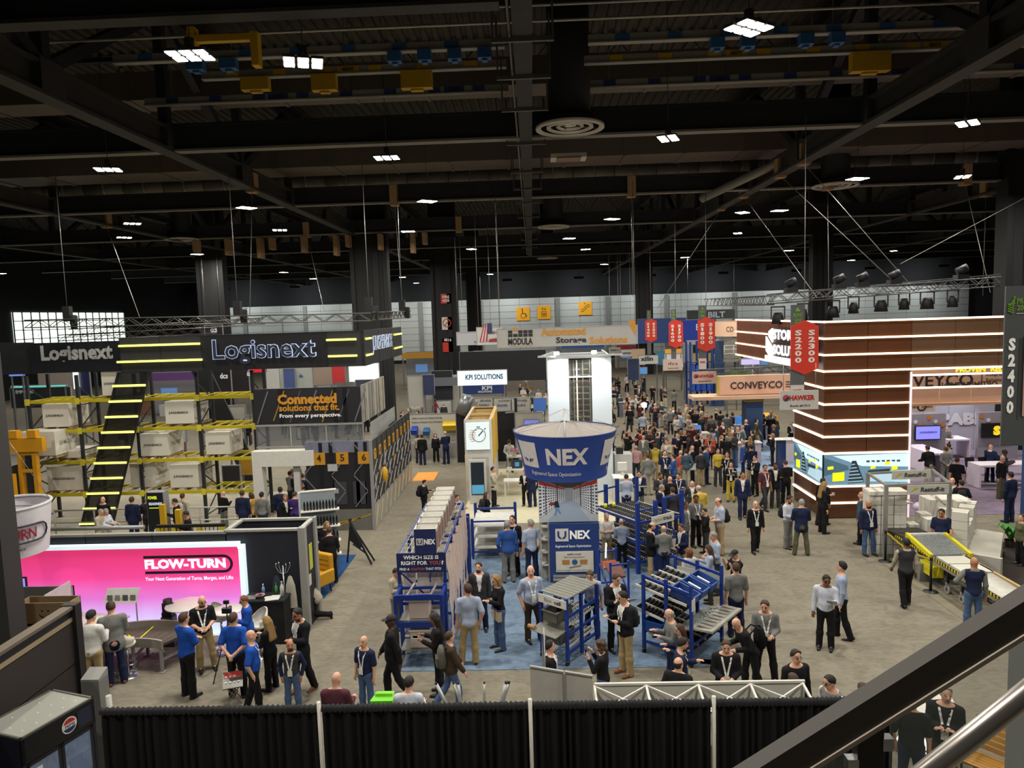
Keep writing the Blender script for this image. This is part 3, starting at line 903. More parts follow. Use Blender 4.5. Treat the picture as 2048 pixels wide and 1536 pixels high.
# high-bay lamps
def nth(k):
    n = ords + ['twelfth', 'thirteenth', 'fourteenth', 'fifteenth', 'sixteenth', 'seventeenth', 'eighteenth', 'nineteenth', 'twentieth']
    return n[k] if k < 20 else 'twenty-' + ords[k - 20]
pl = None
places = ['above the yellow tap box', 'above the busway, left of the spine duct', 'at the top edge, right of the black drop duct', 'by the dark truss on the right', 'below the first cross beam, right of the large diffuser', 'below the first cross beam, left of the spine duct', 'left of the truss over the letter fascia']
for i, (x, y) in enumerate(LAMPS):
    lb = 'lit cluster of white LED panels hanging ' + places[i] if i < 7 else None
    if pl is None:
        pl = thing('high_bay_light', lb, 'ceiling light', (x, y, 13.9), group='high-bay lights')
        BX(-.42,.42,-.03,.03,.06,.12).box(-.03,.03,-.3,.3,.06,.12).cyl((0,0),.1,.1,.35,12).b('bracket', M('#4a4a48', .5), pl, True)
        CY((0,0),.012,.3,6.65,6).b('cord', M('#222222', .6), pl, True)
        for a in (-.3,0,.3):
            for b in (-.17,.17):
                BX(a - .13, a + .13, b - .14, b + .14,.0,.06).b('housing', M('#3c3c3c', .5), pl, True)
                BX(a - .11, a + .11, b - .12, b + .12,-.02,.0).b('led_panel', M('#fffbe8', .4,0,14,0), pl, True)
    else:
        d = (x * x + (y) ** 2) ** .5
        copy_tree(pl, (x, y, 13.9), lb or 'lit high-bay light, %s %s of the spine duct counting from the camera' % (nth(sum(1 for a, b in LAMPS if (a < 0) == (x < 0) and (b, a) < (y, x))), 'left' if x < 0 else 'right'), rz=.3 * (i % 5))  # lamps added over dim booths get this label as well
# columns of the hall
def hall_column(label, x, y, wdt, sign=None):
    t = thing('hall_column', label, 'column', (x, y, 0))
    BX(x - wdt * .5, x + wdt * .5, y - .35, y + .35,0,20.4).b('core', M('#19191a', .7,0,0,.1,.6), t)
    for sd in (-1,1): BX(x + sd * wdt * .5 - .16, x + sd * wdt * .5 + .16, y - .5, y + .5,0,20.4).b('flange', M('#121213', .6), t)
    BX(x - .22 + wdt * .2, x + .22 + wdt * .2, y - .44, y - .36,0,20.4).b('channel', M('#161617', .6), t)
    return t
c1 = hall_column('broad black hall column rising behind the printed warehouse hut', -12.2,55,2.5)
c2 = hall_column('black hall column carrying the red fire plates and no-smoking sign', -9.0,75,2.4)
c3 = hall_column('black hall column right of the one with red fire plates', -8.0,100,1.6)
hall_column('black hall column behind the letter fascia over the yellow racks', -27.5,62,2.0)
hall_column('dark hall column beyond the stage-light rig', 26.2,40,1.5)
hall_column('black hall column behind the peach canopy letters', 26.4,67,1.5)
hall_column('far black hall column above the blue racking', 14.5,94,1.8)
for z, col, nm, hh in ((9.6, '#b8433a', 'fire_plate', 1.0),(6.9, '#c9c4bb', 'no_smoking_sign', 1.3),(5.6, '#2a2626', 'grid_plate', .5),(4.6, '#c0362c', 'hose_plate', 1.4)):
    p = put(box(nm, M(col, .5), None, -9.35,-8.3,74.56,74.62, z, z + hh), {'fire_plate': 'small red plate reading FIRE HOSE high on a black column', 'no_smoking_sign': 'cream no-smoking plate on the black column with red plates', 'grid_plate': 'small dark plate reading 4016 between the red and cream plates', 'hose_plate': 'red hose plate lowest on the black column'}[nm], 'sign')
    ORG[p.name] = Vector((0,0,0))
    if nm == 'fire_plate': text(p, 'FIRE', (-8.82,74.55, z + .68),.7,.28, M('#e8e0d8')); text(p, 'HOSE', (-8.82,74.55, z + .3),.7,.28, M('#e8e0d8'))
    if nm == 'grid_plate': text(p, '4016', (-8.82,74.55, z + .25),.8,.3, M('#e8e0d8'))
    if nm == 'no_smoking_sign':
        disc((-8.82,74.55, z + .7),.45,20,0,.36).b('ring', M('#a8372c'), p); BR_((-9.1,74.545, z + .4),(-8.54,74.545, z + 1.0),.02,.08).b('bar', M('#a8372c'), p)
# yellow way-finding plates on the far wall
YEL = M('#d99a1e', .5,0,.25,.06,.4); INK = M('#4a1c0c', .6)
for k, (x, what) in enumerate(((-1.6, 'wheelchair'),(2.15, 'lift'),(9.55, 'escalator'))):
    z = (8.35,8.5,9.0)[k]
    p = put(box('pictogram_plate', YEL, None, x - 1.18, x + 1.18,129.7,129.8, z - 1.18, z + 1.18), 'yellow square plate with brown ' + {'wheelchair': 'wheelchair symbol', 'lift': 'lift symbol of arrows over a cabin', 'escalator': 'escalator symbol'}[what] + ' on the far wall', 'sign')
    ORG[p.name] = Vector((0,0,0)); y = 129.68
    if what == 'wheelchair':
        disc((x + .05, y, z - .3),.5,22,0,.4,120,420).b('symbol', INK, p)
        disc((x - .12, y, z + .82),.14,12).b('symbol', INK, p)
        poly([(x - .2, z + .62),(x - .05, z + .62),(x + .02, z + .1),(x + .5, z + .1),(x + .72, z - .55),(x + .58, z - .6),(x + .4, z - .02),(x - .12, z - .02)], y).b('symbol', INK, p)
    elif what == 'lift':
        m = MB()
        for a, b, c, d in ((-.45,.45,-.78,-.7),(-.45,.45,.12,.2),(-.45,-.37,-.7,.2),(.37,.45,-.7,.2)): m.box(x + a, x + b, y - .005, y, z + c, z + d)
        for a in (-.2,0,.2): m.box(x + a - .06, x + a + .06, y - .005, y, z - .55, z - .1)
        m.b('symbol', INK, p)
        for a, sg in ((-.22,1),(.22,-1)):
            poly([(x + a - .18, z + .6 - sg * .0),(x + a + .18, z + .6),(x + a, z + .6 + sg * .25)], y).b('symbol', INK, p); BX(x + a - .04, x + a + .04, y - .005, y, z + .35, z + .85).b('symbol', INK, p)
    else:
        BR_((x - .8, y, z - .55),(x - .4, y, z - .55),.01,.1).bar((x - .4, y, z - .55),(x + .45, y, z + .3),.01,.1).bar((x + .45, y, z + .3),(x + .85, y, z + .3),.01,.1).bar((x - .8, y, z - .2),(x - .45, y, z - .2),.01,.08).bar((x - .45, y, z - .2),(x + .35, y, z + .6),.01,.08).bar((x + .35, y, z + .6),(x + .85, y, z + .6),.01,.08).b('symbol', INK, p)
        BR_((x - .1, y, z + .2),(x - .1, y, z + .7),.01,.16).b('symbol', INK, p); disc((x - .1, y, z + .88),.1,10).b('symbol', INK, p)
# slings and drop wires with tan beam pads
WIRE = M('#8d8a84', .4,.5); PAD = M('#a5845f', .8)
def sling(label, top, bot, pad=True, r=.018):
    t = thing('rigging_wire', label, 'wire', bot)
    TB([top, bot], r, 5).b('wire', WIRE, t)
    if pad: BX(top[0] - .22, top[0] + .22, top[1] - .28, top[1] + .28, top[2] - .1, top[2] + 1.0).b('beam_pad', PAD, t)
    return t
sl = [((-7.4,40.3,14.5),(-7.2,40.3,8.4), 'above the yellow strips beside the hut'),((-13.2,34.8,14.5),(-13.0,33.0,8.6), 'below the left truss gusset'),((-5.2,53.8,14.5),(-5.2,53.8,9.0), 'left of the spine duct over the grey far sign'),((12.2,33,14.5),(17.5,34,9.0), 'slanting from the right truss to the stage-light rig'),((12.2,36,14.5),(19.0,38,9.0), 'crossing the other slanting wire by the right truss'),
      ((12.2,42,14.5),(14,36,8.6), 'over the storage booth corner'),((16.2,40.3,14.5),(16.2,40.0,8.6), 'straight down to the stage-light rig'),((23.5,40.3,14.5),(23.6,38,8.6), 'at the right end of the stage-light rig'),((27.5,38,14.5),(19.0,38,10.2), 'long and slanting in from the right'),((27.5,45,14.5),(27.5,45,8.5), 'by the dark column right of the rig'),
      ((5.6,40.3,14.5),(5.6,40.3,9), 'right of the spine duct over the white tower'),((12.2,47,14.5),(9,52,8.4), 'slanting over the red aisle signs'),((-26.4,34,14.5),(-25.8,33,8.7), 'at the left end of the letter fascia'),((-26.4,45,14.5),(-22,40,8.7), 'slanting over the left letter panel'),((-16.5,53.8,14.5),(-13,45,8.8), 'bright and slanting over the long lacing truss')]
for a, b, lb in sl: sling('thin steel rigging wire with tan beam pad, ' + lb, a, b)
for k in range(10):
    put(box('beam_pad', PAD, None, -25 + k * 1.9 + (k % 3) * .5,-24.7 + k * 1.9 + (k % 3) * .5,53.4,54.2,13.6 - (k % 3) * .3,14.45), 'tan burlap beam pad over the letter fascia, %s from the window end' % ords[k], 'pad', 'beam pads over the letter fascia')
# floods added to brighten the far wall, no such fixtures known there
for k in range(11):
    x = -52 + k * 12
    t = thing('added_wall_flood', 'added black flood brightening the far wall, %s from the window side' % ords[k], 'lamp', (x, 122,14),0, 'added wall floods')
    BX(x - .8, x + .8,121.7,122,13.9,14.3).b('housing', STEEL2, t); TB([(x, 121.8,14.3),(x, 121.8,19)], .03,5).b('rod', STEEL, t)
    add_light('wall_fill', (x, 122.1,14),260,1.5,(.95,1,1), 'AREA', (math.radians(62),0,0),120,.3)
# ---------------------------------------------------------------- foreground: drape line, drinks fridge, stair, dark column
WHITE = M('#cfccc2', .5); OFFW = M('#bdb9ae', .6); BLACK = M('#141417', .6); CHAR = M('#2b2b2e', .6); NAVY = M('#1c2b58', .5); STEELB = M('#1a3c9a', .45,.1,0,.1,2)
CHROME = M('#b9bbbd', .25,.9,0,.03); ALU = M('#a7a8a6', .4,.6,0,.08,3); GREYM = M('#8d8c88', .6); LTXT = M('#e6e4de', .6,0,.15,0); RUB = M('#1a1a1a', .8)
DRAPE = M('#131315', .8,0,0,.3,3,1,.25)
posts = (-6.75,-3.36,-.19,2.52,5.2)
dl = ('beside the drinks fridge', 'second from the fridge', 'below the white display panels', 'running under the stair rail')
for i in range(4):
    a, b = posts[i] + .03, posts[i + 1] - .03
    t = thing('drape', 'pleated black drape hanging from a pipe, ' + dl[i], 'curtain', (a, 10.25,0), group='pipe and drape line')
    n = 150
    xs_ = [a + (b - a) * k / n for k in range(n + 1)]
    rnd = [random.random() for _ in range(n + 1)]
    vs, fs = [], []
    for zi, z in enumerate((0.02,1.2,2.2,2.38)):
        for k, x in enumerate(xs_):
            amp = (.075,.065,.05,.03)[zi]
            vs.append((x, 10.25 - amp * math.sin(k * .83 + math.sin(k * .21) * 2.1) - .02 * rnd[k], z))
    for zi in range(3):
        for k in range(n):
            q = zi * (n + 1) + k
            fs.append((q, q + 1, q + n + 2, q + n + 1))
    m = MB(); m.add(vs, fs, True); m.b('drape_cloth', DRAPE, t)
    m = MB(); vs = []
    for zi, z in enumerate((2.36,2.42,2.46,2.40)):
        for k, x in enumerate(xs_): vs.append((x, 10.25 + (-.06,-.065,-.01,.05)[zi] + .014 * math.sin(k * 2.1 + zi) , z + .012 * math.sin(k * 1.7)))
    fs = [(zi * (n + 1) + k, zi * (n + 1) + k + 1,(zi + 1) * (n + 1) + k + 1,(zi + 1) * (n + 1) + k) for zi in range(3) for k in range(n)]
    m.add(vs, fs, True).b('rod_pocket', M('#1c1c1f', .9,0,0,.3,8), t)
for x, lb in zip(posts[1:4], ('left of the maroon-shirted man', 'under the white display panels', 'under the white scissor frame')):
    t = thing('drape_post', 'pale upright drape pole ' + lb, 'pole', (x, 10.2,0))
    CY((x, 10.2),.03,0.02,2.52,12).b('pole', OFFW, t); BX(x - .22, x + .22,10.0,10.4,0,.02).b('base_plate', GREYM, t)
for a, b, lb in ((-6.05,-3.95, 'behind the first drape, below the folding red sign'),(-2.42,-.30, 'behind the second drape, by the metal roller tubes')):
    t = thing('display_counter', 'low grey counter back with white top rail ' + lb, 'counter', (a, 10.75,0))
    BX(a, b, 10.75,10.8,.02,2.06).b('back_panel', M('#7c7d7c', .7), t)
    TB([(a - .03,10.74,2.1),(b + .03,10.74,2.1)], .035,8).b('top_rail', WHITE, t)
    BX((a + b) / 2 - .02,(a + b) / 2 + .02,10.72,10.75,.0,2.1).b('upright', WHITE, t)
for k, (x, dx, r) in enumerate(((-1.42,-.28,.03),(-1.2,-.22,.025),(-.95,.02,.022),(-.72,.14,.04),(-1.3,-.05,.028),(-.8,.26,.035))):
    t = thing('roller_tube', ('first', 'second', 'third', 'fourth', 'fifth', 'sixth')[k] + ' of the slanting steel conveyor roller tubes standing in a bundle behind the drape', 'roller', (x, 11.0,1.85), group='roller tubes')
    TB([(x, 11.0,1.7),(x + dx, 11.0,2.34)], r, 10).b('tube', ALU, t); TB([(x + dx, 11.0,2.34),(x + dx * 1.04,11.0,2.37)], r * .7,8).b('end_cap', RUB, t)
put(BX(-1.6,-.6,10.85,11.2,0,1.7).b('roller_stand', M('#77787a', .6)), 'low grey stand holding the bundle of roller tubes', 'stand')
t = thing('hinged_display', 'pair of hinged white display panels standing above the black drape', 'panel', (-.18,11,0))
for a, b, z0, z1 in ((-.19,.34,2.60,2.50),(.36,.80,2.50,2.42)):
    HX([(a, 11,.02),(b, 11,.02),(b, 11.03,.02),(a, 11.03,.02),(a, 11, z0),(b, 11, z1),(b, 11.03, z1),(a, 11.03, z0)]).b('panel', M('#b9b5a9', .6), t)
    BR_((a, 11.01, z0 + .012),(b, 11.01, z1 + .012),.05,.03).b('top_rail', GREYM, t)
BR_((.35,10.98,.02),(.35,10.98,2.5),.03).b('hinge_post', GREYM, t)
t = thing('feather_flag', 'narrow grey flag banner standing beside the man in the black jacket', 'flag', (.0,12.0,0))
MB().prism([(-.06,.02),(.10,.02),(.02,2.75)], 1,12.0,12.04).b('flag_cloth', M('#85868c', .6), t); TB([(.06,12.02,.01),(.05,12.02,2.8)], .012,6).b('flag_pole', ALU, t)
t = thing('popup_frame', 'white pop-up display back with open scissor frame beyond the third drape', 'display', (.8,10.5,0))
BX(.86,4.2,11.15,11.2,.02,2.22).b('fabric', M('#c4c0b4', .7,0,0,.1,3), t)
for k in range(5):
    x = .84 + k * .83
    BR_((x, 10.5,2.08),(x, 11.15,2.2),.035).bar((x, 10.5,2.08),(x, 10.5,.03),.035).b('strut', WHITE, t)
    if k < 4: BR_((x, 10.52,2.1),(x + .83,11.12,2.2),.022).bar((x, 11.12,2.2),(x + .83,10.52,2.1),.022).b('scissor_bar', WHITE, t)
BR_((.84,10.5,2.1),(4.16,10.5,2.1),.04).bar((.84,11.15,2.22),(4.2,11.15,2.22),.04).b('rail', WHITE, t)
# drinks fridge: its front faces the middle of the hall
ang = math.atan2(1.19,.38)
t = thing('drinks_fridge', 'black glass-door drinks fridge with grey top and round red-white-blue badge', 'fridge', (-7.98,10.2,0), ang)
L_, D_ = 1.27,.95     # local x along the front, local y to the back
BX(0, L_, 0,.04,1.55,1.97).b('header', M('#101014', .35), t, True)
BX(0,.05,0, D_, 0.06,1.97).box(L_ - .05, L_, 0, D_, .06,1.97).box(0, L_, D_ - .05, D_, .06,1.97).box(0, L_, 0, D_, 0,.08).b('cabinet', M('#131322', .45), t, True)
BX(.03, L_ - .03,.03, D_ - .03,1.97,1.985).b('top_sheet', M('#8f8f86', .45,.3,0,.1,2), t, True)
for b in ((0, L_, 0,.035,1.96,2.0),(0, L_, D_ - .035, D_, 1.96,2.0),(0,.035,0, D_, 1.96,2.0),(L_ - .035, L_, 0, D_, 1.96,2.0)): BX(*b).b('top_trim', M('#5d5c57', .4,.4), t, True)
for k in range(5):
    for j in range(2 + k % 2): CY((.18 + k * .23,.2 + j * .27),.012,1.985,1.992,8).b('rivet', M('#cfcfc8', .4), t, True)
for a in (.06,.64):
    BX(a, a + .57,0,.03,.15,.2).box(a, a + .57,0,.03,1.48,1.54).box(a, a + .05,0,.03,.15,1.54).box(a + .52, a + .57,0,.03,.15,1.54).b('door_frame', M('#15161c', .35), t, True)
    BX(a + .05, a + .52,.005,.02,.2,1.48).b('glass_pane', glass('fridge_glass', '#9db2d8', .28), t, True)
    for z in (.45,.8,1.15): BX(a, a + .57,.06, D_ - .08, z, z + .012).b('shelf', M('#8a93a8', .4,.5), t, True)
BX(.06, L_ - .06,.5,.52,.1,1.54).b('liner', M('#33406e', .5), t, True)
cols = ('#22357a', '#8c2430', '#c9ced6', '#2a4a8c', '#1a5a7a')
for k in range(8):
    for z in (.46,.81,1.16):
        CY((.13 + k * .145,.2),.032, z + .004, z + .17,10).cyl((.13 + k * .145,.2),.013, z + .17, z + .23,8).b('drink_bottle', M(cols[(k + int(z * 3)) % 5], .3), t, True)
bx, bz = .80,1.765
for nm, mt, rr, a0, a1, yy in (('badge_rim', WHITE, .135,0,360,-.004),('badge_band', M('#a3242c', .5),.115,0,180,-.008),('badge_band', M('#1f2c5c', .5),.115,180,360,-.008)):
    disc((bx, yy, bz), rr, 24,0,0, a0, a1).b(nm, mt, t, True)
BX(bx - .12, bx + .12,-.012,-.008, bz - .035, bz + .035).b('badge_band', WHITE, t, True)
text(t, 'PEPSI', (bx, -.014, bz),.17,.05, M('#22294f'), local=True, bold=.03)
BX(.95,1.2,-.006,0,1.62,1.9).b('sticker', M('#1c2436', .4), t, True)
BX(.1,.3,-.006,.0,.9,1.4).b('door_notice', M('#c7c3ba', .6), t, True)
# the dark panelled stair parapet behind the fridge
t = thing('parapet', 'dark brown panelled parapet with pale trim running beside the drinks fridge', 'wall', (-9.08,6,0))
for k, (a, b) in enumerate(((5.0,7.9),(7.92,10.6),(10.62,13.1))):
    BX(-9.14,-9.0, a, b, 0,1.75).b('panel', M('#2a2523', .5,0,0,.08,.6), t)
    BX(-9.14,-9.0, a, b, 1.78,2.58).b('panel', M('#2d2826', .5,0,0,.08,.6), t)
BX(-9.15,-8.99,5,13.1,2.6,2.68).b('pale_trim', M('#9a8a6e', .5,.3), t)
BX(-9.13,-9.01,5,13.1,2.68,2.84).b('upper_band', M('#242326', .4), t)
BX(-9.16,-8.96,5,13.1,2.84,2.9).b('cap_rail', M('#6a6054', .5,.3), t)
BX(-9.2,-8.92,13.1,13.28,0,2.92).b('end_post', M('#201d1c', .5), t)
t = thing('control_post', 'short grey square post with sloped top at the end of the dark parapet', 'post', (-8.35,12.6,0))
BX(-8.5,-8.16,12.45,12.75,0,1.72).b('body', M('#6d6c69', .5), t); HX([(-8.5,12.45,1.72),(-8.16,12.45,1.72),(-8.16,12.75,1.72),(-8.5,12.75,1.72),(-8.5,12.45,1.76),(-8.16,12.45,1.76),(-8.16,12.75,1.86),(-8.5,12.75,1.86)]).b('sloped_top', M('#84837e', .5), t)
put(TB([(-8.0,12.45,.0),(-8.0,12.45,1.45)], .05,10).b('white_pipe', M('#a5a49c', .5)), 'white vertical pipe between the grey post and the drape', 'pipe')
# dark column with exit sign
t = thing('hall_column', 'massive dark column with red band and exit sign at the picture edge', 'column', (-11.6,14.4,0))
BX(-12.9,-10.87,13.9,14.4,0,20.4).b('shaft', M('#2b2a29', .6,0,0,.08,.8), t)
BX(-12.92,-10.86,13.86,13.9,5.35,6.55).b('red_band', M('#7c2a30', .5), t); BX(-12.92,-10.85,13.84,13.9,5.22,5.35).b('pale_stripe', M('#9a958c', .5), t)
BX(-11.35,-10.95,13.8,13.9,6.6,6.86).b('alarm_box', M('#b03428', .4), t); BX(-11.12,-10.97,13.78,13.8,6.65,6.8).b('alarm_label', M('#d8cfc0', .5), t)
BX(-12.92,-10.86,13.85,13.9,6.9,7.65).b('number_panel', M('#232323', .5), t); text(t, '16', (-11.12,13.84,7.1),.42,.36, LTXT)
p = put(box('parking_sign', M('#d5d0c5', .5), None, -12.2,-10.95,13.76,13.82,7.6,8.72), 'white no-parking plate with red ring at the left picture edge', 'sign'); ORG[p.name] = Vector((0,0,0))
disc((-11.4,13.75,8.2),.42,28,0,.34).b('red_ring', M('#b23228', .5), p); text(p, 'NO PARKING', (-11.55,13.75,7.82),1.1,.13, M('#b23228', .5)); text(p, 'ah', (-11.4,13.75,8.25),.3,.26, M('#2a2a2a', .5)); BX(-12.1,-11.05,13.752,13.758,7.65,7.68).b('small_print', M('#8a857c'), p)
t = thing('exit_sign', 'lit EXIT sign with red letters and arrow on the dark column', 'sign', (-11.430,13.8,4.2))
BX(-11.380,-11.010,13.62,13.86,4.18,4.55).b('housing', M('#b8b09c', .5), t); BX(-11.360,-11.030,13.605,13.62,4.2,4.53).b('face', M('#f3e6c8', .5,0,1.1,0), t)
text(t, 'EXIT', (-11.195,13.6,4.38),.27,.17, M('#c43a1c', .5,0,.5,0), bold=.03); BX(-11.320,-11.080,13.598,13.6,4.23,4.25).b('arrow', M('#c43a1c', .5,0,.5,0), t)
# things on the ledge behind the parapet
put(BX(-12.4,-10.7,15.2,15.9,0,1.58).b('cabinet', M('#2c2520', .6)), 'dark cabinet behind the parapet carrying the smiling carton', 'cabinet')
t = thing('carton', 'open brown carton with a black smile printed on it', 'box', (-11.1,15.4,1.6))
BX(-11.750,-10.550,15.3,15.32,1.6,2.1).box(-11.750,-10.550,15.7,15.72,1.6,2.1).box(-11.750,-11.730,15.3,15.72,1.6,2.1).box(-10.570,-10.550,15.3,15.72,1.6,2.1).box(-11.750,-10.550,15.3,15.72,1.6,1.62).b('carton_walls', M('#8a7657', .8), t)
m = MB()
for k in range(8):
    a0, a1 = math.radians(200 + k * 17.5), math.radians(217.5 + k * 17.5)
    m.bar((-11.100 + .15 * math.cos(a0),15.295,1.87 + .11 * math.sin(a0)),(-11.100 + .15 * math.cos(a1),15.295,1.87 + .11 * math.sin(a1)),.004,.022)
m.b('smile', BLACK, t)
for d in (-.07,.07): disc((-11.100 + d, 15.29,1.92),.022,10).b('eye_dot', BLACK, t)
t = thing('red_box', 'small red box with white end behind the parapet', 'box', (-11.4,14.9,1.3))
put(BX(-11.9,-11.0,15.0,15.18,0,1.25).b('ledge_shelf', M('#6b4a2c', .6)), 'brown wooden ledge under the red box', 'shelf')
BX(-11.6,-11.25,15.02,15.16,1.255,1.6).b('box_body', M('#a8202a', .5), t); BX(-11.25,-11.14,15.02,15.16,1.255,1.55).b('white_end', M('#b8a88a', .6), t)
# stair descending across the right corner
def zline(x, x0, z0, x1, z1): return z0 + (z1 - z0) * (x - x0) / (x1 - x0)
t = thing('stair_balustrade', 'dark steel and glass stair balustrade slanting across the lower corner', 'railing', (1.0,3.2,4.6))
xa, za, xb, zb = .95,6.20,2.5,7.13      # beam top line, extended
xa, za, xb, zb = .3,5.60,2.9,7.32
sl_ = (zb - za) / (xb - xa)
def beam(n, mat, y0, y1, top, bot): HX([(xa, y0, za - bot),(xb, y0, zb - bot),(xb, y1, zb - bot),(xa, y1, za - bot),(xa, y0, za - top),(xb, y0, zb - top),(xb, y1, zb - top),(xa, y1, za - top)]).b(n, mat, t)
beam('cap_beam', M('#3d3935', .65,0,0,.06,2),3.2,3.3,0,.155)
beam('under_trim', M('#9b8f82', .5),3.19,3.295,.155,.18)
for x in (.62,1.52,2.42):
    z = za + (x - xa) * sl_
    BX(x - .06, x + .06,3.22,3.28, z - 1.25, z - .17).b('post', M('#2a2625', .45,.2), t)
    for dz in (.30,.95):
        for sd in (-1,1): MB().cbox((x + sd * .08,3.24, z + sd * .05 - dz),(.05,.05,.06)).b('glass_clip', CHROME, t)
for a, b in ((.7,1.42),(1.62,2.32),(2.5,2.9)):
    z0, z1 = za + (a - xa) * sl_, za + (b - xa) * sl_
    HX([(a, 3.24, z0 - 1.15),(b, 3.24, z1 - 1.15),(b, 3.252, z1 - 1.15),(a, 3.252, z0 - 1.15),(a, 3.24, z0 - .2),(b, 3.24, z1 - .2),(b, 3.252, z1 - .2),(a, 3.252, z0 - .2)]).b('glass_pane', glass('stair_glass', '#b4c4bc', .16), t)
t = thing('handrail', 'round brushed steel stair handrail in the lower corner', 'handrail', (1.0,1.7,6.9))
TB([(.55,1.65,6.772),(1.13,1.65,7.27),(1.7,1.65,7.759)], .026,16).b('rail', M('#a9a29b', .3,.85,0,.04), t)
t = thing('grey_column', 'plain grey square column standing in front of the wooden bench', 'column', (6.6,9.2,0))
BX(6.56,7.9,9.5,9.9,0,3.6).b('shaft', M('#6f706d', .6,0,0,.06,.5), t); BX(6.54,7.92,9.48,9.92,0,.12).b('plinth', M('#55565a', .6), t)
# wooden bench
t = thing('wooden_bench', 'slatted golden wooden bench with black cast-iron arm', 'bench', (7.05,11.8,0), math.radians(-50))
WOOD = M('#b5812f', .5,0,0,.18,5)
for k in range(6): BX(0,1.5,-.02 + k * .085,.055 + k * .085,.42,.45).b('seat_slat', WOOD, t, True)
for k in range(5): HX([(0,.52 + k * .03,.5 + k * .095),(1.5,.52 + k * .03,.5 + k * .095),(1.5,.545 + k * .03,.5 + k * .095),(0,.545 + k * .03,.5 + k * .095),(0,.54 + k * .03,.575 + k * .095),(1.5,.54 + k * .03,.575 + k * .095),(1.5,.565 + k * .03,.575 + k * .095),(0,.565 + k * .03,.575 + k * .095)]).b('back_slat', WOOD, t, True)
for x in (.04,1.46):
    TB([(x, -.08,0),(x, .02,.2),(x, .0,.42),(x, .5,.42),(x, .68,1.0)], .022,8).tube([(x, .62,0),(x, .52,.25),(x, .5,.42)], .022,8).b('iron_end', M('#1d1a18', .5,.3), t, True)
    TB([(x, -.06,.46),(x, -.1,.6),(x, -.02,.66),(x, .2,.64),(x, .42,.66),(x, .55,.62)], .018,8).tube([(x, .05,.46),(x, .15,.55),(x, .1,.62)], .013,6).b('armrest', M('#1d1a18', .5,.3), t, True)
t = thing('round_table', 'white-topped table strewn with yellow and blue brochures behind the glass', 'table', (6.9,12.9,0))
CY((6.9,12.9),.6,.93,.97,28).b('top', WHITE, t); CY((6.9,12.9),.04,.03,.93,10).b('stem', CHROME, t); CY((6.9,12.9),.32,0,.03,20).b('foot', CHROME, t)
for k, (dx, dy, c, a) in enumerate(((-.25,.1, '#c99a2c', .4),(.0,.25, '#d4a62e', .4),(.12,-.1, '#2f6484', .9),(.28,.2, '#c9c6bd', .2),(-.3,-.2, '#3a5c74', -.3),(-.05,-.02, '#cf9d28', .5))):
    put(BX(-.17,.17,-.09,.09,0,.006).rot(a).b('brochure', M(c, .5)),('yellow', 'orange', 'teal', 'white', 'slate', 'amber')[k] + ' brochure lying on the table behind the stair glass', 'brochure', 'brochures on the table').location = (6.9 + dx, 12.9 + dy, .972 + k * .006)
# ---------------------------------------------------------------- the pink light-box booth
t = thing('booth_wall', 'black back wall of the pink light-box booth', 'wall', (-14,18.3,0))
for a, b in ((-15.6,-12.02),(-12.0,-10.22),(-10.2,-8.22),(-8.2,-8.26)):
    if b > a: BX(a, b, 18.3,18.4,0,2.7).b('panel', M('#1b1c22', .6), t); BX(a, b, 18.28,18.42,2.7,2.76).b('top_trim', M('#8d8c86', .5,.2), t)
LB = M('#d8c8e0', .5,0,0,0,77)
nt = LB.node_tree; bs = nt.nodes['Principled BSDF']
tc = nt.nodes.new('ShaderNodeTexCoord'); sx = nt.nodes.new('ShaderNodeSeparateXYZ'); rp = nt.nodes.new('ShaderNodeValToRGB')
nt.links.new(tc.outputs['Generated'], sx.inputs[0]); nt.links.new(sx.outputs['Z'], rp.inputs[0])
for k, (p_, c) in enumerate(((0.0, '#c2e2ef'),(.18, '#cbb8f0'),(.42, '#cd6fc2'),(.66, '#d63f86'),(1.0, '#c92f62'))):
    e = rp.color_ramp.elements[k] if k < 2 else rp.color_ramp.elements.new(p_)
    e.position = p_; e.color = lin(c)
rp.color_ramp.elements[-1].position = 1.0
nt.links.new(rp.outputs[0], bs.inputs['Base Color']); nt.links.new(rp.outputs[0], bs.inputs['Emission Color']); bs.inputs['Emission Strength'].default_value = .85
t = thing('light_box', 'glowing pink to white backlit wall panel with white lettering', 'sign', (-11,18.2,0))
BX(-14.9,-7.85,18.16,18.2,.06,2.4).b('lit_face', LB, t)
for k, b in enumerate(((-14.98,-7.85,18.12,18.29,2.4,2.5),(-7.85,-7.72,18.12,18.29,.02,2.42),(-14.98,-7.72,18.12,18.29,.0,.06))):
    BX(*b).b('rim', M('#d3e6ee', .4,0,.7,0), t)
disc((-7.87,18.12,2.35),.15,8,0,.0,0,90).b('rim_corner', M('#d3e6ee', .4,0,.7,0), t)
yy = 18.15
text(t, 'FLOW-TURN', (-9.3, yy, 1.96),2.16,.26, M('#f4f0f4', .5,0,.9,0), bold=.05)
text(t, 'Your Next Generation of Turns, Merges, and Lifts', (-9.22, yy, 1.55),2.35,.13, M('#f4f0f4', .5,0,.8,0), bold=.015)
m = BX(-10.4,-8.27, yy - .006, yy, 2.12,2.19).box(-10.38,-8.27, yy - .006, yy, 1.70,1.77); m.b('belt_outline', M('#2a1a28', .5), t)
disc((-8.27, yy - .004,1.945),.245,16,0,.175,-90,90).b('belt_outline', M('#2a1a28', .5), t)
t = thing('storage_closet', 'open-topped black storage closet with grey rim at the end of the pink wall', 'booth closet', (-7.0,18.3,0))
DKP = M('#1d1e27', .6); RIM = M('#a4a39c', .5,.2)
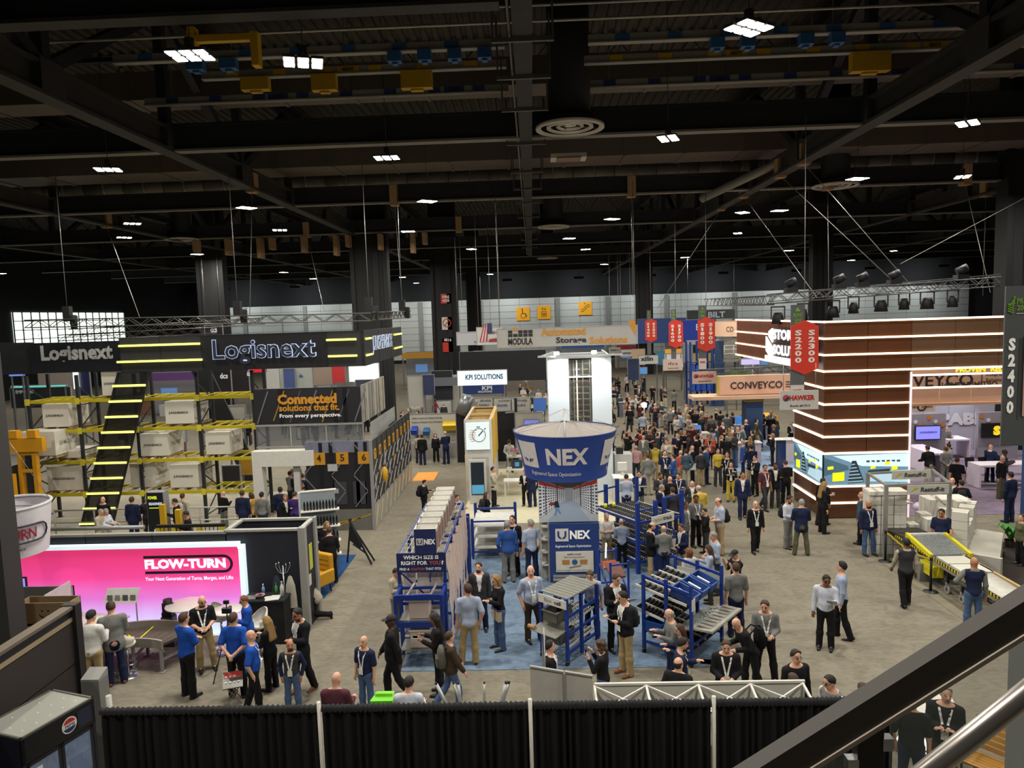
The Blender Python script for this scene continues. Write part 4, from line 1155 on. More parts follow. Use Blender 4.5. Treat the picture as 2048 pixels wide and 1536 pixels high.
for b in ((-8.25,-6.2,18.3,18.38),(-8.25,-6.2,19.3,19.38),(-8.25,-8.17,18.38,19.3),(-6.28,-6.2,18.38,19.3)):
    BX(*b, 0,2.74).b('wall_panel', DKP, t); BX(b[0] - .02, b[1] + .02, b[2] - .02, b[3] + .02,2.74,2.8).b('rim', RIM, t)
BX(-6.3,-6.12,18.24,18.42,0,2.82).b('corner_post', M('#8f8e89', .5), t); BX(-6.2,-6.14,19.2,19.4,0,2.82).b('corner_post', M('#8f8e89', .5), t)
BX(-6.2,-6.185,18.75,19.0,1.5,2.2).b('poster', M('#b9bb4a', .6), t); BX(-6.2,-6.185,18.6,18.8,1.1,1.4).b('poster', M('#c9c7bd', .6), t)
# black table with things on it
t = thing('side_table', 'tall table under a black cloth in front of the black closet', 'table', (-7.0,17.8,0))
BX(-7.62,-6.5,17.5,18.1,1.12,1.16).b('top', M('#17171a', .7), t); BX(-7.6,-6.52,17.52,18.08,.02,1.12).b('cloth_skirt', M('#121214', .9,0,0,.2,6), t)
TZ = 1.162
t = thing('laptop', 'closed grey laptop on the black table', 'laptop', (-7.45,17.75, TZ)); BX(-7.6,-7.28,17.6,17.85, TZ, TZ + .012).b('base', M('#77777a', .4,.4), t); BX(-7.6,-7.28,17.6,17.85, TZ + .013, TZ + .022).b('lid', M('#8a8a8c', .4,.4), t)
def bottle(label, x, y, z, col, cap, h=.26, r=.04):
    t = thing('water_bottle', label, 'bottle', (x, y, z)); LTH((x, y, z), [(0,0),(r, 0.002),(r, h * .62),(r * .38, h * .82),(r * .36, h * .9)], 14).b('body', M(col, .2), t); CY((x, y), r * .42, z + h * .9, z + h, 10).b('cap', M(cap, .4), t)
bottle('clear blue water bottle at the back of the black table', -7.2,17.98, TZ, '#7c97c0', '#d8dde6', .27)
bottle('green soda bottle with green cap on the black table', -6.86,17.98, TZ, '#3f8a3a', '#2d6a2a', .3)
bottle('tall white steel flask at the end of the black table', -6.66,17.85, TZ, '#c2c0b8', '#b5b3ab', .38,.05)
t = thing('candy_bowl', 'clear bowl of wrapped sweets on the black table', 'bowl', (-7.2,17.75, TZ)); LTH((-7.2,17.75, TZ), [(.0,0),(.07,.003),(.12,.07),(.125,.075)], 18).b('bowl', M('#9b8f92', .2), t)
k = MB(); [k.cbox((-7.2 + .07 * math.cos(i * 2.4) * (i % 5) / 4,17.75 + .07 * math.sin(i * 2.4) * (i % 5) / 4, TZ + .06 + .01 * (i % 3)),(.03,.02,.015)) for i in range(22)]; k.b('sweets', M('#a0525a', .4), t, kind='stuff')
for i, (x, y, a) in enumerate(((-6.92,17.68,.3),(-6.8,17.72,.1))): put(BX(-.12,.12,-.16,.16,0,.004).rot(a).b('leaflet', M('#c9c8c2', .6)),('lower', 'upper')[i] + ' white printed leaflet on the black table', 'leaflet').location = (x, y, TZ + i * .005)
put(CY((-7.03,17.72),.06, TZ, TZ + .012,14).b('plate', M('#d5d3cc', .4)), 'small white plate beside the sweets bowl', 'plate')
t = thing('coat_stand', 'chrome coat stand with hooked arms behind the black table', 'coat stand', (-6.72,18.18,0))
CY((-6.72,18.18),.02,.02,1.85,10).b('pole', CHROME, t); CY((-6.72,18.18),.1,0,.02,16).b('foot', CHROME, t)
for a in (0.3,2.3,3.6,5.3): c, s = math.cos(a),.4 * math.sin(a); TB([(-6.72,18.18,1.6),(-6.72 + .12 * c, 18.18 + .12 * s, 1.68),(-6.72 + .2 * c, 18.18 + .2 * s, 1.85),(-6.72 + .18 * c, 18.18 + .18 * s, 1.93)], .012,6).b('hook', CHROME, t)
def coat(label, x, y, col):
    m = MB(); m.lathe((x, y, .75), [(.16,0),(.15,.3),(.12,.6),(.05,.82),(.0,.86)], 12); m.v = [(vx, y + (vy - y) * .5, vz) for vx, vy, vz in m.v]; t = thing('coat', label, 'coat', (x, y, .75)); m.b('coat_cloth', M(col, .9,0,0,.2,8), t); TB([(x - .02, y, 1.6),(x, y, 1.66),(x + .02, y, 1.6)], .008,6).b('hanger_loop', BLACK, t)
coat('dark navy coat hanging on the coat stand', -6.9,18.16, '#1d2233'); coat('beige raincoat hanging on the coat stand', -6.52,18.1, '#9c978a')
# stools and tables
def bar_stool(label, x, y, rz, seat='#cbc8bd'):
    t = thing('bar_stool', label, 'stool', (x, y, 0), rz, 'white bucket bar stools')
    m = MB(); m.lathe((0,0,.74), [(0,.0),(.17,.0),(.21,.05),(.2,.09),(0,.07)], 20); m.b('seat', M(seat, .5), t, True)
    m = MB(); vs = []; fs = []
    for k in range(15):
        a = math.radians(-20 + k * 220 / 14); hgt = .16 + .2 * max(0, math.sin(a))
        for r, z in ((.21,.05),(.235,.05 + hgt * .5),(.24,.05 + hgt),(.215,.05 + hgt)): vs.append((r * math.cos(a), r * math.sin(a),.78 + z))
    for k in range(14):
        for j in range(3): fs.append((k * 4 + j, k * 4 + j + 1, k * 4 + j + 5, k * 4 + j + 4))
    m.add(vs, fs, True).b('backrest', M(seat, .5), t, True)
    CY((0,0),.028,.02,.75,10).b('column', CHROME, t, True); LTH((0,0,0), [(.21,0),(.2,.015),(.03,.03)], 24).b('foot', CHROME, t, True)
    TB([(.14 * math.cos(k * .524),-.05 + .14 * math.sin(k * .524),.3) for k in range(13)], .01,6).b('footrest', CHROME, t, True)
    return t
bar_stool('white bucket bar stool by the curved belt conveyor, yellow bag on it', -9.75,16.0,2.6)
bar_stool('white bucket bar stool by the black-skirted table', -6.95,16.9,-.7)
bar_stool('white bucket bar stool behind the man in beige sleeves', -8.1,17.4,1.5)
t = thing('yellow_bag', 'small yellow bag lying on a white bar stool', 'bag', (-9.75,16.0,.84)); LTH((-9.75,16.0,.845), [(0,0),(.13,.02),(.15,.07),(.09,.13),(0,.14)], 14).b('pouch', M('#c8b420', .7,0,0,.2,9), t); TB([(-9.82,16,.97),(-9.75,16,1.05),(-9.68,16,.97)], .01,6).b('strap', M('#2a2a26', .7), t)
def high_table(label, x, y, r=.38, h=1.08):
    t = thing('high_table', label, 'table', (x, y, 0),0, 'white round bar tables'); LTH((x, y, h), [(0,0),(r - .01,0),(r, .012),(r - .01,.028),(0,.028)], 32).b('top', M('#cfcac2', .4), t); CY((x, y),.035,.03, h, 12).b('stem', CHROME, t); LTH((x, y, 0), [(.27,0),(.26,.015),(.04,.035)], 24).b('foot', CHROME, t)
high_table('white round bar table in front of the glowing pink wall', -9.05,17.55,.5)
high_table('white round bar table behind the camera tripod', -7.8,17.15,.38)
# curved belt conveyor
t = thing('belt_conveyor', 'curved grey belt conveyor with dark ribbed belt in front of the pink wall', 'conveyor', (-10.3,16.6,0))
cx, cy = -9.6,14.9; 
def arc(r0, r1, z0, z1, a0=62, a1=128, n=22):
    m = MB(); vs = []; fs = []
    for k in range(n + 1):
        a = math.radians(a0 + (a1 - a0) * k / n); c, s = math.cos(a), math.sin(a)
        vs += [(cx + r0 * c, cy + r0 * s, z0),(cx + r1 * c, cy + r1 * s, z0),(cx + r1 * c, cy + r1 * s, z1),(cx + r0 * c, cy + r0 * s, z1)]
    for k in range(n):
        for j in range(4): fs.append((4 * k + j, 4 * k + (j + 1) % 4,4 * k + 4 + (j + 1) % 4,4 * k + 4 + j))
    fs += [(0,1,2,3),(4 * n, 4 * n + 1,4 * n + 2,4 * n + 3)]
    return m.add(vs, fs)
arc(2.2,2.25,.62,.88).b('outer_rail', M('#9a958a', .4,.3), t); arc(1.35,1.4,.58,.80).b('inner_rail', M('#9a958a', .4,.3), t); arc(1.4,2.2,.66,.72).b('belt', M('#4a4038', .7,0,0,.2,20), t)
for k in range(9):
    a = math.radians(66 + k * 7.2); BR_((cx + 1.42 * math.cos(a), cy + 1.42 * math.sin(a),.725),(cx + 2.18 * math.cos(a), cy + 2.18 * math.sin(a),.725),.012).b('belt_rib', M('#5b5046', .7), t)
a = math.radians(92); BR_((cx + 1.42 * math.cos(a), cy + 1.42 * math.sin(a),.732),(cx + 2.18 * math.cos(a), cy + 2.18 * math.sin(a),.732),.03,.01).b('yellow_line', M('#d2cf2c', .5), t)
for a_ in (66,97,126):
    a = math.radians(a_)
    for r in (1.4,2.2): x, y = cx + r * math.cos(a), cy + r * math.sin(a); BR_((x, y, .02),(x, y, .62),.06).b('leg', GREYM, t); MB().cbox((x, y, .01),(.16,.16,.02)).b('foot_plate', GREYM, t)
    BR_((cx + 1.4 * math.cos(a), cy + 1.4 * math.sin(a),.3),(cx + 2.2 * math.cos(a), cy + 2.2 * math.sin(a),.3),.05).b('cross_bar', GREYM, t)
p = MB().cbox((-9.75,17.2,.78),(.3,.02,.09)).b('maker_plate', M('#b9b4a8', .4,.2), t); text(p, 'FLOW-TURN', (-9.75,17.185,.78),.25,.045, M('#5a3034'))
t = thing('stage_lamp', 'small black moving-head lamp standing before the pink wall', 'lamp', (-9.55,17.6,0)); BX(-9.68,-9.42,17.5,17.7,.78,.9).b('base', BLACK, t); CY((-9.55,17.6),.11,.95,1.22,16).b('head', BLACK, t); BX(-9.69,-9.65,17.56,17.64,.88,1.12).box(-9.45,-9.41,17.56,17.64,.88,1.12).b('yoke', BLACK, t); BX(-9.7,-9.4,17.48,17.72,0,.78).b('case', M('#3a3a3e', .5), t)
# steel hopper machine and its outfeed table
t = thing('feeder_machine', 'open-topped grey steel feeder box machine under the hanging round sign', 'machine', (-12,16.3,0))
for b in ((-13.2,-11.75,15.95,16.0),(-13.2,-11.75,17.25,17.3),(-13.2,-13.15,15.95,17.3),(-11.8,-11.75,15.95,17.3)): BX(*b, .75,1.75 if b[0] > -12 or b[3] - b[2] < .1 else 1.75).b('side_plate', M('#8f8e8c', .35,.5,0,.1,2), t)
BX(-13.15,-11.8,16,17.25,1.1,1.15).b('inner_belt', M('#5d5a54', .6), t); BR_((-13.1,16.6,1.6),(-11.8,16.6,1.6),.1).b('cross_tube', M('#6d6b68', .4,.4), t)
BX(-11.72,-11.7,16.15,17.1,1.2,1.95).b('shield', M('#b5adb0', .5), t); text(t, 'FLOW-TURN', (-12.4,15.94,1.45),.5,.09, M('#a83a48'))
for x in (-13.1,-11.85):
    for y in (16.02,17.2): BX(x - .04, x + .04, y - .04, y + .04,0,.75).b('leg', GREYM, t)
t = thing('outfeed_table', 'sloping white outfeed table beside the steel feeder machine', 'table', (-11.2,16.6,0))
HX([(-11.66,16.0,.98),(-10.5,16.5,.78),(-10.5,17.5,.82),(-11.66,17.3,1.02),(-11.66,16.0,1.02),(-10.5,16.5,.82),(-10.5,17.5,.86),(-11.66,17.3,1.06)]).b('top', M('#b7aeae', .5), t)
for x, y in ((-11.6,16.1),(-10.6,16.6),(-10.6,17.4),(-11.6,17.2)): BX(x - .03, x + .03, y - .03, y + .03,0,.82).b('leg', GREYM, t)
BX(-11.6,-10.6,16.9,16.94,.3,.36).b('stretcher', GREYM, t)
t = thing('leaflet_board', 'white board of small printed sheets on a wire stand', 'display board', (-10.9,17.6,0)); HX([(-11.2,17.55,1.15),(-10.35,17.55,1.15),(-10.35,17.57,1.15),(-11.2,17.57,1.15),(-11.15,17.7,1.5),(-10.3,17.7,1.5),(-10.3,17.72,1.5),(-11.15,17.72,1.5)]).b('board', M('#c6c6bc', .6), t)
for k in range(4): BX(-11.1 + k * .2,-10.97 + k * .2,17.575,17.6,1.2,1.36).b('printed_sheet', M(('#6a6a66', '#8f8f88', '#55585c', '#7d7a70')[k], .6), t)
for x in (-11.1,-10.4): BR_((x, 17.65,.02),(x, 17.65,1.2),.025).b('leg', ALU, t)
t = thing('info_screen', 'small screen glowing lilac behind the steel feeder machine', 'screen', (-13.4,17.3,0)); BX(-13.7,-13.05,17.4,17.45,1.45,1.95).b('bezel', BLACK, t); BX(-13.67,-13.08,17.39,17.4,1.48,1.92).b('display', M('#8a86d8', .4,0,1.0,0), t); BX(-13.4,-13.3,17.45,17.5,0,1.5).b('stand', CHAR, t)
# hanging drum sign
t = thing('drum_sign', 'white round hanging drum sign with red letters and a dark loop', 'sign', (-12.62,16.4,3.2)); cx2, cy2 = -12.62,16.4
LTH((cx2, cy2,2.93), [(.80,0),(.86,.5),(.93,1.15)], 40).b('fabric', M('#c3c0c4', .7), t); LTH((cx2, cy2,4.08), [(.95,0),(.95,.04),(.88,.04),(.88,0)], 40).b('hoop', M('#b0afb2', .4), t); BR_((cx2 - .9, cy2,4.06),(cx2 + .9, cy2,4.06),.03).b('cross_bar', ALU, t)
for k in range(3): a = k * 2.09 + .4; TB([(cx2 + .92 * math.cos(a), cy2 + .92 * math.sin(a),4.1),(cx2, cy2,6.0)], .008,4).b('wire', WIRE, t)
TB([(cx2, cy2,6.0),(cx2, cy2,14.08)], .01,4).b('wire', WIRE, t)
wr = lambda off, zc: (lambda a, b: (cx2 + (.83 + .12 * (zc + b - 2.93) / 1.15 + .015) * math.sin(a / .88 + off), cy2 - (.83 + .12 * (zc + b - 2.93) / 1.15 + .015) * math.cos(a / .88 + off), zc + b))
text(t, 'FLOW-TURN', None, 1.5,.26, M('#8a2434', .5), wrap=wr(.45,3.5)); text(t, 'Turns, Merges', None, .9,.1, M('#333038', .5), wrap=wr(.5,3.15), bold=.01)
m = MB()
f = wr(.45,3.5); pts = [f(a * .1,.2) for a in range(-8,9)] + [f(.85 + .2 * math.cos(k),.2 * math.sin(k)) for k in (1.2,.6,0,-.6,-1.2)] + [f(a * .1,-.2) for a in range(8,-9,-1)]
m.tube(pts, .022,5).b('loop', M('#2a2730', .5), t)
# tripod camera and folding red sign
t = thing('camera_tripod', 'black camera on a tall thin black tripod among the blue shirts', 'tripod', (-7.35,16.0,0))
for dx, dy in ((-.3,-.75),(.35,-.2),(.0,.45)): TB([(-7.3 + dx * .75,16.0 + dy * .6,.01),(-7.3,16.0,1.25)], .014,6).b('leg', BLACK, t)
CY((-7.3,16.0),.016,1.2,1.5,8).b('centre_column', BLACK, t); BX(-7.4,-7.2,15.95,16.05,1.5,1.62).b('camera_body', M('#101013', .4), t); TB([(-7.3,16.06,1.56),(-7.3,16.2,1.56)], .04,12).b('lens', BLACK, t); BX(-7.36,-7.24,15.97,16.03,1.72,1.8).box(-7.31,-7.29,15.99,16.01,1.62,1.72).b('monitor', BLACK, t)
t = thing('folding_stand', 'red framed sign tilted on a crossed-leg folding stand', 'sign stand', (-6.7,14.75,0),.35); t.scale = (.75,.75,.8)
for y in (-.15,.15): BR_((-.2, y, .02),(.2, y, .55),.025).bar((.2, y, .02),(-.2, y, .55),.025).b('crossed_leg', M('#7a7770', .4,.4), t, True)
HX([(-.27,-.26,.52),(.27,-.26,.52),(.27,.2,.78),(-.27,.2,.78),(-.27,-.27,.55),(.27,-.27,.55),(.27,.19,.81),(-.27,.19,.81)]).b('frame', M('#5a5852', .4,.3), t, True)
HX([(-.24,-.24,.56),(.24,-.24,.56),(.24,.17,.795),(-.24,.17,.795),(-.24,-.24,.565),(.24,-.24,.565),(.24,.17,.80),(-.24,.17,.80)]).b('red_face', M('#a5302c', .5), t, True)
for k in range(7): MB().cbox((-.18 + (k % 4) * .11,-.12 + (k // 4) * .16,.64 + (k // 4) * .09),(.06,.05,.03)).b('motif', M('#d8d2cc', .5), t, True)
# ---------------------------------------------------------------- blue roller-rack booth
BL = M('#1a3584', .45,.1,0,.08,3); NV = M('#20376f', .6,0,0,.05,2); NVD = M('#1f2a5c', .6); PLAS = M('#c4b4ac', .4,0,0,.18,2.5,.8)
def logo(t, cx, cz, y, h, wrap=None, local=False):
    """white square with a split navy U"""
    def W(pts):
        p = [(cx + a * h, cz + b * h) for a, b in pts]
        return [(wrap(a - cx, b - cz) if wrap else (a, y, b)) for a, b in p]
    n = 6
    def strip(l, r, nm, m):
        vs = []; fs = []
        for k in range(n + 1):
            u = k / n; vs += [(l[0] + (r[0] - l[0]) * u, l[1] + (r[1] - l[1]) * u),(l[2] + (r[2] - l[2]) * u, l[3] + (r[3] - l[3]) * u)]
        mb.add(W(vs), [(2 * k, 2 * k + 2,2 * k + 3,2 * k + 1) for k in range(n)])
    mb = MB(); strip((-.5,-.5,-.5,.5),(.5,-.5,.5,.5), '', None); mb.b('logo_square', M('#c9c3c0', .6), t, local)
    off = -.006
    if wrap:
        w0 = wrap; wrap = lambda a, b: w0(a, b, .02)
    else: y += off
    mb = MB()
    for sg in (-1,1):
        for q in (((-.34,.3),(-.20,.3),(-.20,-.05),(-.34,-.08)),((-.34,-.08),(-.20,-.05),(-.13,-.16),(-.23,-.26)),((-.23,-.26),(-.13,-.16),(-.04,-.2),(-.04,-.33))):
            mb.add(W([(sg * a, b) for a, b in q]), [(0,1,2,3)])
    mb.b('logo_mark', NV, t, local)
t = thing('brand_kiosk', 'tall navy kiosk column with flared round fabric crown', 'kiosk', (.95,21.6,0))
BX(.34,1.85,21.4,21.5,.02,1.84).b('lower_banner', NV, t)
BX(.04,1.85,21.62,21.8,1.84,3.22).b('photo_panel', M('#aeb4ba', .5), t)
BX(.1,1.8,21.8,22.5,0,3.2).b('core', M('#b5b2ab', .6), t)
y = 21.38
logo(t, .72,1.50, y, .40); text(t, 'NEX', (1.27, y, 1.50),.62,.27, LTXT, bold=.04); text(t, 'Engineered Space Optimization', (1.06, y, 1.14),1.08,.10, LTXT, bold=.005)
BX(.52,1.66,21.36,21.4,.35,.98).b('poster', M('#c7c2b2', .6), t); y = 21.35
text(t, 'pallet track', (1.08, y, .90),.42,.07, M('#44484e')); text(t, 'Pallet Handling Solutions', (1.08, y, .81),.62,.055, M('#44484e'), bold=.01); text(t, 'Dynamic Storage for Two-Deep Pallet Positions', (1.09, y, .40),1.08,.05, M('#44484e'), bold=.01)
for x in (.82,1.36): BX(x - .11, x + .11,21.345,21.36,.60,.73).b('carton_print', M('#a8733c'), t)
disc((1.09,21.345,.66),.085,18).b('round_print', M('#2a587c'), t); BR_((.92,21.35,.49),(1.28,21.35,.55),.01,.02).b('rail_print', M('#6c6a66'), t)
BX(.42,1.76,21.26,21.4,.10,.17).b('roller_shelf', GREYM, t); BX(.42,1.76,21.3,21.4,.2,.25).b('roller_track', ALU, t)
# print on the upper panel: a warehouse aisle
y = 21.612
def pr(pts, col, nm='photo_print', dy=0): return poly(pts, y - dy).b(nm, M(col, .5,0,.12,0), t)
pr([(.28,1.84),(1.62,1.84),(1.1,2.55),(.85,2.55)], '#8b98a6'); pr([(.1,3.2),(1.8,3.2),(1.1,2.9),(.85,2.9)], '#4a4644')
for sd, a, b in ((-1,.06,.85),(1,1.84,1.10)):
    pr([(a, 2.0),(a, 3.1),(b, 2.85),(b, 2.5)], '#c3c4c8', dy=.002); pr([(a, 3.02),(a, 3.15),(b, 2.88),(b, 2.84)], '#a2352c', dy=.006)
    m = MB()
    for k in range(11):
        u0, u1 = (k / 11) ** .8,((k + .55) / 11) ** .8
        for j in range(9):
            w0, w1 = j / 9 + .02,(j + .5) / 9 + .02
            f = lambda u, w: (a + (b - a) * u, y - .004,(2.02 + 1.0 * w) * (1 - u) + (2.5 + .34 * w) * u)
            m.add([f(u0, w0), f(u1, w0), f(u1, w1), f(u0, w1)], [(0,1,2,3)])
    m.b('photo_print', M('#3a3d48', .5,0,.05,0), t, kind='stuff')
    for u in (.25,.7): x = a + (b - a) * u; pr([(x - .012,1.95 * (1 - u) + 2.5 * u),(x + .012,1.95 * (1 - u) + 2.5 * u),(x + .012,3.02),(x - .012,3.02)], '#22252f', dy=.007)
pr([(.52,2.05),(.56,2.3),(.64,2.3),(.72,2.1),(.68,2.1),(.6,2.22),(.56,2.05)], '#5a7c9c', dy=.008); pr([(.5,2.42),(.55,2.5),(.64,2.5),(.68,2.3),(.54,2.3)], '#1c2430', dy=.009); pr([(.36,2.38),(.5,2.36),(.5,2.46),(.4,2.48)], '#7a2a28', dy=.009)
for z in (.5,.9,1.3,1.7): BX(.06,.32,21.5,22.6, z, z + .04).b('side_shelf', M('#b7b4aa', .5), t)
BX(.05,.09,21.45,21.5,0,1.9).box(.29,.33,21.45,21.5,0,1.9).b('side_upright', GREYM, t)
kc = (.93,22.5)
m = MB(); m.lathe((kc[0], kc[1], 0), [(1.30,3.16),(1.30,3.2),(1.38,3.7),(1.50,4.2),(1.63,4.56)], 64); m.b('crown_fabric', M('#243f86', .7,0,0,.05,2), t)
m = MB(); m.lathe((kc[0], kc[1], 0), [(1.28,3.18),(1.36,3.7),(1.48,4.2),(1.61,4.56)], 64); m.b('crown_lining', M('#b4aca6', .7,0,0,.06,2), t)
m = MB(); m.lathe((kc[0], kc[1], 4.56), [(1.635,0),(1.635,.03),(1.60,.03),(1.60,0),(1.635,0)], 64); m.b('crown_hoop', M('#1c2c5c', .5), t)
CY(kc, .035,2.9,5.25,10).b('mast', ALU, t)
for k in range(6):
    a = k * math.pi / 3 + .3; TB([(kc[0] + 1.6 * math.cos(a), kc[1] + 1.6 * math.sin(a),4.56),(kc[0], kc[1], 4.85)], .014,5).b('spoke', ALU, t)
    TB([(kc[0] + 1.6 * math.cos(a), kc[1] + 1.6 * math.sin(a),4.58),(kc[0], kc[1], 5.22)], .004,4).b('stay_wire', WIRE, t)
def rad(z): return np.interp(z, (3.16,3.2,3.7,4.2,4.56),(1.30,1.30,1.38,1.50,1.63))
def wrapc(ang0, zc): 
    def f(a, b, d=0.006):
        z = zc + b; r = rad(z) + d; th = ang0 + a / 1.45
        return (kc[0] + r * math.sin(th), kc[1] - r * math.cos(th), z)
    return f
for ang in (-.36,1.68,-2.3):
    w_ = wrapc(ang - .58,3.98); logo(t, 0,0,0,.80, wrap=lambda a, b, d=.006, w_=w_: w_(a, b, d))
    text(t, 'NEX', None, 1.3,.52, M('#d2c8c2', .6), wrap=lambda a, b, w_=wrapc(ang + .36,3.96): w_(a, b, .01), bold=.04)
    text(t, 'Engineered Space Optimization', None, 1.75,.16, M('#d2c8c2', .6), wrap=lambda a, b, w_=wrapc(ang + .06,3.40): w_(a, b, .01), bold=.004)
# long tote rack on the left
t = thing('tote_rack', 'long blue rack topped by a row of white cartons, plastic sheets on its side', 'rack', (-2.9,17,0))
for y in (17.0,18.5,20.1,21.7):
    for x in (-3.42,-2.3): BX(x - .035, x + .035, y - .035, y + .035,0,2.5).b('upright', BL, t)
    for z in (.3,1.2,2.42): BX(-3.42,-2.3, y - .02, y + .02, z, z + .07).b('cross_beam', BL, t)
for x in (-3.42,-2.3):
    for z in (.3,1.2,2.42): BX(x - .02, x + .02,17,21.7, z, z + .07).b('side_beam', BL, t)
for k in range(15): BX(-3.4,-2.32,17.05 + k * .33,17.06 + k * .33,2.5,2.51).b('deck_wire', M('#c8c6bd', .4,.4), t)
for k in range(9): BX(-3.38 + k * .13,-3.37 + k * .13,17,21.7,2.49,2.5).b('deck_wire', M('#c8c6bd', .4,.4), t)
BX(-3.46,-2.26,16.93,16.97,2.04,2.52).b('header_board', NVD, t); y = 16.92
text(t, 'WHICH SIZE IS', (-2.86, y, 2.42),.86,.10, LTXT, bold=.03); text(t, 'RIGHT FOR', (-3.03, y, 2.28),.64,.10, LTXT, bold=.03); text(t, 'YOU', (-2.53, y, 2.28),.28,.10, M('#c8664c'), bold=.03); text(t, '?', (-2.34, y, 2.28),.06,.10, LTXT, bold=.03)
text(t, 'FIND A', (-3.27, y, 2.13),.24,.065, LTXT, bold=.02); text(t, 'SOLUTION', (-2.95, y, 2.13),.33,.065, M('#c8664c'), bold=.02); text(t, 'THAT FITS!', (-2.57, y, 2.13),.38,.065, LTXT, bold=.02)
BR_((-3.38,17.02,2.0),(-2.6,17.02,1.25),.03).b('brace', BL, t)
def sheet(x, y0, y1, z0, z1, nm='plastic_sheet'):
    m = MB(); vs = []; nx, nz = 14,9
    for i in range(nx + 1):
        for j in range(nz + 1):
            u, w = i / nx, j / nz; vs.append((x + .035 * math.sin(u * 9 + w * 5) + .03 * math.sin(w * 11 + i) + .05 * (1 - w) * math.sin(u * 5), y0 + (y1 - y0) * u, z0 + (z1 - z0) * w))
    m.add(vs, [(i * (nz + 1) + j, (i + 1) * (nz + 1) + j, (i + 1) * (nz + 1) + j + 1, i * (nz + 1) + j + 1) for i in range(nx) for j in range(nz)], True); m.b(nm, M('#d9c2b6', .35,0,0,.12,2.5,.94), t)
for k in range(6): sheet(-2.22,17.05 + k * .78,17.78 + k * .78,.25 if k % 2 else .4,2.44)
for k in range(3): 
    m = BX(-3.36 + k * .34,-3.06 + k * .34,17.2,17.22,.35,2.0); m.b('plastic_sheet', M('#c9bcb6', .35,0,0,.12,2.5,.94), t)
for k in range(8):
    y0 = 16.85 + k * .56
    c = thing('carton', ('navy-fronted white carton, first of the row on the tote rack' if k == 0 else 'open white carton on the tote rack, %s behind the navy-fronted one' % ords[k - 1]), 'box', (-2.72, y0,2.515),0, 'cartons on the tote rack')
    w_ = MB(); a, b = -2.99,-2.46
    for q in ((a, b, y0, y0 + .012),(a, b, y0 + .36, y0 + .372),(a, a + .012, y0, y0 + .372),(b - .012, b, y0, y0 + .372)): w_.box(*q, 2.515,3.14)
    w_.box(a, b, y0, y0 + .372,2.515,2.525); w_.b('carton_walls', M('#c9c6be', .7), c)
    MB().quad((a + .012, y0 + .012,3.13),(b - .012, y0 + .012,3.13),(b - .012, y0 + .36,2.98),(a + .012, y0 + .36,2.98)).b('inner_flap', M('#d3d0c8', .7), c)
    if k == 0:
        BX(a, b, y0 - .01, y0 - .001,2.515,3.14).b('front_face', NVD, c); logo(c, a + .13,2.83, y0 - .014,.17); text(c, 'NEX', (a + .37, y0 - .016,2.83),.27,.13, LTXT, bold=.04)
    BX(b, b + .004, y0 + .04, y0 + .33,2.6,3.05).b('side_print', M('#8a5a4e', .6,0,0,.3,20), c)
# rolling presentation cart in front
t = thing('pick_cart', 'blue wheeled cart with hanging clear totes below the question sign', 'cart', (-2.85,16.2,0))
for y in (16.2,16.88):
    for x in (-3.38,-2.3): BX(x - .04, x + .04, y - .04, y + .04,.1,1.76).b('upright', BL, t)
for x in (-3.38,-2.3):
    for z in (.12,1.66): BX(x - .03, x + .03,16.2,16.88, z, z + .07).b('side_rail', BL, t)
for z in (.98,1.64):
    for y0, y1, h in ((16.17,16.23,.13),(16.86,16.9,.07)): BX(-3.38,-2.3, y0, y1, z, z + h).b('front_beam', BL, t)
for x in (-3.1,-2.55): 
    for z in (1.1,1.76): BR_((x, 16.2, z),(x + .06,16.88, z + .02),.05,.03).b('slide_rail', M('#8c8a84', .4,.4), t)
for k, (x, y) in enumerate(((-3.38,16.2),(-2.3,16.2),(-3.38,16.88),(-2.3,16.88))):
    TB([(x - .02, y, .055),(x + .02, y, .055)], .05,14).b('caster', RUB, t)
for z, lb in ((1.14, 'upper'),(.42, 'lower')):
    b = thing('clear_tote', lb + ' frosted white tote on the blue wheeled cart', 'tote', (-2.85,16.45, z),0, 'frosted totes on the cart'); m = MB()
    for q in ((-3.08,-2.64,16.3,16.31),(-3.08,-2.64,16.75,16.76),(-3.09,-3.08,16.3,16.76),(-2.64,-2.63,16.3,16.76)): m.box(*q, z, z + .44)
    m.b('tote_walls', PLAS, b); BX(-3.09,-2.63,16.3,16.76, z, z + .015).b('tote_floor', PLAS, b); BX(-3.12,-2.6,16.27,16.3, z + .42, z + .46).b('rim', M('#d5d2ca', .4), b)
BX(-3.32,-2.36,16.24,16.84,.39,.415).box(-3.32,-2.36,16.24,16.84,1.115,1.135).b('shelf', M('#8c8a84', .4,.4), t)
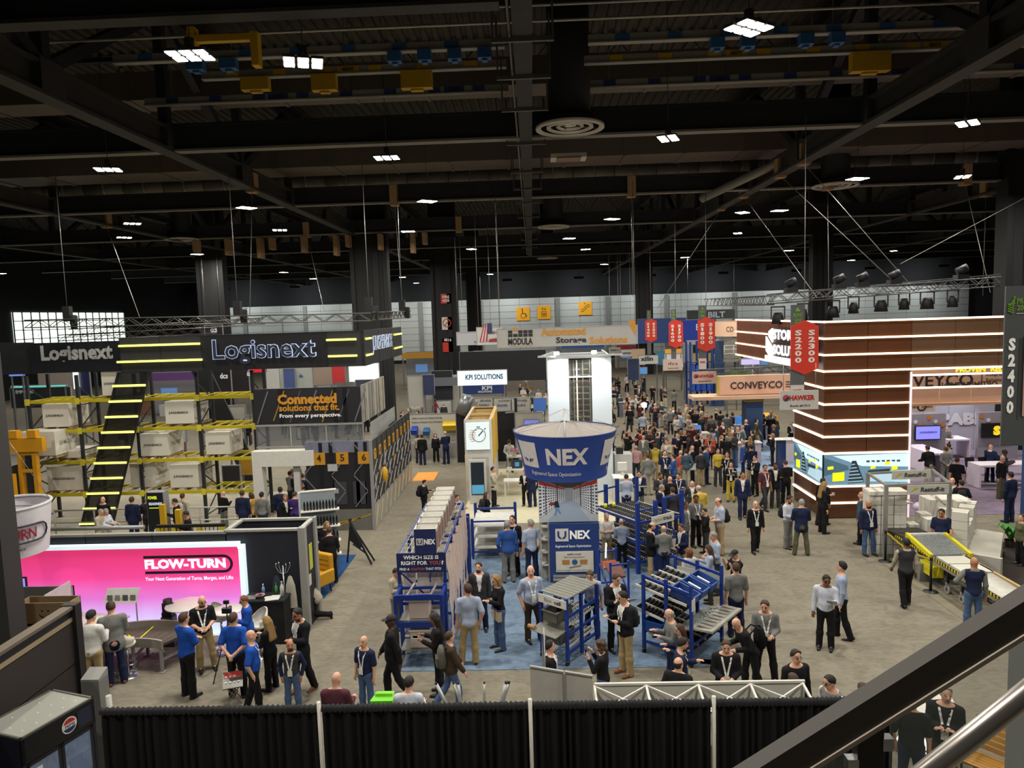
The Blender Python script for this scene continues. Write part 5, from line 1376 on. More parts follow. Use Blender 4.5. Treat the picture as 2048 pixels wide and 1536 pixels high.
# roller-shelf rack behind the blue sweater
def caster(t, x, y, local=False):
    TB([(x - .025, y, .06),(x + .025, y, .06)], .06,14).b('caster', RUB, t, local); BX(x - .03, x + .03, y - .03, y + .03,.1,.16).b('caster_fork', CHROME, t, local)
t = thing('shelf_rack', 'blue rack with sloping white roller shelves behind the blue-sweater man', 'rack', (-1.5,24.3,0))
for x in (-2.22,-.80):
    for y in (23.7,25.2): BX(x - .05, x + .05, y - .05, y + .05,.1,1.4 if y < 24 else 1.55).b('upright', BL, t); caster(t, x, y)
for z in (.42,.8,1.18):
    HX([(-2.2,23.75, z - .08),(-.82,23.75, z - .08),(-.82,25.15, z),(-2.2,25.15, z),(-2.2,23.75, z - .05),(-.82,23.75, z - .05),(-.82,25.15, z + .03),(-2.2,25.15, z + .03)]).b('shelf', M('#c4c3bd', .5), t)
    for k in range(9): TB([(-2.18,23.85 + k * .15, z - .03 + k * .006),(-.84,23.85 + k * .15, z - .03 + k * .006)], .022,6).b('roller', M('#d3d2cc', .4), t)
for z in (.25,1.3): BX(-2.22,-.8,25.18,25.24, z, z + .07).box(-2.22,-.8,23.66,23.7, z - .02, z + .03).b('beam', BL, t)
t = thing('tall_frame', 'pair of tall perforated blue uprights next to the tote rack', 'rack', (-2.25,21.3,0))
for y in (21.5,21.85): BX(-2.22,-2.12, y - .04, y + .04,0.02,2.1).b('upright', BL, t)
for k in range(8): BX(-2.19,-2.15,21.5,21.85,.15 + k * .26,.19 + k * .26).b('rung', BL, t)
# flow-cell cart, turned about 35 degrees
def wheel_track(t, x0, x1, y0, y1, z0, z1, n, m_, mat=RUB, ax='y'):
    """rows of small wheels on a sloping bed (local frame)"""
    mb = MB()
    for i in range(n):
        for j in range(m_):
            x = x0 + (x1 - x0) * (i + .5) / n; u = (j + .5) / m_; y = y0 + (y1 - y0) * u; z = z0 + (z1 - z0) * u
            mb.tube([(x - .012, y, z),(x + .012, y, z)], .024,6)
    mb.b('wheels', mat, t, True, kind='stuff')
    for i in range(n + 1):
        x = x0 + (x1 - x0) * i / n; BR_((x, y0, z0 - .005),(x, y1, z1 - .005),.02,.05).b('track_rail', M('#c9c7c0', .4), t, True)
t = thing('flow_cart', 'blue wheeled cart with grey slatted top and two grey totes', 'cart', (.02,16.66,0), math.atan2(16.14 - 16.66,.61 - .02))
Wd = .78; Dp = 1.18
for x in (0, Wd):
    for y in (0,.55, Dp):
        BX(x - .035, x + .035, y - .035, y + .035,.12,1.62).b('upright', BL, t, True)
        if y != .55 : caster(t, x, y, True)
    for z in (.3,.72,1.15): BR_((x, 0, z),(x, Dp, z + .12),.04,.06).b('side_rail', BL, t, True)
for k in range(9): HX([(-.02,.02 + k * .13,1.6 + .005 * k),(Wd + .02,.02 + k * .13,1.6 + .005 * k),(Wd + .02,.14 + k * .13,1.6 + .005 * k),(-.02,.14 + k * .13,1.6 + .005 * k)] + [(-.02,.02 + k * .13,1.625 + .005 * k),(Wd + .02,.02 + k * .13,1.625 + .005 * k),(Wd + .02,.14 + k * .13,1.625 + .005 * k),(-.02,.14 + k * .13,1.625 + .005 * k)]).b('top_slat', M('#85857c', .4,.3), t, True)
BX(-.03, Wd + .03,-.06,-.04,1.38,1.58).b('sign_plate', M('#c9c7be', .5), t, True); text(t, 'flow', (.27,-.065,1.48),.24,.09, M('#8f8d86'), local=True); text(t, 'cell', (.56,-.065,1.48),.2,.09, M('#2e3034'), local=True, bold=.03)
for z in (.42,.95): wheel_track(t, .06, Wd - .06,.1, Dp - .05, z - .02, z + .1,5,12, M('#9a9a98', .3,.7))
HX([(.0,-.42,.80),(Wd, -.42,.80),(Wd, .02,.86),(0,.02,.86),(0,-.42,.815),(Wd, -.42,.815),(Wd, .02,.875),(0,.02,.875)]).b('front_tray', M('#8e8c84', .4,.5), t, True); BX(0, Wd, .0,.02,.86,1.02).b('tray_back', M('#98968e', .4,.5), t, True)
for x, y in ((0,.02),): TB([(-.1,-.35,.86),(.1,-.35,.86)], .05,10).b('wood_block', M('#a87a52', .6), t, True)
def tote(label, rz, loc, w_, d_, h, col, tilt=0.0, group='totes on the racks', inner=True):
    b = thing('tote', label, 'tote', loc, rz, group); b.rotation_euler = (tilt, 0, rz); m = MB(); tp = .03
    for (x0, x1, y0, y1) in ((0, w_, 0,.015),(0, w_, d_ - .015, d_),(0,.015,0, d_),(w_ - .015, w_, 0, d_)): m.box(x0, x1, y0, y1,0, h)
    m.b('tote_walls', M(col, .5), b, True); BX(0, w_, 0, d_, 0,.012).b('tote_floor', M(col, .5), b, True)
    m = MB()
    for (x0, x1, y0, y1) in ((-.02, w_ + .02,-.02,.015),(-.02, w_ + .02, d_ - .015, d_ + .02),(-.02,.015,0, d_),(w_ - .015, w_ + .02,0, d_)): m.box(x0, x1, y0, y1, h, h + .025)
    m.b('rim', M(col, .45), b, True)
    if inner: BX(w_ * .3, w_ * .75, d_ * .2, d_ * .8,.013, h * .3).b('tote_insert', M('#a8aab0', .5), b, True)
    return b
ca, sa = math.cos(math.atan2(-.52,.59)), math.sin(math.atan2(-.52,.59))
loc2 = lambda x, y, z: (.02 + x * ca - y * sa, 16.66 + x * sa + y * ca, z)
tote('upper open grey tote in the slatted-top cart', math.atan2(-.52,.59), loc2(.16,-.12,.99),.44,.56,.24, '#55574f', .06); tote('lower open grey tote in the slatted-top cart', math.atan2(-.52,.59), loc2(.16,-.05,.45),.44,.56,.24, '#5a5c54', .06)
# wheel-bed rack on the right, turned the other way
rz2 = math.atan2(15.98 - 16.76,3.45 - 2.48); Lx, Ly = 1.24,1.62
t = thing('wheel_bed_rack', 'blue wheeled rack with black wheel beds and a sloped aluminium pick tray', 'rack', (2.48,16.76,0), rz2)
for x in (0,.6, Lx):
    for y in (0, Ly):
        BX(x - .035, x + .035, y - .035, y + .035,.12,1.95).b('upright', BL, t, True)
        if x != .6: caster(t, x, y, True)
for y in (0, Ly): BR_((0, y, 1.9),(Lx, y, 1.72),.05,.07).b('top_beam', BL, t, True); BR_((0, y, .3),(Lx, y, .26),.05,.06).b('low_beam', BL, t, True)
for x in (0, Lx): BR_((x, 0,.5),(x, Ly, .5),.04,.05).b('side_beam', BL, t, True)
def bed(z0, z1, xa, xb):
    for k in range(4):
        y0 = .06 + k * .385
        m = MB()
        for i in range(9):
            for j in range(7):
                u = (i + .5) / 9; m.tube([(xa + (xb - xa) * u, y0 + .03 + j * .045, z0 + (z1 - z0) * u),(xa + (xb - xa) * u, y0 + .055 + j * .045, z0 + (z1 - z0) * u)], .03,6)
        m.b('wheels', RUB, t, True, kind='stuff')
        HX([(xa, y0, z0 - .05),(xb, y0, z1 - .05),(xb, y0 + .36, z1 - .05),(xa, y0 + .36, z0 - .05),(xa, y0, z0 - .03),(xb, y0, z1 - .03),(xb, y0 + .36, z1 - .03),(xa, y0 + .36, z0 - .03)]).b('bed_plate', M('#1e1e20', .6), t, True)
    for k in range(5): BR_((xa, .05 + k * .385, z0 + .0),(xb, .05 + k * .385, z1 + .0),.025,.06).b('track_rail', M('#c9c7c0', .4), t, True)
bed(1.62,1.42,-.25,1.1); bed(1.05,.9,-.3,.6); bed(.52,.36,.1,1.2)
HX([(.75,.05,.72),(1.25,.05,.88),(1.25,1.57,.88),(.75,1.57,.72),(.75,.05,.74),(1.25,.05,.9),(1.25,1.57,.9),(.75,1.57,.74)]).b('pick_tray', M('#8d8a82', .35,.5), t, True)
HX([(1.22,.0,.9),(1.75,.0,.94),(1.75,1.62,.94),(1.22,1.62,.9),(1.22,.0,.94),(1.75,.0,.99),(1.75,1.62,.99),(1.22,1.62,.94)]).b('work_shelf', M('#b0ada4', .35,.4), t, True)
for k in range(8): BX(1.3,1.65,.12 + k * .19,.26 + k * .19,.985,.992).b('shelf_slot', M('#8f8d84', .4,.3), t, True)
m = MB(); [m.cbox((1.2 + .05 * math.sin(k),.2 + k * .045,.93 + .02 * (k % 3)),(.05,.04,.04)) for k in range(28)]; m.b('loose_parts', M('#9fb0b4', .2,.3), t, True, kind='stuff')
BX(Lx + .04, Lx + .05,-.06,.1,1.35,1.62).b('instruction_card', M('#c9c5bc', .6), t, True)
BX(.02, Lx, Ly - .01, Ly, 1.35,1.7).b('back_plate', M('#aeb0ac', .5), t, True)
c2, s2 = math.cos(rz2), math.sin(rz2); loc3 = lambda x, y, z: (2.48 + x * c2 - y * s2,16.76 + x * s2 + y * c2, z)
for k, (y, lb) in enumerate(((.12, 'nearest of the three blue totes tilted on the wheel bed'),(.62, 'middle of the three blue totes tilted on the wheel bed'),(1.1, 'farthest of the three blue totes tilted on the wheel bed'))):
    b = tote(lb, rz2, loc3(.62, y, 1.55),.56,.38,.2, '#2a4a8a'); b.rotation_euler = (0,.3, rz2)
    BX(.12,.45,.1,.16,.19,.2).b('paper_slip', M('#c9ccd2', .6), b, True)
tote('blue tote on the lowest bed beside the grey-haired man', rz2, loc3(.0,-.02,.56),.5,.4,.24, '#1f4c96')
# wide carton-flow rack behind
t = thing('span_rack', 'large blue carton-flow rack with rows of black wheels and a white name plate', 'rack', (3.1,22.0,0),.41); SX, SY = 1.64,2.7
for x, y, z in ((0,0,2.28),(.66,0,2.28),(.98,0,2.34),(SX, 0,2.5),(0, SY, 2.25),(.4, SY, 2.25),(.85, SY, 2.4),(SX, SY, 2.4)): BX(x - .055, x + .055, y - .055, y + .055,.02, z).b('upright', BL, t, True)
for a, b, y, z in ((0,.66,0,2.0),(.98, SX, 0,2.3),(0,.4, SY, 2.0),(.4,.85, SY, 2.1)): BR_((a, y, z),(b, y, z + .04),.04,.05).b('top_beam', BL, t, True)
for z0, z1 in ((1.68,1.5),(1.05,.86),(.42,.3)):
    m = MB()
    for i in range(13):
        for j in range(22): u = j / 22; m.tube([(.04 + i * .123,.1 + SY * u, z0 + (z1 - z0) * u),(.11 + i * .123,.1 + SY * u, z0 + (z1 - z0) * u)], .036,6)
    m.b('wheels', M('#232326', .5), t, True, kind='stuff')
    for k in range(6): BR_((.0 + k * .328,.05, z0 - .02),(.0 + k * .328, SY, z1 - .02),.05,.08).b('track_rail', M('#b3b2ad', .4), t, True)
    for y, z in ((0, z0),(SY, z1)): BR_((0, y, z - .05),(SX, y, z - .05),.05,.09).b('cross_beam', BL, t, True)
    for x in (-.03, SX + .03): BR_((x, 0, z0 - .03),(x, SY, z1 - .03),.04,.09).b('side_beam', BL, t, True)
for a, b in (((.05,.02,1.6),(.5,.02,.9)),((1.05,.02,1.6),(1.58,.02,.9))): BR_(a, b, .04).b('brace', BL, t, True)
HX([(.42,-.16,1.52),(1.24,-.16,1.60),(1.24,-.13,1.60),(.42,-.13,1.52),(.42,-.16,1.80),(1.24,-.16,1.88),(1.24,-.13,1.88),(.42,-.13,1.80)]).b('name_plate', M('#c9c8bd', .5), t, True)
text(t, 'span', (.66,-.17,1.68),.3,.11, M('#a09e94'), local=True); text(t, 'track', (1.0,-.17,1.73),.34,.13, M('#3a3c40'), local=True, bold=.03)
for x in (.1,.42): CY((x, 2.2),.06,1.58,1.72,10).b('yellow_stop', M('#c2c022', .5), t, True)
# steep blue frame with an orange tray next to the kiosk
t = thing('tilt_frame', 'leaning blue frame with white rail and red and orange trays beside the kiosk', 'rack', (1.98,19.5,0),.25); t.scale = (.85,.85,.85)
for x in (0,.62):
    BR_((x, 0,.05),(x, 0,1.5),.06).bar((x, 1.1,.05),(x, 1.1,1.6),.06).bar((x, 0,.4),(x, 1.1,1.1),.05).b('upright', BL, t, True); 
BR_((0,0,1.4),(.62,0,1.4),.05).bar((0,1.1,1.5),(.62,1.1,1.5),.05).bar((0,0,.4),(.62,0,.4),.05).bar((0,1.1,.4),(.62,1.1,.4),.05).b('cross_bar', BL, t, True)
BR_((-.05,.3,1.55),(.3,1.2,1.75),.06,.03).b('white_rail', M('#d5d3cc', .4), t, True)
HX([(.05,.1,.9),(.57,.1,.9),(.57,.7,1.2),(.05,.7,1.2),(.05,.1,.95),(.57,.1,.95),(.57,.7,1.25),(.05,.7,1.25)]).b('red_tray', M('#5a2018', .5), t, True); HX([(.05,.75,1.0),(.57,.75,1.0),(.57,1.05,1.15),(.05,1.05,1.15),(.05,.75,1.04),(.57,.75,1.04),(.57,1.05,1.19),(.05,1.05,1.19)]).b('orange_tray', M('#a04a22', .5), t, True)
# ---------------------------------------------------------------- yellow-rack booth with the black letter fascia
YB = M('#b9a81c', .45,0,0,.1,3); YL = M('#ece66a', .4,0,1.6,0); POST = M('#2d3034', .5,.2); PALW = M('#a08a62', .8,0,0,.2,8); BOXM = M('#cdc8ba', .7,0,0,.04,1); MESHM = M('#191a1d', .4,0,0,.2,30,.78)
t = thing('pallet_rack', 'long yellow-beamed pallet rack with dark uprights holding pale boxes', 'rack', (-16,29.5,0))
ups = (-20.9,-18.8,-16.4,-13.8,-11.5)
for x in ups:
    for y in (29.0,30.3):
        BX(x - .06, x + .06, y - .05, y + .05,0,6.3).b('upright', POST, t); BX(x - .12, x + .12, y - .1, y + .1,0,.02).b('foot_plate', POST, t)
    for k in range(6):
        z = .3 + k * .95; a, b = ((x, 29, z),(x, 30.3, z + .8)); 
        if k % 2: a, b = (x, 29, z + .8),(x, 30.3, z)
        BR_(a, b, .04).bar((x, 29, z),(x, 30.3, z),.04).b('frame_brace', POST, t)
for z in (1.38,2.74,4.06,5.30):
    for x0, x1 in zip(ups, ups[1:]):
        for y in (28.93,30.37): BX(x0 + .06, x1 - .06, y - .03, y + .03, z - .13, z).b('beam', YB, t)
        for k in range(5): x = x0 + .2 + (x1 - x0 - .4) * k / 4; BX(x - .03, x + .03,28.95,30.35, z - .04, z - .005).b('cross_support', YB, t)
    for x in ups: BX(x - .09, x + .09,28.88,28.92, z - .2, z + .06).b('beam_connector', M('#c9bc3a', .5), t)
def load(label, x0, x1, z, h, words, side, y0=28.98, d=1.35, front=True):
    c = thing('pallet_load', label, 'pallet', ((x0 + x1) / 2, y0 + d / 2, z),0, 'boxes on pallets in the yellow rack')
    for k in range(5): BX(x0 + .02, x1 - .02, y0 + .04 + k * (d - .2) / 4, y0 + .14 + k * (d - .2) / 4, z + .09, z + .115).b('deck_board', PALW, c)
    for x in (x0 + .02,(x0 + x1) / 2 - .05, x1 - .12): BX(x, x + .1, y0 + .04, y0 + d - .04, z + .002, z + .09).b('bearer', PALW, c)
    BX(x0, x1, y0, y0 + d, z + .116, z + .116 + h).b('carton', BOXM, c); zc = z + .116 + h * .48
    if words: text(c, words, ((x0 + x1) / 2 - .05, y0 - .006, zc),(x1 - x0) * .68,.13, M('#3a3a3c', .6), bold=.03, shear=.15)
    if side: text(c, side, (x1 + .006, y0 + d * .5, zc), d * .62,.17, M('#8d887c', .6), rz=math.pi / 2)
    return c
J = 'JUNGHEINRICH'
load('pale branded box on the third rack level, first bay by the drum sign', -20.35,-19.25,4.06,.95, J, '')
load('pale box with sagging cloth cover on the lowest level of the first bay', -20.4,-18.95,1.38,1.0, J, 'FLEXIBLE')
load('pale box reading SEAMLESS lifted by the yellow forklift', -20.9,-19.4,3.0,.98, '', 'SEAMLESS', 28.2,1.3); load('thin pale box on a pallet under the SEAMLESS box', -19.9,-19.0,2.74,.28, '', '', 29.0)
load('pale branded box on the topmost level behind the slanting ladder panel', -17.75,-16.9,5.30,1.0, J, '')
load('pale branded box on the third level right of the slanting ladder panel', -15.2,-14.0,4.06,.92, J, 'SURE'); load('pale box reading TAILORED on the second level right of the ladder panel', -16.35,-15.2,2.74,.92, J, 'TAILORED'); load('pale branded box on the second level, last bay by the printed hut', -13.6,-12.6,2.74,.92, J, 'FLEXIBLE')
load('pale branded box on the lowest level in the fourth bay', -15.2,-14.0,1.38,.95, J, ''); load('pale box with orange words on the lowest level behind the ladder panel', -17.0,-15.95,1.38,1.0, '', J, 29.2)
# forklift mast
FY = M('#c98f1a', .45,0,0,.08,2)
t = thing('forklift', 'yellow reach-truck mast raised beside the first rack bay', 'forklift', (-20.0,27.6,0))
for x in (-20.35,-19.75): BX(x - .08, x + .08,27.4,27.6,.3,4.25).b('mast_rail', FY, t)
for z in (.5,1.3,2.6,3.3): BX(-20.35,-19.75,27.42,27.56, z, z + .14).b('mast_crossbar', FY, t)
BX(-20.75,-19.3,27.3,27.55,3.45,4.0).box(-20.6,-20.25,27.25,27.5,4.0,4.3).box(-19.85,-19.5,27.25,27.5,4.0,4.3).b('carriage', FY, t)
BX(-20.15,-19.95,27.45,27.55,.4,3.6).b('lift_cylinder', M('#3a3a3a', .3,.5), t)
for x in (-20.5,-19.8): BX(x, x + .12,27.5,28.9,2.90,2.95).b('fork', CHAR, t)
BX(-21.4,-20.5,27.0,28.2,.2,1.3).box(-21.4,-20.45,27.1,27.3,1.3,2.6).b('chassis', FY, t); BX(-21.3,-20.6,27.3,28.1,1.3,2.9).b('operator_cell', M('#2a2a2c', .4), t)
for x in (-21.1,-20.0): TB([(x, 27.3,.2),(x, 27.5,.2)], .2,16).b('wheel', RUB, t)
# hanging fascia
t = thing('letter_fascia', 'huge black hanging fascia with halo-lit dark letters and yellow light bars', 'sign', (-13,28.5,6.4))
FB = M('#18191b', .5,0,0,.06,.8); FG = M('#2b2b2c', .45,0,0,.1,12)
for a, b, m_ in ((-16.6,-13.3, FG),(-13.3,-8.2, FB),(-8.2,-6.85, FG)): BX(a, b, 28.5,28.7,6.36,7.78).b('panel', m_, t)
BX(-20.6,-16.62,28.9,29.1,6.42,7.66).b('panel', M('#12141c', .5), t); BX(-22.2,-20.62,29.0,29.2,6.4,7.7).b('panel', M('#222428', .5), t)
for k in range(3): BX(-6.85,-6.70,28.5 + k * 2.75,31.2 + k * 2.75,6.36,7.78).b('panel', FB, t)
for x, b in ((-16.6,1),(-14.95,1),(-8.2,1)): BX(x - .012, x + .012,28.49,28.5,6.36,7.78).b('seam', BLACK, t)
bars = [(-16.6,-13.3,7.45),(-16.72,-13.25,6.81),(-8.2,-7.0,7.44),(-8.16,-7.0,6.79)]
for a, b, z in bars: TB([(a, 28.44, z),(b, 28.44, z)], .042,8).b('light_bar', YL, t)
for y0, y1 in ((28.6,29.5),(34.5,36.4)):
    for z in (7.44,6.78): TB([(-6.64, y0, z),(-6.64, y1, z)], .042,8).b('light_bar', YL, t)
text(t, 'Logisnext', (-10.72,28.44,7.07),4.19,1.04, M('#a9b6d6', .5,0,.8,0), bold=.03, name='halo'); text(t, 'Logisnext', (-10.72,28.41,7.07),4.12,1.0, M('#2b303a', .4), bold=.012)
text(t, 'Logisnext', (-18.62,28.88,7.15),3.0,.8, M('#b5b6b6', .4), bold=.04)
text(t, 'JUNGHEINRICH', (-6.68,32.0,7.12),4.2,.8, M('#c9d4ec', .5,0,1.1,0), rz=math.pi / 2, bold=.03, name='halo'); text(t, 'JUNGHEINRICH', (-6.66,32.0,7.12),4.1,.74, M('#23252c', .4), rz=math.pi / 2, bold=.01)
for x in (-20,-15,-10,-7.2): TB([(x, 28.7,7.78),(x, 28.7,8.2)], .01,4).b('drop_wire', BLACK, t)
# slanting ladder panel
t = thing('ladder_panel', 'slanting black mesh panel with glowing yellow rungs leaning to the floor', 'panel', (-17,28.4,0))
q0, q1, q2, q3 = (-18.8,.06),(-17.5,.06),(-15.45,6.4),(-16.7,6.4)
MB().prism([q0, q1, q2, q3], 1,28.42,28.48).b('mesh_panel', MESHM, t)
BR_((q0[0], 28.45, q0[1]),(q3[0], 28.45, q3[1]),.08).bar((q1[0], 28.45, q1[1]),(q2[0], 28.45, q2[1]),.08).b('side_frame', BLACK, t)
for k in range(10):
    z = .22 + k * .626; x = q0[0] + (q3[0] - q0[0]) * (z - .06) / 6.34; TB([(x - .05,28.36, z),(x + 1.28,28.36, z)], .045,8).b('light_bar', YL, t)
t = thing('ladder_panel', 'darker slanting support panel behind the yellow racks, farther back', 'panel', (-15,34,0)); MB().prism([(-15.2,.02),(-14.2,.02),(-16.8,6.4),(-17.8,6.4)], 1,36.4,36.5).b('mesh_panel', M('#202226', .5), t)
# box truss with motors
def box_truss(label, a, b, s=.3, grp=None, mat=None):
    mat = mat or M('#55534f', .4,.5)
    a, b = Vector(a), Vector(b); d = (b - a); L = d.length; d.normalize(); side = Vector((-d.y, d.x, 0)).normalized() * s / 2; up = Vector((0,0, s / 2))
    t = thing('lighting_truss', label, 'truss', tuple(a),0, grp)
    for sx in (-1,1):
        for sz in (-1,1): TB([a + side * sx + up * sz, b + side * sx + up * sz], .028,6).b('chord', mat, t)
    m = MB(); n = int(L / .45)
    for k in range(n):
        p, q = a + d * (L * k / n), a + d * (L * (k + 1) / n); f = 1 if k % 2 else -1
        for sx in (-1,1): m.bar(p + side * sx + up * f, q + side * sx - up * f, .025)
        for sz in (-1,1): m.bar(p + side * f + up * sz, q - side * f + up * sz, .02)
    m.b('lacing', mat, t, kind='stuff'); return t
box_truss('long silver-grey lighting truss above the halo-lit letter fascia', (-20.3,28.5,8.45),(-6.4,28.5,8.30),.3); box_truss('short lighting truss running back beside the letter fascia', (-6.2,28.7,8.33),(-6.2,36,8.4),.3); box_truss('thin lower truss behind the left letter panel', (-24,36,7.75),(-16,36,7.9),.3); box_truss('truss with film-white wall behind it at the left window', (-26,40,8.0),(-15,40,8.3),.35)
for k, (x, y) in enumerate(((-18.6,28.5),(-11.7,28.5),(-6.6,29.2),(-6.2,34.5))):
    t = thing('chain_hoist', 'black chain hoist motor hanging on the truss, %s along from the window side' % ords[k], 'hoist', (x, y, 8.4),0, 'chain hoists'); BX(x - .14, x + .14, y - .12, y + .12,8.5,9.1).b('motor', BLACK, t); LTH((x + .22, y, 8.2), [(.12,0),(.16,.5),(.1,.55)], 10).b('chain_bag', M('#101012', .8), t); TB([(x, y, 9.1),(x, y, 14.4)], .014,4).b('chain', WIRE, t)
# printed warehouse hut
t = thing('printed_hut', 'booth hut printed like a dark warehouse with numbered yellow plates', 'booth', (-8.7,28,0))
DK = M('#232327', .5,0,0,.12,3); LG = M('#8d8c8c', .5); AMB = M('#c4872a', .5); GLZ = glass('hut_glass', '#6c7076', .45)
BX(-11.3,-6.95,28.5,28.6,4.1,5.55).b('message_panel', DK, t); y = 28.49
for k in range(7): BR_((-11.2 + k * .66, y, 4.15 + .1 * (k % 2)),(-10.7 + k * .66, y, 5.45),.01,.05).b('printed_beam', M(('#6c6c6e', '#8a7330', '#4c4c50')[k % 3], .5), t)
for x in (-10.2,-8.0,-7.6): BX(x - .07, x + .07,28.485,28.495,4.1,5.55).b('printed_post', M('#121214', .5), t)
text(t, 'Connected', (-9.12,28.47,5.11),2.4,.42, AMB, bold=.05); text(t, 'solutions that fit.', (-9.05,28.47,4.76),2.45,.27, AMB, bold=.03); text(t, 'From every perspective.', (-9.02,28.47,4.42),2.5,.2, LTXT, bold=.02)
for k in range(2): BX(-6.95,-6.86,28.5 + k * 2.1,30.58 + k * 2.1,4.1,5.6).b('photo_panel', M(('#8c8880', '#a49e90')[k], .5,0,0,.5,2.5), t)
for k in range(9): BX(-6.855,-6.845,28.7 + k * .45,28.78 + k * .45,4.1,5.58).b('printed_post', M(('#5c5a58', '#c4beae', '#75726c')[k % 3], .5), t)
for a, b in ((-11.3,-9.9),(-9.86,-8.45),(-8.41,-6.95)): BX(a, b, 28.52,28.54,3.2,4.02).b('glass_pane', GLZ, t); BX(b, b + .05,28.5,28.56,3.15,4.1).b('mullion', M('#b0afa8', .4,.3), t)
BX(-11.3,-6.9,28.48,28.58,4.02,4.1).box(-11.3,-6.9,28.48,28.58,3.12,3.2).b('rail', M('#a3a29c', .4,.3), t)
for k in range(3): BX(-6.6,-6.58,28.4 + k * 1.7,30.05 + k * 1.7,3.45,4.1).b('glass_pane', glass('hut_glass_pale', '#b5bab8', .7), t)
# numbered wall: front face and long side face
BX(-8.95,-6.42,27.35,27.43,.0,.85).b('printed_floor', M('#6b6963', .5,0,0,.2,2), t); BX(-8.95,-6.42,27.35,27.43,.85,3.45).b('printed_wall', DK, t); BX(-8.95,-6.42,27.34,27.42,3.1,3.55).b('printed_sky', M('#77798a', .5,0,0,.3,4), t)
yf = 27.33
for x in (-8.35,-7.95,-6.95,-6.6): BX(x - .07, x + .07, yf - .004, yf + .012,.9,3.5).b('printed_post', M('#18181b', .5), t)
for i, x in enumerate((-8.75,-7.65,-6.78)):
    for k in range(4): z = .95 + k * .64; BR_((x - .3 + .5 * (k % 2), yf - .006, z),(x + .2 - .5 * (k % 2), yf - .006, z + .6),.006,.035).b('printed_brace', M('#77777c', .5), t)
for n_, x in (('4', -8.42),('5', -7.51),('6', -6.66)):
    BX(x - .24, x + .24, yf - .012, yf - .005,2.64,3.12).b('number_plate', M('#c08a2a', .5), t); text(t, n_, (x, yf - .018,2.9),.17,.28, M('#3a2416', .5), bold=.02)
BX(-8.1,-7.72, yf - .012, yf - .005,2.38,2.66).b('white_notice', M('#b0b0b2', .5), t); BX(-7.95,-7.72, yf - .012, yf - .005,1.5,1.68).b('white_notice', M('#9b9b9b', .5), t)
for x in (-7.72,-6.95): BX(x - .2, x + .32, yf - .004, yf + .01,1.05,1.95).b('printed_gate', M('#3a3a40', .5,0,0,.4,60), t)
for k in range(2): BR_((-8.9 + k * .9, yf, .1 + k * .05),(-6.9 + k * .45, yf, .5 + k * .15),.008,.04).b('printed_line', M('#b58f2a', .5), t)
BX(-6.42,-6.36,27.43,36,1.0,3.5).b('printed_wall', M('#323234', .5,0,0,.3,4), t); BX(-6.42,-6.355,27.35,36,0,1.0).b('printed_floor', M('#9a9894', .5,0,0,.12,1.5), t)
xf = -6.352
for k in range(9):
    y = 27.9 + k * .95; BX(xf, xf + .006, y - .2, y + .2,2.72,3.12).b('number_plate', M('#c9982c', .5), t); text(t, str(7 + k),(xf + .01, y, 2.92),.22,.26, M('#3a2416', .5), rz=math.pi / 2, bold=.02)
    BX(xf - .004, xf + .004, y + .38, y + .5,.95,3.45).b('printed_post', M('#1a1a1d', .5), t)
    for j in range(3): BR_((xf + .004, y - .45,1.05 + j * .55),(xf + .004, y + .35,1.55 + j * .55),.03,.008).b('printed_brace', M('#8e8e92', .5), t)
    BX(xf, xf + .006, y - .15, y - .02,1.5 + .3 * (k % 3),2.1 + .3 * (k % 3)).b('white_notice', M(('#a5a5a6', '#c9982c', '#bcbcbc')[k % 3], .5), t)
    BR_((xf + .004, y - .4,.1),(xf + .004, y + .1,.85),.03,.006).b('printed_line', M('#bda55a', .5), t)
LTH((-6.34,29.3,1.45), [(.05,0),(.16,.1),(.17,.5),(.06,.66)], 12).b('printed_figure', M('#c99a1e', .5), t)
BX(-6.45,-6.33,27.3,27.38,0,3.56).b('corner_trim', M('#8b8a88', .5), t)
# white portal beside the hut
t = thing('white_portal', 'plain white rectangular portal in front of the printed hut', 'portal', (-9.8,27.5,0)); PW = M('#d2d0c8', .6)
BX(-11.05,-8.62,27.3,27.75,2.62,3.22).b('lintel', PW, t); BX(-11.05,-10.68,27.3,27.75,0,2.62).box(-9.55,-9.3,27.6,27.75,0,2.62).b('post', PW, t)
# open metal fence, guard rails, lit display post
t = thing('guard_rail', 'grey steel guard rail on short yellow posts in front of the racks', 'railing', (-15.4,24,0))
for x in (-17.0,-15.3,-13.75): BX(x - .08, x + .08,23.95,24.1,0,1.1).b('yellow_post', YB, t)
TB([(-17.05,23.95,1.3),(-13.6,23.95,1.3)], .07,10).tube([(-17.05,23.95,.75),(-13.6,23.95,.75)], .06,10).b('rail', M('#8e9194', .4,.5), t)
t = thing('guard_rail', 'black guard rail on yellow posts near the dark lit display', 'railing', (-12.6,24,0))
for x in (-13.15,-12.6,-11.7,-10.9): BX(x - .07, x + .07,23.95,24.1,0,1.25).b('yellow_post', YB, t)
BX(-13.2,-10.8,23.95,24.05,1.25,1.35).b('rail', BLACK, t)
for k in range(16): BX(-13.1 + k * .145,-13.08 + k * .145,23.99,24.01,.2,1.25).b('baluster', BLACK, t)
t = thing('pipe_fence', 'long thin grey pipe fence across the pale strip under the racks', 'railing', (-15,27.2,0))
for x in (-19,-17.4,-15.2,-13.2,-11.6): CY((x, 27.2),.03,0,1.1,8).b('post', GREYM, t)
TB([(-19,27.2,1.1),(-11.6,27.2,1.1)], .03,8).tube([(-19,27.2,.6),(-11.6,27.2,.6)], .025,8).b('rail', M('#a5a49e', .4,.4), t)
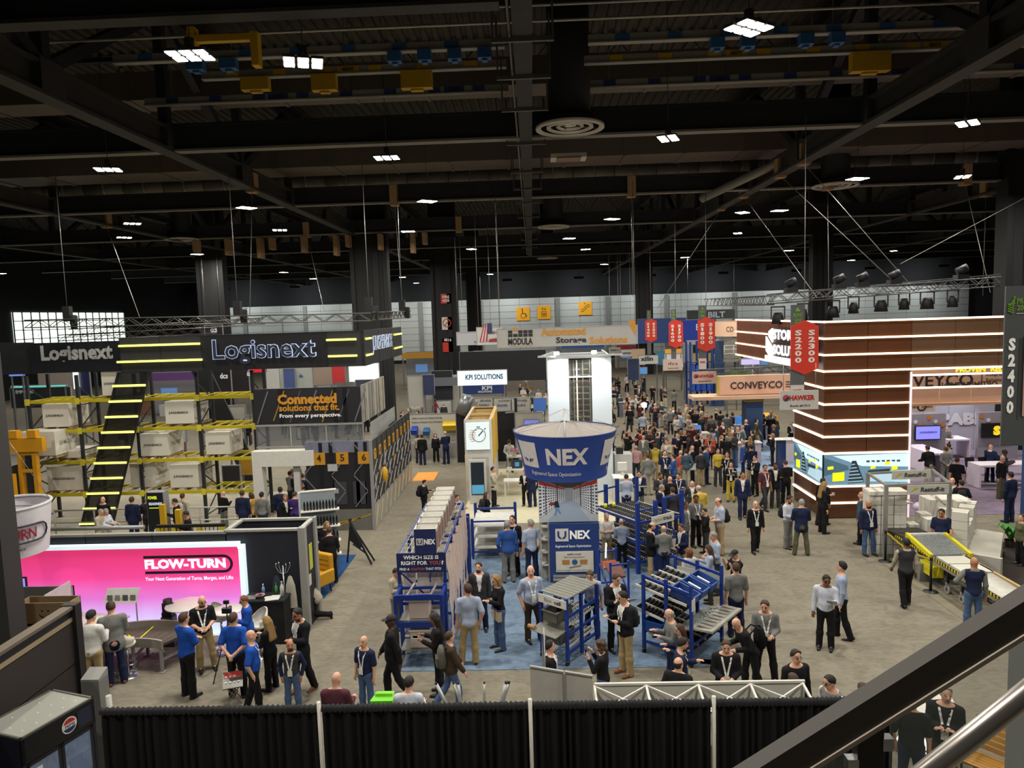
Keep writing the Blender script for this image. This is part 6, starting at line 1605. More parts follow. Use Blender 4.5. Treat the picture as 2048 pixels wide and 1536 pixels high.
t = thing('display_totem', 'dark display totem glowing orange and blue near the guard rails', 'display', (-14.1,26,0)); BX(-14.55,-13.9,25.9,26.3,0,2.05).b('case', M('#85878a', .5), t); BX(-14.53,-13.92,25.88,25.9,.05,2.03).b('dark_screen', M('#15181d', .4,0,.1,0), t)
text(t, 'POWER', (-14.3,25.87,1.85),.34,.12, M('#cfe02a', .5,0,1,0)); text(t, 'READINESS', (-14.2,25.87,1.62),.5,.1, M('#c9d4e8', .5,0,.8,0)); BX(-14.45,-13.98,25.87,25.88,1.45,1.47).b('line', M('#cfe02a', .5,0,1,0), t)
for k in range(4): BX(-14.45 + k * .12,-14.37 + k * .12,25.87,25.88,.1,.5 + .15 * (k % 2)).b('flame_print', M(('#d8882a', '#7c8fd0', '#d8602a', '#5a6cb0')[k], .5,0,.8,0), t)
for k, x in enumerate((-13.3,-12.75)): put(BX(x - .09, x + .09,24.6,24.75,0,1.9 - k * .2).b('bollard', M('#c0981e', .5)), 'tall yellow bollard %s the glowing totem' % ('close to', 'farther from')[k], 'bollard', 'yellow bollards')
# cosmetic bottle shelf, armchair
t = thing('shelf_unit', 'slanted white shelf unit holding rows of black bottles', 'shelves', (-7.75,22.9,0),.28)
BX(0,1.1,.0,.06,0,2.62).b('back_panel', M('#8c949a', .5), t, True); BX(-.06,.0,-.12,.1,0,2.64).b('side_panel', M('#b5b8b8', .5), t, True); BX(0,1.15,-.02,.12,2.62,2.66).b('top', WHITE, t, True)
cc, sc_ = math.cos(.28), math.sin(.28); nb = 0
for j, z in enumerate((2.05,1.5,1.0,.55)):
    BX(0,1.22,-.3,.0, z - .03, z).b('shelf', WHITE, t, True)
    for k in range(11):
        x, y = .12 + k * .1,-.13
        b = LTH((0,0,0), [(0,0),(.034,.001),(.034,.22),(.02,.27),(.02,.31),(0,.31)], 10).b('bottle', M('#16181c', .3) if not (j == 1 and k % 3 == 0) else M('#8fa9bf', .3)) if nb == 0 else proto.copy()
        if nb == 0: proto = b
        else: LK(b)
        b.location = (-7.75 + x * cc - y * sc_, 22.9 + x * sc_ + y * cc, z + .001); nb += 1
        put(b, 'slim black bottle, %s from the frame on the %s shelf of the slanted unit' % (ords[k], ('top', 'second', 'third', 'lowest')[j]), 'bottle', 'black bottles on the slanted shelves')
t = thing('neon_pack', 'bright yellow pack lying on the bottom of the slanted shelf unit', 'pack', (-7.0,22.55,.6)); LTH((-6.95,22.35,.62), [(0,0),(.14,.03),(.16,.12),(.1,.24),(0,.26)], 10).b('pack_body', M('#c6cf2a', .5,0,0,.1,8), t)
put(BX(-7.2,-6.75,22.2,22.5,0,.6).b('low_plinth', WHITE), 'low white plinth under the bright yellow pack', 'plinth')
t = thing('easel_frame', 'black folding easel frame behind the two people in black', 'easel', (-6.0,23.3,0)); BR_((-6.3,23.3,1.6),(-5.6,23.3,.03),.05).bar((-6.25,23.4,1.6),(-6.5,23.6,.03),.05).bar((-6.2,23.3,.75),(-5.75,23.3,.4),.04).bar((-6.1,23.3,1.2),(-5.6,23.7,.03),.05).b('frame_leg', BLACK, t); HX([(-6.3,23.25,.9),(-5.95,23.25,.6),(-5.9,23.28,.65),(-6.25,23.28,.95),(-6.25,23.25,1.5),(-6.0,23.25,.9),(-5.95,23.28,.95),(-6.2,23.28,1.5)]).b('board', M('#1a1b1e', .5), t)
t = thing('armchair', 'mustard yellow quilted armchair on the dark blue carpet strip', 'chair', (-6.75,20.95,.012),-.5); MU = M('#c08f1e', .6,0,0,.12,5)
for x, y in ((-.3,-.3),(.3,-.3),(-.3,.3),(.3,.3)): TB([(x, y, 0),(x * .9, y * .9,.3)], .02,8).b('leg', BLACK, t, True)
def soft(nm, b, r=.05):
    o = BX(*b).b(nm, MU, t, True); md = o.modifiers.new('b', 'BEVEL'); md.width = r; md.segments = 3
soft('seat', (-.36,.36,-.36,.36,.28,.5)); soft('backrest', (-.36,.36,.24,.42,.45,1.15)); soft('armrest', (-.44,-.32,-.36,.36,.3,.72)); soft('armrest', (.32,.44,-.36,.36,.3,.72)); soft('cushion', (-.3,.3,-.3,.26,.5,.6))
for k in range(3): BX(-.3,.3,.228,.236,.66 + k * .15,.67 + k * .15).b('quilt_seam', M('#8f6a14', .7), t, True)
# ---------------------------------------------------------------- storage booth: brown glass tower with light strips
BR = M('#50301f', .2,0,0,.25,.6,1,.6); STRIP = M('#ffe2b8', .4,0,2.4,0); BRF = M('#2a1812', .4)
t = thing('led_tower', 'brown glossy booth tower ringed with warm light strips and a video band', 'booth', (11,27.5,0))
zs_ = (7.58,6.95,6.33,5.71,5.08,4.45,3.82,3.20,2.56,1.27,.62)
for a, b in ((11.0,12.6),(12.62,14.22)):
    for z0, z1 in list(zip(zs_[1:], zs_)) : 
        if z0 != 1.27: BX(a, b, 27.5,27.6, z0 + .03, z1 - .03).b('glass_panel', BR, t)
    BX(a, b, 27.5,27.6,.03,.59).b('glass_panel', BR, t)
for k in range(3):
    for z0, z1 in list(zip(zs_[1:], zs_))[3:]:
        if z0 != 1.27: BX(11.0,11.08,27.6 + k, 28.58 + k, z0 + .03, z1 - .03).b('glass_panel', BR, t)
    BX(11.0,11.08,27.6 + k, 28.58 + k, .03,.59).b('glass_panel', BR, t)
for k in range(3):
    for z0, z1 in list(zip(zs_[1:4], zs_[:3])): BX(14.24 + k * 1.62,15.84 + k * 1.62,27.5,27.58, z0 + .03, z1 - .03).b('glass_panel', M('#5c4433', .2,0,0,.15,.6,.82,.6), t)
for k in range(8):
    for z0, z1 in list(zip(zs_[1:4], zs_[:3])): BX(11.0,11.08,28.6 + k * 1.33,29.9 + k * 1.33, z0 + .03, z1 - .03).b('glass_panel', M('#6e4028', .25,0,0,.15,.6), t)
BX(11.1,14.2,27.62,30.6,0,5.6).b('core', BRF, t); BX(11.1,11.2,27.6,39.2,5.7,7.6).b('core', BRF, t)
for z in zs_:
    hi = z > 5.6
    if z != .62: BX(10.94,19.2 if hi else 14.24,27.44,27.5, z - .035, z + .035).b('light_strip', STRIP, t); 
    else: BX(10.94,14.24,27.44,27.5, z - .035, z + .035).b('light_strip', STRIP, t)
    BX(10.94,11.0,27.44,39.3 if hi else 30.6, z - .035, z + .035).b('light_strip', STRIP, t)
for z in (5.38,4.88): BX(14.2,19.2,28.4,28.46, z - .035, z + .035).b('light_strip', STRIP, t)
text(t, 'PROVEN  RELIABLE', (18.0,28.9,5.5),2.6,.2, M('#e2c01c', .5,0,.9,0), bold=.05); text(t, 'OPTIMIZATION', (17.5,29.3,4.85),2.2,.24, M('#2a211d', .5), rz=math.pi, bold=.03)
BX(14.2,14.3,27.5,30.6,0,5.6).b('side_trim', M('#c9b6d2', .5), t); BX(14.2,14.24,27.42,27.5,0,5.6).b('edge_strip', M('#e6d8dc', .5,0,.6,0), t)
def video(t, o, ux, w_, z0, h, uy):
    """warehouse film frame on a screen: o origin, ux / uy unit steps"""
    P = lambda a, b, d=0: (o[0] + ux[0] * a * w_ + uy[0] * d, o[1] + ux[1] * a * w_ + uy[1] * d, z0 + b * h)
    def q(pts, col, d, e=.8): MB().add([P(a, b, d) for a, b in pts], [tuple(range(len(pts)))]).b('screen_image', M(col, .4,0, e, .15,3), t)
    q([(0,0),(1,0),(1,1),(0,1)], '#59788c', .01)
    q([(.1,.95),(1,.98),(1,.55),(.45,.6)], '#bcd4dc', .014); q([(.5,.1),(1,.05),(1,.45),(.6,.42)], '#9db8c4', .014)
    q([(.0,.3),(.0,.9),(.28,.62),(.3,.5)], '#3d5664', .014); q([(.28,.05),(.48,.08),(.38,.78),(.33,.78)], '#1f2a30', .018)
    for k in range(6): q([(.28 + k * .008,.08 + k * .11),(.47 - k * .02,.1 + k * .11),(.465 - k * .02,.14 + k * .11),(.285 + k * .008,.12 + k * .11)], '#7f98a4', .02)
    for a, b, c, d in ((.1,.12,.14,.3),(.72,.62,.06,.12),(.8,.45,.07,.14),(.55,.5,.06,.1),(.04,.5,.07,.12)): q([(a, b),(a + c, b + .02),(a + c, b + d),(a, b + d - .02)], '#d8d614', .024,.9)
    for k in range(7): q([(.5 + k * .06,.72 + .02 * (k % 2)),(.54 + k * .06,.72),(.54 + k * .06,.78),(.5 + k * .06,.78)], '#27343a', .02)
    q([(.52,.36),(.78,.4),(.78,.5),(.52,.46)], '#20303a', .022)
video(t, (11.02,27.49),(1,0),3.18,1.32,1.2,(0,-1)); video(t, (10.99,30.55),(0,-1),3.0,1.32,1.2,(-1,0))
BX(11.0,14.2,27.5,27.6,1.28,2.55).b('screen_frame', BLACK, t)
# the illuminated sign on the long side
def sq(pts, nm='sign_shape', x=10.9, e=1.6): MB().prism([(y_, z_) for y_, z_ in pts], 0, x - .06, x).b(nm, M('#f4f4f2', .5,0, e, 0), t)
text(t, 'STORAGE', (10.88,30.9,6.98),4.2,.46, M('#f4f4f2', .5,0,1.8,0), rz=-math.pi / 2, bold=.05); text(t, 'SOLUTIONS', (10.88,30.7,6.30),4.6,.46, M('#f4f4f2', .5,0,1.8,0), rz=-math.pi / 2, bold=.05)
BX(10.92,10.99,28.4,33.4,5.95,7.3).b('sign_back', BRF, t)
sq([(33.0,7.25),(33.5,7.1),(33.5,6.85),(33.0,6.6)]); sq([(33.9,6.85),(33.0,6.35),(33.0,5.75),(33.9,6.2)]); sq([(34.0,5.98),(34.0,5.72),(28.4,5.72),(28.4,6.0)])
# peach conveyor booth behind
PE = M('#d8ab90', .6,0,.0,.05,1); GB = M('#8e8a96', .6)
t = thing('peach_booth', 'peach-canopied booth with grey back wall, screens and white bar tables', 'booth', (18,38,0))
BX(14.6,26,33.0,33.3,4.3,5.7).b('fascia', PE, t); text(t, 'CONVEYCO', (17.55,32.97,4.66),4.6,.56, M('#2e2a30', .5), bold=.015)
text(t, 'Integrated', (20.9,32.97,4.85),1.0,.15, M('#4a4448', .5)); text(t, 'Solutions', (20.85,32.97,4.62),.9,.15, M('#4a4448', .5)); BX(20.2,20.24,32.96,32.99,4.4,5.0).b('divider', M('#6a6064', .5), t)
for k in range(8): BX(14.6 + k * 1.45,16.0 + k * 1.45,34.0,34.1,3.5,4.3).b('canopy_panel', M('#d9b59a', .6,0,.12,.05,1), t); BX(14.6 + k * 1.45,16.05 + k * 1.45,33.9,34.2,3.38,3.5).b('canopy_lip', M('#c9a07e', .6,0,.15,0), t)
for k in range(9): BX(14.4 + k * 1.4,15.78 + k * 1.4,40.0,40.15,0.02,4.6).b('wall_panel', M('#a6a2b0', .6,0,0,.06,1.5), t)
text(t, 'CAPABILITIES', (24.0,39.95,1.75),6.6,.7, M('#c8c4cc', .5), bold=.06)
for x in (20.2,23.9):
    BX(x - 1.0, x + 1.05,37.5,37.7,0.02,2.45).b('screen_wall', GB, t)
    for k in range(6): disc((x - .85 + k * .34,37.48,2.25 - .2 * (k % 3)),.12,6).b('hexagon_print', M(('#c8742a', '#d2cbd4', '#c87a34')[k % 3], .5), t)
BX(19.62,20.92,37.36,37.45,1.12,1.86).b('screen_bezel', BLACK, t); BX(19.66,20.88,37.35,37.36,1.16,1.82).b('blue_screen', M('#7b7ce0', .4,0,1.0,.05,1), t); text(t, J, (20.27,37.34,1.5),.9,.14, M('#23246a', .5), bold=.03, shear=.2)
BX(23.0,24.4,37.36,37.45,1.15,1.9).b('screen_bezel', BLACK, t); text(t, 'S', (23.75,37.34,1.52),.38,.5, M('#d8b624', .5,0,.9,0), bold=.08)
p = BX(19.5,20.9,37.9,37.98,2.5,3.1).b('round_logo_panel', M('#b9a592', .6), t); disc((20.2,37.89,2.8),.26,18,0,.17).b('logo_ring', M('#332e30', .5), p); text(p, 'new dawn', (20.2,37.88,2.8),1.1,.16, M('#332e30', .5), bold=.02)
for k in range(3): CY((18.2 + k * 2.4,39.3),.09,4.3,4.5,10).b('added_down_light', M('#dfe8f4', .4,0,3,0), t); add_light('booth_fill_light', (18.2 + k * 2.4,39.3,4.28),220,.1,(.75,.85,1), 'SPOT', (0,0,0),80)  # spots added to lighten the booth's back wall
def white_table(label, x0, x1, y0, y1, h=1.05):
    t = thing('bar_table', label, 'table', (x0, y0,0),0, 'white bar tables'); BX(x0, x1, y0, y1, h - .08, h).b('top', M('#d2c8d4', .4), t); BX(x0, x0 + .07, y0, y1,.03, h - .08).box(x1 - .07, x1, y0, y1,.03, h - .08).b('leg', M('#d2c8d4', .4), t); BX(x0, x1, y0, y0 + .06,.0,.05).box(x0, x1, y1 - .06, y1,0,.05).b('foot_bar', M('#d2c8d4', .4), t)
white_table('long white bar table in front of the black screen', 19.3,22.0,31.4,32.3); white_table('white bar table below the lilac screen', 18.7,19.6,34.2,36.6); white_table('white bar table against the grey wall by tall black stools', 21.4,22.6,37.6,38.8)
def black_stool(label, x, y, rz):
    t = thing('bar_stool', label, 'stool', (x, y, 0), rz, 'tall black wire stools')
    for a in (-.17,.17):
        for b in (-.17,.17): TB([(a * 1.15, b * 1.15,0),(a, b, .72)], .014,6).b('leg', BLACK, t, True)
    BX(-.21,.21,-.2,.2,.72,.76).b('seat', BLACK, t, True); HX([(-.21,.16,.76),(.21,.16,.76),(.21,.2,.76),(-.21,.2,.76),(-.2,.24,1.12),(.2,.24,1.12),(.2,.28,1.12),(-.2,.28,1.12)]).b('backrest', BLACK, t, True); BR_((-.17,-.18,.3),(.17,-.18,.3),.02).b('footrest', BLACK, t, True)
for k, (x, y, r) in enumerate(((19.7,32.6,0),(20.3,32.6,.1),(20.9,32.6,-.1),(20.9,37.9,1.5),(20.9,38.5,1.6),(19.9,35.2,-1.5))): black_stool('tall black wire stool, ' + ('first under the long white bar table', 'second under the long white bar table', 'third under the long white bar table', 'nearest by the table at the grey wall', 'farther by the table at the grey wall', 'beside the table below the lilac screen')[k], x, y, r)
t = thing('transport_robot', 'flat lilac-white transport robot with blue band on the lilac carpet', 'robot', (14.9,28.3,0)); 
for z, w_ in ((.1,1.0),(.55,.9)): m = LTH((0,0,0), [(0, z),(.5, z),(.55, z + .06),(.55, z + .2),(.5, z + .26),(0, z + .26)], 24); m.v = [(14.7 + a * 1.7 * w_, 25.9 + b * .8 + z * .9, c) for a, b, c in m.v]; m.b('deck', M('#b9a9c4', .4), t)
BX(14.85,15.2,25.42,25.46,.12,.35).b('blue_band', M('#2a3a8c', .5), t); text(t, 'HAI', (14.4,25.43,.24),.4,.16, M('#23254a'), bold=.04); BX(14.5,14.9,25.9,26.2,.36,.55).b('neck', CHAR, t)
# stage-light rig above
RIG = M('#4a4a4b', .45,.3)
box_truss('long black stage-light rig over the brown light-strip tower', (10.5,32.5,8.55),(20.5,32.5,9.0),.4, None, RIG); box_truss('black rig truss running away along the side of the light-strip tower', (10.6,32.6,8.5),(10.6,44,8.6),.4, None, RIG); box_truss('second black rig truss behind the first over the tower', (13,40,8.7),(24,38.0,9.3),.4, None, RIG)
def stage_lamp(label, x, y, z, lit, r=.2):
    t = thing('stage_light', label, 'stage light', (x, y, z),0, 'stage lights on the rig'); LTH((x, y, z), [(0,.5),(r * .6,.5),(r * .8,.35),(r, .0),(r * .93,.0)], 16).b('lamp_body', BLACK, t); LTH((x, y, z + .01), [(0,0),(r * .92,0)], 16).b('lens', M('#fdf8e6', .4,0,9,0) if lit else M('#3a3a3c', .3), t); BX(x - r - .03, x - r, y - .04, y + .04, z + .2, z + .75).box(x + r, x + r + .03, y - .04, y + .04, z + .2, z + .75).box(x - r - .03, x + r + .03, y - .04, y + .04, z + .72, z + .78).b('yoke', BLACK, t)
for k, (x, z, lit) in enumerate(((10.9,8.0,0),(12.0,8.1,1),(13.3,8.2,0),(14.2,8.35,0),(15.4,8.4,0),(16.4,8.45,1),(17.4,8.45,0),(18.5,8.5,0))): stage_lamp('%s round stage light, %s along the rig from the tower corner' % ('lit' if lit else 'unlit black', ords[k]), x, 32.4, z - .55, lit, .22 if k % 2 else .28)
for k, x in enumerate((11.5,13.6,14.6,16.0,18.9)):
    t = thing('moving_head', 'black moving-head fixture standing on top of the rig, %s from the tower corner' % ords[k], 'stage light', (x, 32.5,9.0),0, 'moving heads on the rig'); BX(x - .25, x + .25,32.3,32.7,8.77 + .045 * (x - 10.5),8.98 + .045 * (x - 10.5)).b('base', BLACK, t); TB([(x - .2,32.5,9.1 + .045 * (x - 10.5)),(x + .2,32.4,9.3 + .045 * (x - 10.5))], .17,12).b('head', BLACK, t)
# hanging aisle signs: red six-sided plates on grey banners
def aisle_sign(label, x, y, w_, ztop, h, a, b, pw, ztop2, sub):
    t = thing('aisle_sign', label, 'sign', (x, y, ztop - h),0, 'red hanging aisle signs'); RD = M('#b8301f', .5,0,.12,.04,1)
    BX(x - pw, x + .02, y, y + .03, ztop - h - .95, ztop2).b('grey_banner', M('#55585a', .6), t)
    k = .11 * h
    for sg in (-1,1):
        MB().prism([(x, ztop),(x + sg * w_ / 2, ztop - k),(x + sg * w_ / 2, ztop - h + k),(x, ztop - h)], 1, y - .06, y - .02).b('red_plate', RD, t)
    for s_, dx in ((a, -w_ * .24),(b, w_ * .24)):
        for i, ch in enumerate(s_): text(t, ch, (x + dx, y - .075, ztop - k * 1.5 - (i + .5) * (h - 3.4 * k) / 5), w_ * (.24 if ch != '1' else .13),(h - 3.4 * k) / 5 * .80, M('#ddd3cb', .5), bold=.04)
    text(t, 'PROMAT', (x - pw * .5, y - .02, ztop2 - .35), pw * .7,.14, M('#6f9e2c')); text(t, '2025', (x - pw * .5, y - .02, ztop2 - .55), pw * .5,.14, M('#6f9e2c')); MB().prism([(x - pw * .7, ztop2 - .22),(x - pw * .5, ztop2 - .08),(x - pw * .3, ztop2 - .22)], 1, y - .02, y - .01).b('green_mark', M('#6f9e2c'), t)
    TB([(x, y, ztop),(x, y, 14.4)], .012,4).b('wire', WIRE, t)
    if sub:
        BX(x - pw, x, y - .02, y - .01, ztop - h - .92, ztop - h - .35).b('sponsor_patch', M('#c9bfb9', .5), t); text(t, sub, (x - pw / 2, y - .03, ztop - h - .55), pw * .7,.12, M('#a8362e'), bold=.04)
aisle_sign('red six-sided aisle sign S2200 and S2300 by the light-strip tower', 9.12,24.5,.92,7.73,1.83, 'S2200', 'S2300', .45,8.25, 'HAWKER')
aisle_sign('red aisle sign S1800 and S1900, second of the row going away', 9.12,38.2,.9,7.8,1.83, 'S1800', 'S1900', .4,8.4, 'HAWKER')
aisle_sign('red aisle sign S1600 and S1700, third of the row going away', 9.15,46.4,.9,7.6,1.83, 'S1600', 'S1700', .3,8.25, '')
aisle_sign('red aisle sign S1400 and S1500, farthest of the row', 9.3,57,.9,7.6,1.86, 'S1400', 'S1500', .3,8.25, '')
t = thing('aisle_sign', 'grey hanging banner with white S2400 and red plate at the right edge', 'sign', (9.0,13.2,5.6),0, 'red hanging aisle signs')
BX(8.47,9.9,13.2,13.23,5.55,8.44).b('grey_banner', M('#4d5051', .6), t); MB().prism([(9.9,7.85),(8.82,7.55),(8.82,6.15),(9.9,5.85)], 1,13.14,13.18).b('red_plate', M('#8c2318', .5), t); BR_((8.80,13.13,7.55),(8.80,13.13,6.1),.02).b('plate_edge', M('#c9a49a', .5), t)
for i, ch in enumerate('S2400'): text(t, ch, (8.60,13.18,7.40 - i * .285),.125,.23, LTXT, bold=.05)
text(t, 'PROMAT', (8.87,13.18,8.17),.42,.1, M('#6f9e2c'), bold=.02); text(t, '2025', (8.78,13.18,8.05),.24,.1, M('#6f9e2c'), bold=.02); BX(8.66,8.95,13.18,13.19,7.94,7.955).b('rule', M('#b9b9b5'), t)
for k in range(4): BR_((8.51 + .03 * k, 13.18,8.07 + .05 * k),(8.62,13.18,8.14 + .04 * k),.02).bar((8.51,13.18,8.0 + k * .04),(8.6,13.18,7.96 + k * .04),.02).b('green_mark', M('#6f9e2c'), t)
put(BX(16.75,17.0,24.7,24.95,0,4.8).b('blue_post', M('#24456e', .5,.2)), 'dark blue square post under the grey S2400 banner', 'post')
def hang_sign(label, x0, x1, y, z0, z1, lines, col='#b9aca3', logo_=True):
    t = thing('hanging_sign', label, 'sign', ((x0 + x1) / 2, y, z0),0, 'small hanging sponsor signs'); BX(x0, x1, y, y + .04, z0, z1).b('board', M(col, .6), t)
    w_ = x1 - x0; h = z1 - z0
    text(t, lines[0], (x0 + w_ * (.57 if logo_ else .5), y - .01, z0 + h * .62), w_ * (.66 if logo_ else .5), h * .27, M('#a8281f' if logo_ else '#45393a'), bold=.05 if logo_ else .0); text(t, lines[1], (x0 + w_ * .52, y - .01, z0 + h * .2), w_ * .52, h * .12, M('#3a3436'), bold=.02)
    if logo_: disc((x0 + w_ * .15, y - .012, z0 + h * .62), h * .17,16).b('logo_disc', M('#2a3350'), t); disc((x0 + w_ * .15, y - .016, z0 + h * .62), h * .16,10,0,0,40,220).b('logo_half', M('#b03a34'), t)
    for x in (x0 + .1, x1 - .1): TB([(x, y, z1),(x, y, z1 + .9)], .01,4).b('wire', WIRE, t)
hang_sign('white hanging sign with red lettering under the S2200 sign', 8.16,9.42,24.0,4.78,5.42,('HAWKER', 'Booth #S1912'), '#b5b1ac'); hang_sign('pinkish hanging sign with red lettering under the S1800 sign', 8.36,9.62,38.1,4.28,4.94,('HAWKER', 'Booth #S1912'), '#c4a99c'); hang_sign('pinkish hanging sign with thin letters under the S1600 sign', 8.3,9.55,46.3,4.35,5.09,('dcs', 'Booth #S1643'), '#c0ab9e', False)
t = thing('peach_sign', 'long peach fascia sign on a blue column over the bar crowd', 'sign', (14,42,2.6)); text(t, 'CONVEYCO', (12.9,41.95,3.73),3.0,.42, M('#2e2a30', .5), bold=.015); BX(10.75,15.3,42,42.4,3.2,4.3).b('board', PE, t); BX(10.7,10.76,41.95,42.4,3.2,4.3).b('yellow_edge', M('#b9a34a', .5), t)
for k in range(3): BX(14.6,15.1,41.98,42,3.55 + k * .14,3.61 + k * .14).b('small_print', M('#5a4e4c'), t)
BX(9.2,16,41.6,43.2,2.95,3.15).b('canopy', M('#cda98c', .6,0,.05,0), t); BX(12.3,13.3,42,42.8,0,2.95).b('blue_column', M('#2c4264', .6), t); BX(12.28,13.32,41.97,42.8,2.75,2.95).b('yellow_collar', M('#a8902c', .5), t)
box_truss('dark truss lying along the top of the peach fascia sign', (9.5,42.6,4.5),(16.5,42.6,4.6),.3, None, RIG)
t = thing('ring_sign', 'curved peach ring sign hanging behind the light-strip side', 'sign', (16,62,6)); LTH((18.6,62,5.9), [(3.4,0),(3.4,1.2)], 40).b('ring_fabric', M('#d8b296', .6,0,.25,0), t); text(t, 'CO', (16.1,59.4,6.5),.6,.45, M('#4a4038'), rz=-.6)
# carton-handling stand
t = thing('aluminium_frame', 'open aluminium frame with two cross signs over white carton stacks', 'frame', (11.6,23,0)); AL = M('#9a9a98', .4,.5)
fx = ((11.35,24.6),(13.7,24.9),(11.15,22.9),(13.2,23.0))
for x, y in fx: BX(x - .05, x + .05, y - .05, y + .05,0,2.45).b('post', AL, t)
for a, b in ((0,1),(2,3),(0,2),(1,3)): BR_((*fx[a], 2.42),(*fx[b], 2.42),.07).b('top_rail', AL, t)
BR_((13.6,24.5,1.6),(13.3,23.4,1.6),.05).b('side_rail', AL, t)
for (y, z, x) in ((22.85,2.12,12.45),(24.55,2.2,12.8)): BX(x - .65, x + .65, y, y + .03, z, z + .3).b('sign_board', M('#b5b3aa', .5), t); text(t, 'Restuff-it', (x + .13, y - .01, z + .15),.75,.15, M('#3c3c3c'), bold=.03, shear=.12); MB().prism([(x - .55, z + .08),(x - .3, z + .2),(x - .42, z + .22)], 1, y - .01, y).b('bird_print', M('#b09a2a'), t)
CT = M('#cbc8bd', .7,0,0,.05,2); tape = M('#7d7a72', .6); cpro = {}
def cart(label, x, y, z, w_, d_, h, rz=-.12):
    key = (w_, d_, h)
    if key not in cpro:
        c = thing('carton', label, 'box', (x, y, z), rz, 'white cartons of the stacking stand'); BX(0, w_, 0, d_, 0, h).b('carton_body', CT, c, True); BX(w_ * .47, w_ * .53,-.003, d_ + .003, h * .7, h + .003).b('tape', M('#a8a498', .5), c, True); cpro[key] = c
        return c
    return copy_tree(cpro[key], (x, y, z), label, rz)
nm = 0
for i in range(3):
    for j in range(6): nm += 1; cart('white carton of the tall stack, %s column, %s row from the floor' % (ords[i], ords[j]),10.85 + i * .40,23.4 - i * .03,.002 + j * .33,.375,.5,.312,-.05)
cart('wide flat white carton capping the tall stack', 10.85,23.35,1.984,1.2,.6,.12,-.05)
for i in range(3):
    for j in range(3 + i % 2): cart('white carton of the low middle stack, %s column, %s row up' % (ords[i], ords[j]),12.15 + i * .36,23.35 + .02 * i, .002 + j * .33,.35,.4,.32,-.05)
put(BX(12.5,13.4,22.95,23.3,0,1.25).b('white_plinth', CT), 'plain white plinth in front of the middle carton stack', 'plinth'); put(BX(13.25,14.6,24.2,24.9,0,1.55).b('white_counter', CT), 'plain white counter behind the middle carton stack', 'counter')
for i in range(2): cart('tall narrow white carton by the white counter, the %s one' % ('shorter', 'taller')[i], 13.5 + i * .5,23.9,.002,.45,.28,1.3 + .25 * i, 0)
t = thing('carton_platform', 'pale grey long box base carrying the right-hand carton stacks', 'base', (13.5,22,0)); HX([(12.75,21.6,0),(13.5,20.9,0),(15.2,23.4,0),(14.5,24.0,0),(12.75,21.6,.62),(13.5,20.9,.62),(15.2,23.4,.62),(14.5,24.0,.62)]).b('body', M('#a9a69b', .6), t); HX([(12.72,21.55,.0),(13.5,20.85,0),(13.62,20.95,0),(12.84,21.68,0),(12.72,21.55,.66),(13.5,20.85,.66),(13.62,20.95,.66),(12.84,21.68,.66)]).b('end_panel', M('#b3b0a6', .6), t)
for k in range(5):
    for j in range(4 if k == 0 else (2 if k < 3 else 3)): cart('white carton on the pale box base, %s stack, %s layer up' % (ords[k], ords[j]),13.05 + k * .36,21.75 + k * .5,.672 + j * .28,.46,.42,.27,.94)
t = thing('belt_loader', 'roller conveyor with yellow wheel bed, hazard tape and big casters', 'conveyor', (11.5,20,0)); CYL = M('#c9bd24', .45,0,0,.06,3); HZ = []
HX([(11.45,22.1,.86),(12.5,22.0,.86),(12.4,23.4,.82),(11.3,23.4,.82),(11.45,22.1,.92),(12.5,22.0,.92),(12.4,23.4,.88),(11.3,23.4,.88)]).b('black_belt', M('#2e2a28', .7), t)
HX([(11.5,20.75,.80),(12.5,20.8,.80),(12.5,22.0,1.0),(11.45,22.05,1.0),(11.5,20.75,.84),(12.5,20.8,.84),(12.5,22.0,1.04),(11.45,22.05,1.04)]).b('bed_plate', M('#6f7474', .4,.3), t)
m = MB(); [m.cbox((11.55 + i * .075,20.85 + j * .085,.86 + j * .0155),(.05,.05,.03)) for i in range(13) for j in range(14)]; m.b('roller_balls', M('#b5b9b8', .3,.4), t, kind='stuff')
for x in (11.42,12.56): HX([(x - .05,20.7,.78),(x + .05,20.7,.78),(x + .05,22.1,.98),(x - .05,22.1,.98),(x - .05,20.7,.9),(x + .05,20.7,.9),(x + .05,22.1,1.12),(x - .05,22.1,1.12)]).b('yellow_side', CYL, t)
BX(11.4,12.6,22.02,22.1,1.04,1.1).b('white_bar', WHITE, t); BX(11.3,11.6,20.4,21.1,.3,.62).b('drive_unit', CYL, t); BX(11.2,11.9,20.9,21.6,.02,.55).b('motor_box', M('#7d807c', .4,.3), t)
for k in range(2): BX(11.55,12.4,20.08 - k * .68,20.7 - k * .68,.80 - k * .01,.84).b('white_plate', M('#bfbdb0', .5), t)
for k in range(36): TB([(11.5,19.3 - k * .075,.80 - .002 * k),(12.3,19.3 - k * .075,.80 - .002 * k)], .028,6).b('roller', M('#c9c7bd', .4), t)
for x in (11.44,12.38):
    BX(x - .04, x + .04,16.5,20.8,.68,.84).b('side_rail', M('#8f8d84', .4,.3) if x < 12 else M('#a58a5e', .6), t)
for k in range(48): BX(11.385,11.40,16.6 + k * .13,16.665 + k * .13,.78,.86).b('hazard_stripe', M('#c9b41c', .5), t)
BX(11.395,11.405,16.5,22.9,.77,.87).b('hazard_tape', BLACK, t)
